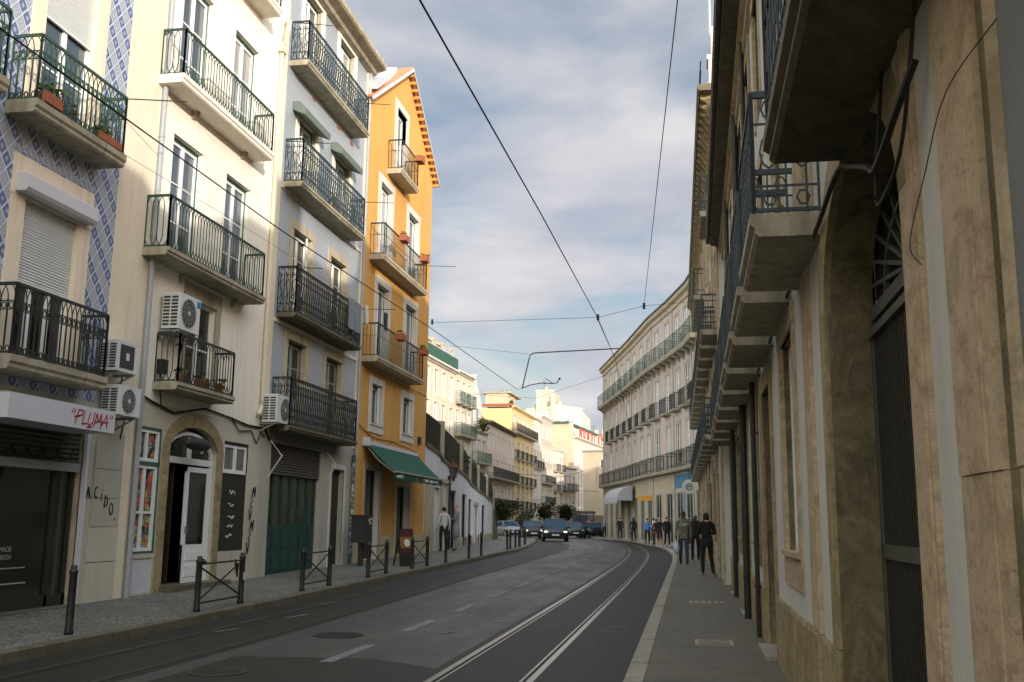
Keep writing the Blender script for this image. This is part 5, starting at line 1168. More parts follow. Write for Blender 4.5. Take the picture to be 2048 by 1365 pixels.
mb = MB(); mb.prism([(.3, 10.5), (b.len - .1, 10.5), (b.len - .1, 13.3), (b.len * .5, 16.2), (.3, 13.3)], .5, 8); gb = b.part(mb, 'gable', 'far_white')
mb = MB()
for x in (1.2, 3.2): mb = MB(); mb.box(x, x + .8, .46, .5, 11.0, 12.9); b.part(mb, 'gable_window', 'glass', gb)
mb = MB(); mb.box(.1, b.len * .5, .3, .5, 10.5, 10.9); mb.raw([(.15, .3, 13.2), (b.len * .5, .3, 16.35), (b.len * .5, 8, 16.35), (.15, 8, 13.2)], [(0, 1, 2, 3)]); b.part(mb, 'gable_roof', 'far_grey')
r_ = shrub(-20.2, 99.5, 10.5, .4, 2.2, .7, 350, .15, 'planting on the roof terrace beside the white gable', 'leaf_pot', 'roof_plants')
farb('pink_row_house', 'pale pink row house with a slanting tiled roof edge and dark balconies', (-20.4, 102.5), (-20.5, 120), 11.6, 'far_pink', R5((9.0, 1.8), (6.2, 1.9), (3.4, 2.0), (.6, 2.2)), 7, 1.0, bal=(6.15, 2.9), balmat='iron_dark', corn=.5, roofz=13.2, cmat='slab_dark')
b = farb('yellow_corner_house', 'tall yellow house with a plain side wall and a long green balcony', (-20.9, 120), (-20.45, 135), 15.2, 'far_yellow', R5((12.6, 1.9), (9.3, 2.0), (6.2, 2.1), (3.1, 2.2)), 5, 1.1, depth=4.2, bal=(12.4,), onebal=(9.2, 6.1, 3.0), balmat='iron_dark', corn=.4, base=(.9, 'far_grey'), cmat='far_yellow')
mb = MB(); mb.box(-.15, .4, -.2, 4.4, 15.5, 15.75); b.part(mb, 'roof_edge', 'terracotta')
mb = MB(); mb.box(1.2, 6, .8, 3.6, 15.5, 17.2); b.part(mb, 'roof_room', 'far_beige'); mb = MB(); mb.box(1.0, 8.2, .4, 4, 17.2, 17.4); b.part(mb, 'canopy', 'slab')
shrub(-21.6, 123, 15.5, .5, 1.6, .5, 300, .15, 'green planting on the roof of the yellow corner house', 'leaf_pot', 'roof_plants')
farb('white_slim_house', 'slim white house right of the yellow corner house', (-20.45, 135), (-20.4, 142), 15.4, 'far_white', R5((12.4, 2.2), (8.9, 2.3), (5.4, 2.4), (2.0, 2.6)), 3, .9, corn=.3, onebal=(8.8,), smat='far_pink')
farb('grey_slim_house', 'slim grey-beige house in the middle of the far row', (-20.4, 142), (-20.0, 151), 16.4, 'far_grey', R5((13.4, 1.9), (10.2, 2.0), (7.2, 2.0), (4.2, 2.1), (1.4, 2.2)), 4, .9, bal=(7.1, 4.1), corn=.3)
farb('low_balcony_house', 'lower pale house with two dark balconies left of the blank beige wall', (-20.0, 151), (-18.9, 156.5), 12.2, 'far_pink', R5((9.3, 2.0), (6.2, 2.1), (3.1, 2.2)), 2, 1.1, onebal=(9.2, 6.1, 3.0), corn=.3, roofz=14.0)
farb('terrace_top_house', 'low pinkish house with roof terrace at the foot of the blank wall', (-18.9, 156.5), (-17.6, 162), 9.8, 'far_pink', R5((6.6, 2.2), (3.4, 2.3), (.6, 2.3)), 3, 1.0, corn=.4, onebal=(6.5,))
b = farb('hotel', 'pale hotel with red rooftop letters and a blank beige side wall', (-18.0, 162), (-15.2, 186), 15.0, 'far_pink', R5((10.8, 2.6), (7.2, 2.4), (4.0, 2.4), (.8, 2.4)), 10, 1.3, corn=.5, z0w=0, surr=0, smat='far_white', depth=10)
mb = MB(); mb.box(-.05, .0, 0, 10, 0, 17.5); mb.box(-.06, .3, 6.6, 7.2, .5, 15); b.part(mb, 'blank_side_wall', 'far_beige')
mb = MB(); mb.box(0, b.len, 1.2, 9, 15.3, 17.4); b.part(mb, 'top_storey', 'far_white'); mb = MB(); mb.box(-.3, b.len, .8, 9, 17.4, 17.75); b.part(mb, 'top_canopy', 'far_green')
sg = empty('hotel_sign', (-17.6, 165.2, 15.35), b.rot0, label='row of red rooftop letters on the pale hotel', cat='sign')
for k, ch in enumerate('MUNDIAL'): text_mesh(ch, 2.3, 'red_letter', 'letter', sg, (k * 3.0, -.25, 0), ext=.06)
farb('backdrop_block', 'big pale plastered block rising behind the yellow and white houses', (-46, 205), (-21.0, 205), 24.2, 'far_pink', R5((21, 1.6)), 5, 1.4, corn=0, cat='apartment block', surr=0, depth=18)
b = farb('rooftop_tower', 'square pale tower block standing highest on the skyline', (-31.6, 212), (-27.6, 212), 29.2, 'far_grey', R5((25.6, 1.3)), 2, .6, corn=.25, cat='tower', surr=0, depth=9)
mb = MB(); mb.box(4.3, 4.32, 1, 8, 24, 28.5)
farb('stepped_block', 'lower pale wing stepping down to the right of the skyline tower', (-27.0, 208), (-22.2, 216), 25.6, 'far_cream', R5((22.3, 1.4)), 3, .9, corn=.3, cat='apartment block', surr=0, depth=8)
for i, (xa, xb, Y_, t_, m_, c_) in enumerate(((-38, -34.2, 190, 20.6, 'far_cream', 'cream house peeping over the yellow corner house roof'), (-31.0, -27.4, 182, 19.2, 'far_pink', 'pink-white house behind the white slim house'), (-27.0, -24.4, 190, 20.0, 'far_grey', 'grey house behind the grey-beige slim house'), (-24.0, -21.3, 196, 18.6, 'far_white', 'white house stepping down beside the skyline block'), (-20.4, -17.8, 214, 19.0, 'far_cream', 'cream house right of the skyline block'))):
    farb('hillside_house', c_, (xa, Y_), (xb, Y_), t_, m_, R5((t_ - 2.6, 1.5), (t_ - 5.2, 1.5)), 3, .7, corn=.2, roofz=t_ + 1.2, surr=0, depth=8)
farb('hill_house', 'small pale house with orange wall right of the rooftop letters', (-22.5, 222), (-15.2, 222), 19.6, 'far_pink', R5((16.6, 1.6)), 4, 1.2, corn=0, roofz=21.4, surr=0)
b = farb('white_end_house', 'plain white house with an olive base closing the view beside the curved block', (-15.4, 152), (-9.0, 149), 12.0, 'far_cream', R5((9.6, 1.2)), 0 or 1, 1.2, corn=.35, surr=0, base=(2.6, 'olive_base'))
farb('left_backdrop_house', 'grey-roofed house peeping over the terrace house', (-34, 118), (-27, 118), 17.8, 'far_grey', R5((15, 1.6)), 3, 1.0, corn=.2, roofz=19.5, surr=0)
for i, (x, c) in enumerate(((-12.15, 'green and red'), (-13.0, 'red and white'))):
    r = empty('flag', (x, 148.6, 8.6), label='%s flag hanging on the white end house' % c, cat='flag', group='flags on the white end house')
    mb = MB(); mb.bar((0, 0, 0), (0, -1.0, .9), .03); mb.build('pole', 'iron_dark', r)
    mb = MB(); vs = []
    for k in range(6): vs.append((.06 * math.sin(k), -.95 + .08 * k, .85 - 0)); 
    for k in range(5): mb.cur = 0 if k < 2 else 1; mb.face((.05 * math.sin(k * 1.3), -.95 + .12 * k, .85 - .1 * k), (.05 * math.sin(k * 1.3 + 1), -.83 + .12 * k, .75 - .1 * k), (.07 * math.sin(k * 1.3 + 1), -.83 + .12 * k, -1.1 - .05 * k), (.07 * math.sin(k * 1.3), -.95 + .12 * k, -1.1 - .05 * k))
    mb.build('cloth', [['door_green', 'cloth_red'], ['cloth_red', 'cloth_white']][i], r)
r = empty('kiosk', (-13.9, 138, .1), label='dark glazed kiosk standing at the far end of the street', cat='kiosk')
mb = MB(); mb.box(-1.5, 1.5, -1.2, 1.2, 2.6, 2.95); mb.build('roof', 'gate_grey', r)
for x in (-1.4, -.5, .5, 1.4): mb = MB(); mb.box(x - .06, x + .06, -1.1, -1.0, 0, 2.6); mb.build('post', 'gate_dark', r)
mb = MB(); mb.box(-1.4, 1.4, -1.05, 1.0, .7, 2.5); mb.build('glazing', 'glass', r); mb = MB(); mb.box(-1.4, 1.4, -1.12, 1.0, 0, .7); mb.build('counter', 'iron_dark', r)
for i, (a_, c_) in enumerate((((-9.0, 118), (-7.6, 98)), ((-10.9, 144), (-9.1, 119)))):  # unseen houses, added so their shade falls on the far-left facades
    b = Bld('unseen_bend_house', a_, c_, ('first' if i == 0 else 'second') + ' unseen house behind the curved block, added to shade the far facades', 'town house'); t_ = (15.5, 9.0)[i]; b.wall('far_beige', -.1, t_, depth=10); ridge_roof(b, [(0, t_ + 2.5), (b.len, t_ + 2.5)], t_)
# unseen house behind the camera, added for its shadow on the left facades
b = Bld('unseen_rear_house', (.80, -3.0), (.70, -24), 'unseen plain house on the right behind the camera, added for its shadow', 'town house'); b.wall('right_white', -.1, 8.2, depth=9, top=False); ridge_roof(b, [(0, 11.6), (b.len, 11.9)], 8.2)

# ------------------------------------------------------------------ street furniture on the left pavement
def post_mesh(h=.8, r=.045):
    mb = MB(); mb.lathe([(r * 1.15, 0), (r * 1.15, .05), (r, .07), (r, h - .1), (r * 1.15, h - .09), (r * 1.15, h - .06), (r * .7, h - .05), (r * .9, h - .02), (r * .6, h - .003), (.004, h)], n=10); return mb
pm = post_mesh().mesh('post', 'iron_black', True)
def barrier(y0, y1, label, x=-7.08, extra=None):
    e = E(x, (y0 + y1) / 2) + .12; r = empty('crossed_barrier', (x, y0, E(x, y0) + .12), R(90), label=label, cat='barrier', group='crossed iron barriers along the left kerb'); d = y1 - y0; dz = E(x, y1) - E(x, y0)
    mko('post', pm, r); mko('post', pm, r, (d, 0, dz))
    mb = MB(); mb.tube([(0, 0, .68), (d, 0, .68 + dz)], .016, 6); mb.tube([(0, 0, .12), (d, 0, .12 + dz)], .016, 6); mb.build('rail', 'iron_black', r)
    mb = MB(); mb.tube([(0, 0, .65), (d, 0, .13 + dz)], .014, 6); mb.tube([(0, .012, .14), (d, .012, .66 + dz)], .014, 6); mb.build('cross_bars', 'iron_black', r)
    if extra: extra(r, d, dz)
def extra1(r, d, dz):
    mb = MB(); mb.box(d - .045, d + .005, -.052, -.046, .38, .5); mb.build('sticker', 'paper_white', r)
    mb = MB(); mb.tube([(d - .3, -.02, .66), (d - .26, -.04, .45), (d - .22, -.03, .62), (d - .28, 0, .7)], .018, 6); mb.build('hanging_strap', 'cloth_black', r)
    mb = MB(); mb.lathe([(.0, 0), (.05, .01), (.06, .05), (.02, .09)], (.06, -.02, .67)); mb.build('knob', 'iron_black', r)
barrier(14.05, 15.52, 'nearest crossed iron barrier, with a white sticker, before the arched door', extra=extra1)
barrier(18.15, 19.6, 'second crossed iron barrier, in front of the green shop door')
barrier(22.1, 23.5, 'third crossed iron barrier, by the left edge of the ochre house')
barrier(25.8, 27.35, 'fourth crossed iron barrier, in front of the red menu board')
BL = [(-7.17, 11.08, 'nearest iron bollard, alone at the lower left'), (-7.0, 29.2, 'slim bollard between the menu board and the standing man'), (-6.98, 32.3, 'second slim bollard beyond the menu board'), (-7.0, 34.4, 'third slim bollard beyond the menu board'), (-7.25, 40.9, 'first bollard of the cluster at the bend'), (-7.4, 42.5, 'second bollard of the cluster at the bend'), (-7.5, 44.4, 'third bollard of the cluster at the bend'), (-7.65, 46.3, 'fourth bollard of the cluster at the bend'), (-7.8, 47.4, 'fifth bollard of the cluster at the bend'), (-8.1, 50.7, 'sixth bollard of the cluster at the bend'), (-8.5, 53.5, 'last bollard at the bend, nearest the parked cars')]
for x, y, l in BL: o = mko('bollard', pm, None, (x, y, E(x, y) + .12)); tag(o, l, 'bollard', 'iron bollards along the left kerb')
flat('poster_dull', srgb(140, 92, 52), 0.7)
# menu board
r = empty('menu_board', (-7.5, 26.9, E(-7.5, 26.9) + .12), R(60), label='red and yellow menu board standing behind the fourth barrier', cat='sign')
mb = MB(); mb.raw([(-.27, 0, 0), (.27, 0, 0), (.27, .12, 1.0), (-.27, .12, 1.0), (-.27, .03, 0), (.27, .03, 0), (.27, .15, 1.0), (-.27, .15, 1.0)], [(0, 1, 2, 3), (4, 7, 6, 5), (0, 4, 5, 1), (3, 2, 6, 7), (0, 3, 7, 4), (1, 5, 6, 2)]); mb.build('board', 'gate_dark', r)
for z0, z1, m_ in ((.34, .48, 'cloth_maroon'), (.48, .78, 'poster_dull'), (.78, .96, 'cloth_maroon')):
    mb = MB(); mb.face((-.24, .12 * z0 - .006, z0), (.24, .12 * z0 - .006, z0), (.24, .12 * z1 - .006, z1), (-.24, .12 * z1 - .006, z1)); mb.build('poster', m_, r)
mb = MB(); mb.lathe([(.001, 0), (.11, 0), (.11, .004), (.001, .005)]); o = mb.build('picture', 'paper_white', r, (0, .055, .62)); o.rotation_euler = (R(83), 0, 0)
mb = MB(); mb.bar((-.2, .35, 0), (-.2, .14, .95), .015); mb.bar((.2, .35, 0), (.2, .14, .95), .015); mb.build('back_leg', 'gate_dark', r)
# litter bin on the ochre house
r = empty('litter_bin', (-8.75, 26.6, E(-8.75, 26.6) + .12), R(90), label='tall dark box with white stickers by the left edge of the ochre house', cat='litter bin')
mb = MB(); mb.box(-.28, .28, -.2, .2, .62, 1.3); mb.box(-.31, .31, -.23, .23, 1.3, 1.36); mb.build('body', 'iron_black', r); mb = MB(); mb.box(-.06, .06, -.06, .06, 0, .62); mb.build('post', 'iron_black', r)
for x, z in ((.1, 1.1), (-.02, 1.18), (.16, 1.22)): mb = MB(); mb.box(x, x + .09, -.207, -.2, z, z + .08); mb.build('sticker', 'paper_white', r)
# awning over the ochre house shop
r = empty('shop_awning', (WX, 28.45, 2.7), R(90), label='dark green awning with a pale front bar over the ochre house shop', cat='awning')
mb = MB(); W_ = 5.75; N_ = 16
for i in range(N_):
    a, c = W_ * i / N_, W_ * (i + 1) / N_; f = lambda t, x: (x, -.08 - .9 * t, 1.05 - .86 * t - .03 * math.sin(math.pi * t))
    for k in range(4): mb.face(f(k / 4, a), f(k / 4, c), f((k + 1) / 4, c), f((k + 1) / 4, a))
mb.build('canopy', 'awning_green', r)
mb = MB()
for i in range(24): a, c = W_ * i / 24, W_ * (i + 1) / 24; dy = .012 * math.sin(i * 1.7); mb.face((a, -.99 + dy, .17), (c, -.99 - dy, .17), (c, -.985 - dy, -.03), (a, -.985 + dy, -.03))
vl = mb.build('valance', 'awning_green', r)

for xa, n_ in ((.25, 7), (3.5, 16)):   # lettering too small to read in the photograph: a row of pale marks
    mb = MB()
    for k in range(n_):
        if k % 6 != 5: mb.bar((xa + k * .1, -1.003, .035), (xa + k * .1 + random.uniform(-.01, .03), -1.003, .035 + random.uniform(.06, .1)), .012, .003); mb.bar((xa + k * .1, -1.003, .06 + random.uniform(0, .04)), (xa + k * .1 + .05, -1.003, .06 + random.uniform(0, .04)), .003, .009)
    mb.build('lettering', 'lettering', r)
mb = MB(); mb.tube([(0, -.99, .19), (W_, -.99, .19)], .035, 8); mb.build('front_bar', 'kerb_light', r)
mb = MB(); mb.box(-.08, .12, -.2, 0, .95, 1.2); mb.box(.12, W_, -.12, 0, 1.0, 1.12); mb.build('cassette', 'sign_white', r)
for x in (.05, W_ - .05): mb = MB(); mb.tube([(x, -.06, .98), (x, -.5, .5), (x, -.97, .17)], .025, 6); mb.build('arm', 'kerb_light', r)
# curved white awning and shop signs on the curved block
def onblock(Y, off): return PK(Y) - off
r = empty('white_awning', (-4.9, 81.2, 3.2), math.atan2(64.6 - 94, -.72 + 7.6), label='white curved awning over the shop on the curved block', cat='awning')
mb = MB(); W_ = 7.0
for i in range(12):
    a, c = -W_ / 2 + W_ * i / 12, -W_ / 2 + W_ * (i + 1) / 12
    for k in range(6):
        f = lambda t, x: (x, -1.2 * math.sin(t), 1.15 * math.cos(t))
        t0, t1 = math.pi / 2 * k / 6, math.pi / 2 * (k + 1) / 6; mb.face(f(t0, a), f(t0, c), f(t1, c), f(t1, a))
for s_ in (-1, 1): mb.face(*([(s_ * W_ / 2, 0, 0)] + [(s_ * W_ / 2, -1.2 * math.sin(math.pi / 2 * k / 6), 1.15 * math.cos(math.pi / 2 * k / 6)) for k in range(7)][::(1 if s_ < 0 else -1)]))
mb.build('canopy', 'awning_white', r); mb = MB(); mb.box(-W_ / 2, W_ / 2, -1.23, -1.17, -.2, 0); mb.build('valance', 'awning_white', r)
r = empty('yellow_shop_sign', (-2.5, 70.8, 2.6), R(-12), label='yellow hanging shop sign beside the blue shopfront', cat='sign')
mb = MB(); mb.box(-.9, .5, -.05, .05, .45, .8); mb.build('panel', 'yellow_sign', r); mb = MB(); mb.box(.6, 1.0, -.04, .06, -2.0, 2.0); mb.build('banner', 'yellow_sign', r); mb = MB(); mb.bar((.5, 0, .9), (1.6, 0, 1.0), .03); mb.build('bracket', 'iron_dark', r)
r = empty('round_shop_sign', (.12, 52.0, 3.35), R(0), label='round white hanging shop sign on a dark bracket above the pedestrians', cat='sign')
mb = MB(); n = 20; mb.prism([(.36 * math.cos(2 * math.pi * k / n), .36 * math.sin(2 * math.pi * k / n)) for k in range(n)], -.04, .04); mb.build('disc', 'sign_white', r)
mb = MB(); mb.prism([(.3 * math.cos(2 * math.pi * k / n), .3 * math.sin(2 * math.pi * k / n)) for k in range(n)], -.05, -.041); mb.build('face', 'cloth_white', r)
mb = MB(); mb.path([(.15 * math.cos(k * .5236), -.054, .15 * math.sin(k * .5236)) for k in range(13)], .018); mb.bar((-.09, -.054, -.02), (.09, -.054, .04), .02); mb.build('emblem', 'iron_black', r)
mb = MB(); mb.bar((-.1, 0, .75), (.55, 0, .8), .025); mb.bar((0, 0, .36), (0, 0, .76), .015); mb.build('bracket', 'iron_black', r)
# wall lanterns
def lantern(x, y, z, rot, label, s=1.0, mat='lantern_red', arm=.55):
    r = empty('wall_lantern', (x, y, z), rot, label=label, cat='street lamp')
    mb = MB(); mb.lathe([(.02, -.3), (.09, -.26), (.05, -.22), (.12, -.18)], n=6); mb.lathe([(.2, .2), (.23, .22), (.13, .36), (.08, .38), (.06, .46), (.01, .5)], n=6)
    for k in range(6): a = math.pi * 2 * k / 6; mb.bar((.12 * math.cos(a), .12 * math.sin(a), -.18), (.19 * math.cos(a), .19 * math.sin(a), .21), .011)
    mb.build('cage', mat, r); mb = MB(); mb.lathe([(.1, -.17), (.165, .19)], n=6); mb.build('glass', 'glass', r)
    mb = MB(); mb.tube([(0, 0, -.3), (-.05, 0, -.42), (-arm * .6, 0, -.42), (-arm, 0, -.3)], .016, 6); mb.box(-arm - .02, -arm + .01, -.06, .06, -.45, -.15); mb.build('bracket', 'iron_black', r); r.scale = (s, s, s); return r
lantern(-8.95, 38.3, 3.32, 0, 'dark red six-sided lantern on a bracket beside the green awning')
lantern(-.2, 62.8, 5.4, R(180), 'small dark lantern on the curved block, above the blue shopfront', 1.3, 'iron_black', .5)

# ------------------------------------------------------------------ air conditioners
def aircon(y, z, w_, h_, d_, label, style='fan', x=WX, rot=90):
    r = empty('air_conditioner', (x, y, z), R(rot), label=label, cat='air conditioner')
    y1 = -d_ - .08; mb = MB(); mb.box(0, w_, y1, -.08, 0, h_); mb.box(-.004, w_ + .004, y1 - .004, -.076, h_ - .03, h_ + .004); mb.build('casing', 'ac_white', r)
    if style == 'fan':
        c = (w_ * .44, y1 - .004, h_ * .5); rr = h_ * .40
        mb = MB(); n = 24; mb.raw([(c[0] + rr * math.cos(2 * math.pi * k / n), c[1] - .004, c[2] + rr * math.sin(2 * math.pi * k / n)) for k in range(n)], [tuple(range(n))]); fa = mb.build('fan_opening', 'ac_dark', r)
        mb = MB()
        for q in (.25, .5, .75, 1.0): mb.path([(c[0] + rr * q * math.cos(2 * math.pi * k / 20), c[1] - .014, c[2] + rr * q * math.sin(2 * math.pi * k / 20)) for k in range(21)], .0028)
        for k in range(12): mb.bar((c[0], c[1] - .014, c[2]), (c[0] + rr * math.cos(k * .5236), c[1] - .014, c[2] + rr * math.sin(k * .5236)), .0025)
        mb.build('grille', 'zinc', fa); mb = MB(); mb.prism([(c[0] + .035 * math.cos(k), c[2] + .035 * math.sin(k)) for k in range(6)], y1 - .022, y1); mb.build('hub', 'ac_white', fa)
    else:
        mb = MB(); mb.box(.07, w_ - .14, y1 - .01, y1 - .001, .06, h_ - .06); g_ = mb.build('front_grille', 'ac_dark', r)
        mb = MB(); mb.box(w_ * .38, w_ * .52, y1 - .016, y1 - .01, h_ * .38, h_ * .62); mb.build('badge', 'ac_white', g_)
    mb = MB()
    for col_ in (0, 1):
        for k in range(9): mb.box(-.006, -.001, y1 + .03 + col_ * d_ * .48, y1 + .03 + col_ * d_ * .48 + d_ * .38, .05 + k * (h_ - .09) / 9, .05 + (k + .62) * (h_ - .09) / 9)
    mb.build('side_vents', 'ac_dark', r)
    for x_ in (.08, w_ - .08): mb = MB(); mb.box(x_ - .02, x_ + .02, y1 + .02, 0, -.045, -.005); mb.bar((x_, y1 + .06, -.03), (x_, 0, -.2), .012); mb.build('wall_bracket', 'zinc', r)
    mb = MB(); mb.tube([(w_, -.14, .15), (w_ + .05, -.1, .1), (w_ + .05, -.03, -.35)], .015, 5); mb.build('hose', 'cable', r); return r
r = aircon(16.42, 4.86, .78, .66, .33, 'white air conditioner with round black fan and blue sticker beside the small green balcony')
mb = MB(); mb.box(.64, .755, -.418, -.4145, .5, .62); mb.build('sticker', 'sticker_blue', r)
aircon(14.62, 3.82, .62, .5, .3, 'upper white air conditioner with square dark grille at the corner of the blue tile house', 'square')
aircon(14.75, 3.12, .66, .48, .3, 'lower white air conditioner above the ACIDO graffiti, next to the fascia sign')
r = aircon(21.0, 3.62, 1.05, .62, .34, 'white air conditioner at the left end of the lowest ornate balcony')
# meter boxes and facade cables on the left
mb = MB(); mb.box(0, .2, -.12, 0, 0, .26); o = mb.build('meter_box', 'iron_black', None, (WX, 16.5, 4.05), R(90)); tag(o, 'small black meter box on the cream wall below the air conditioner', 'meter box')
def lc(pts, r, label): return cable([(WX + .03 + (p[2] if len(p) > 2 else 0), p[0], p[1]) for p in pts], r, label)
lc([(14.7, 3.55), (15.9, 3.62), (16.4, 3.52), (17.2, 3.4), (18.4, 3.62), (19.6, 3.55), (20.4, 3.48), (21.3, 3.5), (21.6, 3.25)], .022, 'thick black cable run along the cream house above the arched door')
lc([(16.6, 4.05), (16.62, 3.8), (16.7, 3.5), (16.9, 3.42)], .012, 'black cable dropping from the meter box')
lc([(19.6, 3.55), (20.0, 3.32), (20.6, 3.38), (20.9, 3.12), (21.1, 3.4), (21.3, 3.3)], .014, 'tangled black cables at the right corner of the cream house')
lc([(27.8, 4.25), (28.9, 4.0), (29.8, 3.95), (31.2, 4.0), (33.0, 3.93), (34.3, 3.85), (34.5, 3.6)], .014, 'drooping black cable across the ochre wall above the awning')
lc([(27.8, 4.25), (28.8, 4.02), (29.6, 3.72), (30.6, 3.78), (31.3, 3.98)], .009, 'second, deeper loop of cable across the ochre wall')
lc([(27.8, 6.05), (28.6, 5.95), (31, 5.95), (33.6, 5.98), (35.6, 6.0)], .009, 'thin cable along the ochre wall under the third balcony')
# drying poles
def rod(y, z, dy, label, x0=-8.9, L_=1.15):
    mb = MB(); mb.tube([(x0 - .5, y, z), (x0 - .5 + L_, y + dy, z)], .011, 5); o = mb.build('drying_rod', 'iron_dark'); tag(o, label, 'drying rod', 'iron drying rods on the balconies')
rod(14.2, 8.32, .35, 'iron rod sticking out from the upper balcony of the blue tile house', L_=1.3); rod(26.45, 13.55, .3, 'iron rod sticking out from the top balcony of the pale tile house', L_=1.0)
rod(21.7, 10.5, .3, 'iron rod at the left end of the third balcony of the pale tile house', L_=1.0); rod(26.45, 10.52, .3, 'iron rod at the right end of the third balcony of the pale tile house', L_=1.2)
rod(33.5, 10.45, .4, 'iron rod reaching past the corner of the ochre house', L_=1.4); rod(26.3, 7.33, .3, 'iron rod carrying laundry at the second balcony of the pale tile house', L_=1.4); rod(22.0, 7.42, .2, 'short iron rod at the left end of the laundry balcony', L_=.9); rod(21.8, 13.65, .3, 'iron rod at the left end of the top balcony of the pale tile house', L_=.9)
def cloth(y0, y1, z0, z1, mat, label, x=-8.83):
    mb = MB(); n = 8; f = lambda i, z: (x + .025 * math.sin(i * 1.9 + z * 3), y0 + (y1 - y0) * i / n, z)
    for i in range(n):
        for za, zb in ((z0, (z0 + z1) / 2), ((z0 + z1) / 2, z1)):
            mb.face(f(i, za), f(i + 1, za), f(i + 1, zb), f(i, zb)); a = f(i, za)
    vs = list(mb.v); k = len(vs); mb.raw([(v[0] - .012, v[1], v[2]) for v in vs], [tuple(reversed(f_)) for f_ in mb.f[:]])
    o = mb.build('laundry', mat, smooth=True); tag(o, label, 'laundry', 'laundry on the second balcony of the pale tile house')
cloth(25.0, 26.15, 6.55, 7.36, 'cloth_slate', 'large grey-brown blanket hanging over the balcony rail'); cloth(26.2, 26.55, 6.9, 7.4, 'cloth_white', 'white cloth hanging just right of the grey-brown blanket', -8.75); cloth(26.75, 27.05, 6.8, 7.3, 'cloth_jeans', 'blue cloth hanging at the outer end of the drying rod', -8.35)
# flowerpots
def pot(x, y, z, r_, h_, label, foliage=1.0, box=None, mat='terracotta'):
    r = empty('flowerpot', (x, y, z), label=label, cat='flowerpot', group='flowerpots on the balconies')
    mb = MB()
    if box: mb.box(-r_, r_, -box, box, 0, h_)
    else: mb.lathe([(r_ * .7, 0), (r_ * .95, h_ * .8), (r_ * 1.08, h_ * .8), (r_ * 1.08, h_), (r_ * .9, h_)], n=10)
    mb.build('pot', mat, r)
    if foliage: mb = MB(); leaves(mb, (0, 0, h_ + .09 * foliage), r_ * 1.3, (box or r_) * 1.3, .12 * foliage, int(90 * foliage), .04, 6); mb.build('plant', 'leaf_pot', r)
pot(-8.98, 12.25, 7.3, .1, .16, 'terracotta trough with a bushy plant at the left of the upper tile-house balcony', 1.3, .2); pot(-8.98, 13.75, 7.3, .08, .12, 'long terracotta trough at the right end of the upper tile-house balcony', 1.0, .3)
pot(-9.02, 12.9, 7.3, .07, .12, 'small pot in the middle of the upper tile-house balcony', 1.0)
pot(-9.05, 16.75, 3.9, .09, .17, 'leftmost terracotta pot on the small green balcony', .6); pot(-9.03, 17.45, 3.9, .1, .16, 'terracotta pot in the middle of the small green balcony', .5); pot(-9.05, 17.72, 3.9, .08, .14, 'small terracotta pot beside the middle one on the small green balcony', .4); pot(-9.03, 18.25, 3.9, .11, .16, 'rightmost broad pot on the small green balcony', .7)
for y, z, l in ((31.55, 13.68, 'pot hung on the topmost rail of the ochre house'), (29.95, 10.42, 'left flowerpot hung on the fourth-floor rail of the ochre house'), (32.5, 10.42, 'right flowerpot hung on the fourth-floor rail of the ochre house'), (29.9, 7.2, 'left flowerpot hung on the third-floor rail of the ochre house'), (32.7, 7.2, 'right flowerpot hung on the third-floor rail of the ochre house')): pot(-8.78, y, z - .14, .12, .2, l, .7, .22)
pot(-9.1, 22.2, 6.26, .1, .2, 'plant pot at the left end of the laundry balcony', 1.5); pot(-9.1, 24.6, 6.26, .12, .2, 'leafy pot between the windows of the laundry balcony', 2.4); pot(-9.1, 24.3, 9.47, .12, .2, 'leafy pot in the middle of the third balcony of the pale tile house', 1.8)

# ------------------------------------------------------------------ overhead wires
def wire(pts, r, label, sag=0, mat='cable'):
    P2 = []
    for a, c in zip(pts, pts[1:]): P2 += catenary(a, c, sag, 8)[:-1]
    P2.append(pts[-1]); mb = MB(); mb.tube(P2, r, 5); o = mb.build('overhead_wire', mat); tag(o, label, 'overhead wire')
# contact wires
wire([(-1.95, -6, 5.15), (-1.95, 6.9, 5.42), (-1.95, 13.3, 5.75), (-1.95, 22.5, 6.13), (-2.05, 30, 6.35), (-2.4, 40, 6.2), (-2.9, 54, 6.2), (-4.2, 66, 6.2)], .009, 'tram contact wire over the right track, crossing the open sky')
wire([(-5.75, -2, 5.6), (-5.75, 13.2, 5.62), (-5.75, 22, 5.86), (-5.9, 35, 6.15), (-7.2, 44, 7.4), (-9.4, 58, 9.5), (-13.9, 85, 12.85)], .009, 'tram contact wire over the left track, passing in front of the facades')
wire([(-8.9, 9, 7.2), (-9.0, 14.3, 7.35), (-9.1, 20.2, 7.57), (-9.3, 27, 7.7)], .004, 'faint thin wire close to the cream facade')
wire([(.35, 4.0, 6.67), (0, 10, 6.98), (-1.18, 30, 8.0)], .007, 'span wire falling from the upper right towards the bend')
wire([(-9.4, 36.2, 8.9), (-2.6, 30.2, 7.72), (-1.18, 30, 8.0), (.55, 34, 9.0)], .007, 'cross-span wire between the ochre house and the bracketed house')
for (x, y, z, l) in ((-9.0, 34.6, 8.6, 'leftmost'), (-2.6, 30.2, 7.72, 'middle'), (-1.18, 30, 8.0, 'rightmost')):
    mb = MB(); mb.lathe([(.02, -.1), (.05, -.08), (.03, -.04), (.055, 0), (.03, .04), (.05, .08), (.015, .1)], n=8); o = mb.build('wire_insulator', 'iron_black', None, (x, y, z), 0, True); tag(o, l + ' insulator on the cross-span wire', 'insulator')
wire([(-2.6, 30.2, 7.62), (-2.05, 30, 6.36)], .006, 'short dropper from the middle insulator to the contact wire')
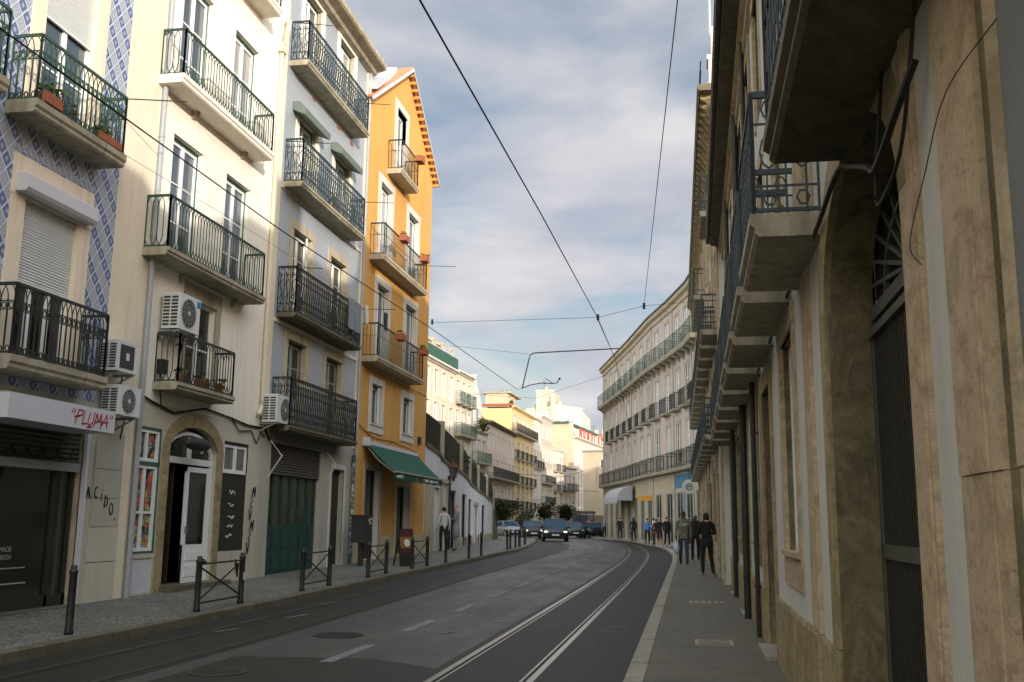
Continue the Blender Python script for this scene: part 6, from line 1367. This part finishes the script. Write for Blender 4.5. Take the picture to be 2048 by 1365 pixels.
wire([(-20.4, 85, 16.8), (-13.3, 85, 15.9)], .015, 'lower cross wire reaching the bend of the bracket arm')
wire([(-18.9, 86, 12.6), (-12, 80, 11.4), (-5.5, 83, 14.0)], .012, 'farther cross wire between the terrace house and the curved block')
wire([(-20.5, 104, 6.6), (-12, 100, 6.0), (-8.0, 97, 6.9)], .02, 'low thick wire across the far facades'); wire([(-16.5, 120, 5.2), (-12, 118, 5.2), (-8.2, 96, 4.4)], .02, 'second low wire in front of the white end house')
# curved bracket arm
mb = MB(); mb.tube([(-5.3, 85, 16.28), (-12.6, 85, 16.02), (-13.0, 85, 15.98), (-13.25, 85, 15.8), (-13.33, 85, 15.5), (-13.9, 85, 12.95)], .055, 8); o = mb.build('bracket_arm', 'cable'); tag(o, 'long tram-wire bracket arm reaching out from the roof of the curved block', 'bracket arm')
mb = MB(); mb.tube([(-13.95, 85, 12.9), (-13.2, 85, 13.2), (-12.2, 85, 13.35), (-11.3, 85, 13.3), (-10.9, 85, 13.35), (-10.65, 85, 13.7)], .045, 6); mb.tube([(-11.2, 85, 13.3), (-11.9, 84.8, 13.75)], .03, 6); mb.blob((-10.65, 85, 13.72), .1, .1, .1); o = mb.build('wire_holder', 'cable'); tag(o, 'forked holder at the lower end of the long bracket arm', 'bracket arm')

# ------------------------------------------------------------------ people
def person(loc, face, pose, top, bottom, skin, hair, shoes, label, h=1.72, hairlen=.0, wide=1.0, skirt=False, extras=None, hands=False):
    """local +y is the way the person faces"""
    x, y = loc; z = E(x, y) + .125 if x < -6 or x > -0.7 or y > 50 else E(x, y) + .125
    s = h / 1.75; J = dict(pelvis=(0, 0, .95), waist=(0, 0, 1.08), chest=(0, .01, 1.30), neckb=(0, -.01, 1.46), neck=(0, .0, 1.53), head=(0, .015, 1.63), crown=(0, .005, 1.70),
                           hipL=(-.10, 0, .90), kneeL=(-.11, .02, .50), ankL=(-.11, -.02, .09), toeL=(-.12, .13, .035), hipR=(.10, 0, .90), kneeR=(.11, .02, .50), ankR=(.11, -.02, .09), toeR=(.12, .13, .035),
                           shL=(-.18, 0, 1.42), elL=(-.25, -.02, 1.14), wrL=(-.26, .05, .90), haL=(-.255, .07, .81), shR=(.18, 0, 1.42), elR=(.25, -.02, 1.14), wrR=(.26, .05, .90), haR=(.255, .07, .81))
    J.update(pose); names = list(J); idx = {n: i for i, n in enumerate(names)}
    ed = [('pelvis', 'waist', 't'), ('waist', 'chest', 't'), ('chest', 'neckb', 't'), ('neckb', 'neck', 's'), ('neck', 'head', 's'), ('head', 'crown', 's'),
          ('pelvis', 'hipL', 'b'), ('hipL', 'kneeL', 'b'), ('kneeL', 'ankL', 'b'), ('ankL', 'toeL', 'f'), ('pelvis', 'hipR', 'b'), ('hipR', 'kneeR', 'b'), ('kneeR', 'ankR', 'b'), ('ankR', 'toeR', 'f'),
          ('neckb', 'shL', 't'), ('shL', 'elL', 't'), ('elL', 'wrL', 't'), ('wrL', 'haL', 's'), ('neckb', 'shR', 't'), ('shR', 'elR', 't'), ('elR', 'wrR', 't'), ('wrR', 'haR', 's')]
    rad = dict(pelvis=(.155, .115), waist=(.14, .105), chest=(.165, .12), neckb=(.10, .085), neck=(.058, .058), head=(.082, .095), crown=(.06, .07), hipL=(.10, .10), kneeL=(.068, .07), ankL=(.05, .052), toeL=(.045, .03), shL=(.068, .068), elL=(.05, .05), wrL=(.034, .034), haL=(.036, .028))
    for k in ('hip', 'knee', 'ank', 'toe', 'sh', 'el', 'wr', 'ha'): rad[k + 'R'] = rad[k + 'L']
    co = [Vector(J[n]) * s for n in names]; es = [(idx[a], idx[b]) for a, b, _ in ed]; rr = [rad[n] for n in names]
    tags = [t for *_, t in ed]
    if hands:
        for sd, sg in (('L', -1), ('R', 1)):
            w_, hnd = co[idx['wr' + sd]], co[idx['ha' + sd]]; d = (hnd - w_).normalized(); side = Vector((sg * .2, 1, 0)).normalized()
            for k in range(4):
                a = len(co); base = hnd + side * (k - 1.5) * .019 * s; L_ = (.075, .085, .08, .062)[k] * s
                co += [base + d * .03 * s, base + d * (.03 * s + L_ * .5) + Vector((-sg * .008, 0, 0)), base + d * (.03 * s + L_) + Vector((-sg * .022, 0, 0))]; rr += [(.011, .011), (.0095, .0095), (.008, .008)]; es += [(idx['ha' + sd], a), (a, a + 1), (a + 1, a + 2)]; tags += ['s'] * 3
            a = len(co); co += [w_ + d * .035 * s + side * .04 * s, w_ + d * .08 * s + side * .058 * s]; rr += [(.012, .012), (.009, .009)]; es += [(idx['wr' + sd], a), (a, a + 1)]; tags += ['s'] * 2
    me = bpy.data.meshes.new('person_skeleton'); me.from_pydata([tuple(c) for c in co], es, []); ob = bpy.data.objects.new('tmp_person', me); COL.objects.link(ob)
    md = ob.modifiers.new('skin', 'SKIN'); sk = me.skin_vertices[0].data if len(me.skin_vertices) else None
    for i, (a, b_) in enumerate(rr): w2 = wide if i < len(names) and names[i] in ('pelvis', 'waist', 'chest') else 1; sk[i].radius = (a * s * w2, b_ * s * w2)
    sk[0].use_root = True; md.use_smooth_shade = True; sb = ob.modifiers.new('sub', 'SUBSURF'); sb.levels = 2 if hands else 1; sb.render_levels = sb.levels
    dg = bpy.context.evaluated_depsgraph_get(); dg.update(); m2 = bpy.data.meshes.new_from_object(ob.evaluated_get(dg)); COL.objects.unlink(ob); bpy.data.objects.remove(ob); m2.name = 'person'
    m2.materials.clear()
    for k in (skin, top, bottom, shoes): m2.materials.append(MAT[k])
    segs = [(co[a], co[b_], t) for (a, b_), t in zip(es, tags)]
    for p in m2.polygons:
        c = p.center; best = None
        for a, b_, t in segs:
            d = b_ - a; L2 = d.length_squared or 1e-9; k = max(0, min(1, (c - a).dot(d) / L2)); q = (c - a - d * k).length
            if best is None or q < best[0]: best = (q, t, k)
        t = best[1]
        if skirt and t == 'b' and c.z < .48 * s: t = 's'
        if t == 's' and 1.44 * s > c.z > 1.2 * s and abs(c.x) < .16: t = 't'
        p.material_index = {'s': 0, 't': 1, 'b': 2, 'f': 3}[t]; p.use_smooth = True
    r = mko('person', m2, None, (x, y, z), face); tag(r, label, 'person')
    hd = Vector(J['head']) * s; mb = MB()
    mb.blob((hd.x, hd.y - .022 * s, hd.z + .03 * s), .086 * s, .098 * s, .095 * s, 10, 6, .04)
    if hairlen: mb.blob((hd.x, hd.y - .045 * s, hd.z - hairlen * .5 + .03), .092 * s, .075 * s, hairlen, 9, 6, .07)
    mb.build('hair', hair, r, smooth=True)
    mb = MB(); mb.prismx([(hd.y + .088 * s, hd.z + .015), (hd.y + .112 * s, hd.z - .02 * s), (hd.y + .085 * s, hd.z - .022 * s)], hd.x - .011, hd.x + .011); mb.build('nose', skin, r)
    mb = MB(); [mb.blob((hd.x + k * .03 * s, hd.y + .088 * s, hd.z + .012), .010, .006, .006, 6, 4) for k in (-1, 1)]; mb.build('eyes', 'cloth_black', r)
    mb = MB(); mb.box(hd.x - .02, hd.x + .02, hd.y + .085 * s, hd.y + .094 * s, hd.z - .047 * s, hd.z - .040 * s); mb.build('mouth', 'cloth_maroon', r)
    mb = MB(); [mb.blob((hd.x + k * .082 * s, hd.y, hd.z - .005), .01, .018, .028, 6, 4) for k in (-1, 1)]; mb.build('ears', skin, r)
    if extras: extras(r, J, s)
    return r
walk = dict(kneeL=(-.10, .10, .51), ankL=(-.10, .14, .09), toeL=(-.10, .28, .05), kneeR=(.10, .02, .50), ankR=(.10, -.18, .13), toeR=(.10, -.06, .04), elL=(-.24, -.08, 1.15), wrL=(-.24, -.02, .9), haL=(-.24, 0, .81), elR=(.24, .0, 1.14), wrR=(.25, .14, .93), haR=(.25, .17, .85))
phone = dict(elL=(-.24, .03, 1.15), wrL=(-.09, .2, 1.2), haL=(-.05, .24, 1.25), elR=(.25, .02, 1.14), wrR=(.1, .21, 1.2), haR=(.06, .25, 1.25), head=(0, .04, 1.62), crown=(0, .055, 1.69))
def bag_extra(r, J, s):
    mb = MB(); c = J['haR']; mb.blob((c[0] * s, c[1] * s, c[2] * s - .30), .10, .07, .19, 10, 8, .12); mb.tube([(c[0] * s, c[1] * s - .01, c[2] * s - .02), (c[0] * s + .02, c[1] * s, c[2] * s - .16)], [.012, .04], 6); o = mb.build('carrier_bag', 'plastic_bag', None, r.location, r.rotation_euler.z, True); tag(o, 'white plastic carrier bag hanging from the hand of the man in the grey sweatshirt', 'carrier bag')
    text_mesh('GAP', .15, 'lettering', 'chest_lettering', r, (.155, .148 * s, 1.26 * s), (math.pi / 2, 0, math.pi), .004)
def hem(mat, z0=.8, z1=1.0, w_=.2, d_=.15):
    def f(r, J, s): mb = MB(); mb.lathe([(w_ * .95, z0), (w_, z0 + .01), (w_ * .92, z1)], n=14); o = mb.build('jacket_hem', mat, r, smooth=True); o.scale = (1, d_ / w_, 1)
    return f
person((.50, 28.1), R(12), dict(phone, kneeL=(-.12, .0, .5), ankL=(-.13, -.03, .09), kneeR=(.13, .06, .5), ankR=(.19, .06, .09), toeR=(.26, .18, .04)), 'cloth_black', 'cloth_black', 'skin_light', 'hair_dark', 'shoe_white', 'woman in black with dark bobbed hair, seen from behind on the right pavement', 1.68, .14, hands=True, extras=hem('cloth_black', .76, .98, .19))
person((-.14, 34.9), R(183), walk, 'cloth_grey', 'cloth_jeans', 'skin_dark', 'hair_dark', 'cloth_black', 'man in a grey lettered sweatshirt walking towards the camera with a carrier bag', 1.78, 0, 1.12, hands=True, extras=lambda r, J, s: (bag_extra(r, J, s), hem('cloth_grey', .86, 1.0, .19, .14)(r, J, s)))
person((.28, 39.5), R(175), {}, 'cloth_black', 'cloth_black', 'skin_dark', 'hair_grey', 'cloth_black', 'dark-clothed person half hidden behind the man in the grey sweatshirt', 1.74, 0, 1.1)
person((-8.75, 38.1), R(100), dict(phone), 'cloth_slate', 'cloth_slate', 'skin_light', 'hair_grey', 'wood_dark', 'man in a pale grey-blue coat standing under the lantern on the left pavement', 1.78, 0, 1.15, extras=hem('cloth_slate', .5, 1.0, .21))
person((-9.02, 37.2), R(40), {}, 'cloth_white', 'cloth_black', 'skin_light', 'hair_dark', 'cloth_black', 'person in a white shirt against the shop doorway, beside the man in the pale coat', 1.66)
G_ = 'pedestrians outside the shops of the curved block'
person((-1.2, 60.5), R(200), dict(walk), 'cloth_black', 'cloth_black', 'skin_light', 'hair_dark', 'shoe_white', 'broad person in a black jacket outside the blue shopfront', 1.76, 0, 1.2)
person((-1.65, 61.0), R(160), {}, 'cloth_black', 'cloth_maroon', 'skin_light', 'hair_grey', 'shoe_white', 'grey-haired person in dark clothes with bare lower legs outside the blue shopfront', 1.72, skirt=True)
person((-2.65, 68.5), R(190), {}, 'cloth_blue', 'cloth_black', 'skin_light', 'hair_dark', 'cloth_black', 'person in a bright blue top standing by the yellow sign', 1.7)
person((-2.2, 67.6), R(100), dict(phone), 'cloth_white', 'cloth_black', 'skin_light', 'hair_dark', 'cloth_black', 'person in a pale sleeved top next to the one in bright blue', 1.74)
person((-2.0, 66.2), R(170), {}, 'cloth_maroon', 'cloth_maroon', 'skin_light', 'hair_dark', 'cloth_black', 'person in maroon between the yellow sign and the blue shopfront', 1.66)
person((-3.8, 73.0), R(10), walk, 'cloth_black', 'cloth_black', 'skin_light', 'hair_dark', 'cloth_black', 'long-haired person in black carrying a pale bag under the white awning', 1.7, .2)
person((-5.05, 77.4), R(180), walk, 'cloth_black', 'cloth_black', 'skin_light', 'hair_dark', 'cloth_black', 'person all in black under the left end of the white awning', 1.66)
person((-7.05, 87.5), R(150), {}, 'cloth_slate', 'cloth_black', 'skin_light', 'hair_grey', 'cloth_black', 'farthest pedestrian, at the left corner of the curved block', 1.7)
person((-9.6, 100), R(180), walk, 'cloth_red', 'cloth_black', 'skin_light', 'hair_dark', 'cloth_black', 'person in an orange-red top crossing behind the cars', 1.7, 0, 1.2)
person((-9.0, 11.02), R(-10), dict(elR=(.24, .08, 1.13), wrR=(.19, .32, 1.22), haR=(.17, .40, 1.24)), 'cloth_black', 'cloth_black', 'skin_light', 'hair_dark', 'cloth_black', 'person mostly outside the frame, hand with a green phone showing at the left edge', 1.7, hands=True)
mb = MB(); mb.box(-.035, .035, -.07, .07, -.006, .006); o = mb.build('mobile_phone', 'phone_green', None, (-8.84, 11.48, 1.36), 0); o.rotation_euler = (R(10), 0, R(-10)); tag(o, 'green phone held out in a hand at the left edge', 'phone')

# ------------------------------------------------------------------ cars
def car(x, y, face, paintm, label, lit=False, L_=4.4, W_=1.82, H_=1.55, taxi=False):
    r = empty('parked_car' if not lit else 'oncoming_car', (x, y, E(x, y)), face, label=label, cat='car')
    hw = W_ / 2; st = [(-L_ / 2, .62, .34, .72), (-L_ / 2 + .12, .86, .26, .80), (-L_ / 2 + .55, .97, .22, .90), (-L_ / 2 + 1.15, 1.0, .2, .99), (0, 1.0, .19, 1.02), (L_ / 2 - .9, 1.0, .2, 1.04), (L_ / 2 - .15, .94, .26, 1.0), (L_ / 2, .78, .38, .86)]   # front at -y
    vs = []; fs = []; n = 10
    for (yy, k, zb, zt) in st:
        a = hw * k; vs += [(-a * .86, yy, zb), (-a, yy, zb + .12), (-a, yy, zt - .22), (-a * .94, yy, zt - .05), (-a * .55, yy, zt + .015), (a * .55, yy, zt + .015), (a * .94, yy, zt - .05), (a, yy, zt - .22), (a, yy, zb + .12), (a * .86, yy, zb)]
    for i in range(len(st) - 1):
        for k in range(n): fs.append((i * n + k, (i + 1) * n + k, (i + 1) * n + (k + 1) % n, i * n + (k + 1) % n))
    fs += [tuple(range(n)), tuple(reversed(range((len(st) - 1) * n, len(st) * n)))]
    mb = MB(); mb.raw(vs, fs); bd = mb.build('body', paintm, r, smooth=True)
    # cabin
    cb = [(-L_ / 2 + 1.1, .84, .98), (-L_ / 2 + 1.85, .70, H_ - .02), (.9, .70, H_), (L_ / 2 - .45, .66, H_ - .1), (L_ / 2 - .12, .78, 1.0)]
    vs = []; fs = []
    for i, (yy, k, zt) in enumerate(cb): a = hw * k * 1.02; b_ = hw * .93; vs += [(-b_, yy if i in (0, 4) else yy, .97), (-a, yy, zt), (a, yy, zt), (b_, yy, .97)]
    mb = MB(); 
    for i in range(4):
        mb.face(vs[i * 4], vs[i * 4 + 1], vs[i * 4 + 5], vs[i * 4 + 4]); mb.face(vs[i * 4 + 3], vs[i * 4 + 7], vs[i * 4 + 6], vs[i * 4 + 2])
        mb.face(vs[i * 4 + 1], vs[i * 4 + 2], vs[i * 4 + 6], vs[i * 4 + 5])
    mb.face(vs[0], vs[3], vs[2], vs[1]); mb.face(vs[16], vs[17], vs[18], vs[19]); mb.build('windows', 'glass_car', r)
    mb = MB(); a = hw * .73; mb.raw([(-a, -L_ / 2 + 1.83, H_ - .015), (a, -L_ / 2 + 1.83, H_ - .015), (a, L_ / 2 - .5, H_ - .07), (-a, L_ / 2 - .5, H_ - .07), (-a * .96, -L_ / 2 + 1.95, H_ + .02), (a * .96, -L_ / 2 + 1.95, H_ + .02), (a * .96, L_ / 2 - .7, H_ + .0), (-a * .96, L_ / 2 - .7, H_ + .0)], [(0, 1, 5, 4), (4, 5, 6, 7), (1, 2, 6, 5), (3, 0, 4, 7), (2, 3, 7, 6)])
    for s_ in (-1, 1):
        mb.bar((s_ * hw * .93, -L_ / 2 + 1.08, 1.0), (s_ * hw * .72, -L_ / 2 + 1.86, H_), .03); mb.bar((s_ * hw * .95, .35, 1.0), (s_ * hw * .735, .35, H_), .03); mb.bar((s_ * hw * .92, L_ / 2 - .2, 1.0), (s_ * hw * .7, L_ / 2 - .5, H_ - .08), .06)
    mb.build('roof', paintm, r)
    for s_ in (-1, 1):
        for yy in (-L_ / 2 + .85, L_ / 2 - .85):
            mb = MB(); prof = [(.2, -.1), (.33, -.1), (.34, -.03), (.34, .03), (.33, .1), (.2, .1)]; mb.lathe(prof, n=18); o = mb.build('wheel', 'rubber', r, (s_ * (hw - .1), yy, .34), 0, True); o.rotation_euler = (0, R(90), 0)
            mb = MB(); mb.lathe([(.21, -.108), (.21, .108)], n=12); q = mb.build('rim', 'chrome', o)
        mb = MB(); mb.blob((s_ * hw * .72, -L_ / 2 + .1, .70), .17, .12, .065, 10, 6); mb.build('headlight', 'lamp_lit' if lit else 'glass', r, smooth=True)
        mb = MB(); mb.blob((s_ * (hw + .08), -L_ / 2 + 1.35, 1.03), .09, .06, .07, 8, 5); mb.build('mirror', paintm, r, smooth=True)
    mb = MB(); mb.box(-hw * .5, hw * .5, -L_ / 2 - .02, -L_ / 2 + .06, .52, .66); mb.box(-hw * .75, hw * .75, -L_ / 2 - .01, -L_ / 2 + .1, .3, .42); mb.build('grille', 'rubber', r)
    mb = MB(); mb.box(-.26, .26, -L_ / 2 - .035, -L_ / 2 - .02, .43, .53); mb.build('number_plate', 'paper_white', r)
    if taxi: mb = MB(); mb.box(-.2, .2, -.3, -.1, H_ + .02, H_ + .16); mb.build('roof_sign', 'yellow_sign', r)
    return r
paint('car_navy', srgb(28, 34, 46), 0.15, 0.05); paint('car_black', srgb(18, 20, 20), 0.15, 0.05); paint('car_green', srgb(22, 56, 48), 0.15, 0.05); paint('car_silver', srgb(150, 154, 156), 0.25, 0.05)
car(-9.65, 74.5, R(9), 'car_navy', 'dark blue car driving towards the camera with headlights on', True, 4.5, 1.88, 1.62)
car(-12.9, 84.5, R(14), 'car_black', 'black car with one bright headlight, waiting left of the oncoming blue car', True, 4.4, 1.8, 1.48)
car(-10.3, 93, R(12), 'car_green', 'dark green car just right of the oncoming blue car', False, 4.3, 1.78, 1.45)
car(-9.3, 97.5, R(-160), 'car_navy', 'rearmost dark car at the right, near the person in orange-red', False, 4.3, 1.78, 1.45)
car(-16.4, 92, R(40), 'car_silver', 'silver car parked under the low trees at the left of the bend', False, 4.3, 1.78, 1.46)
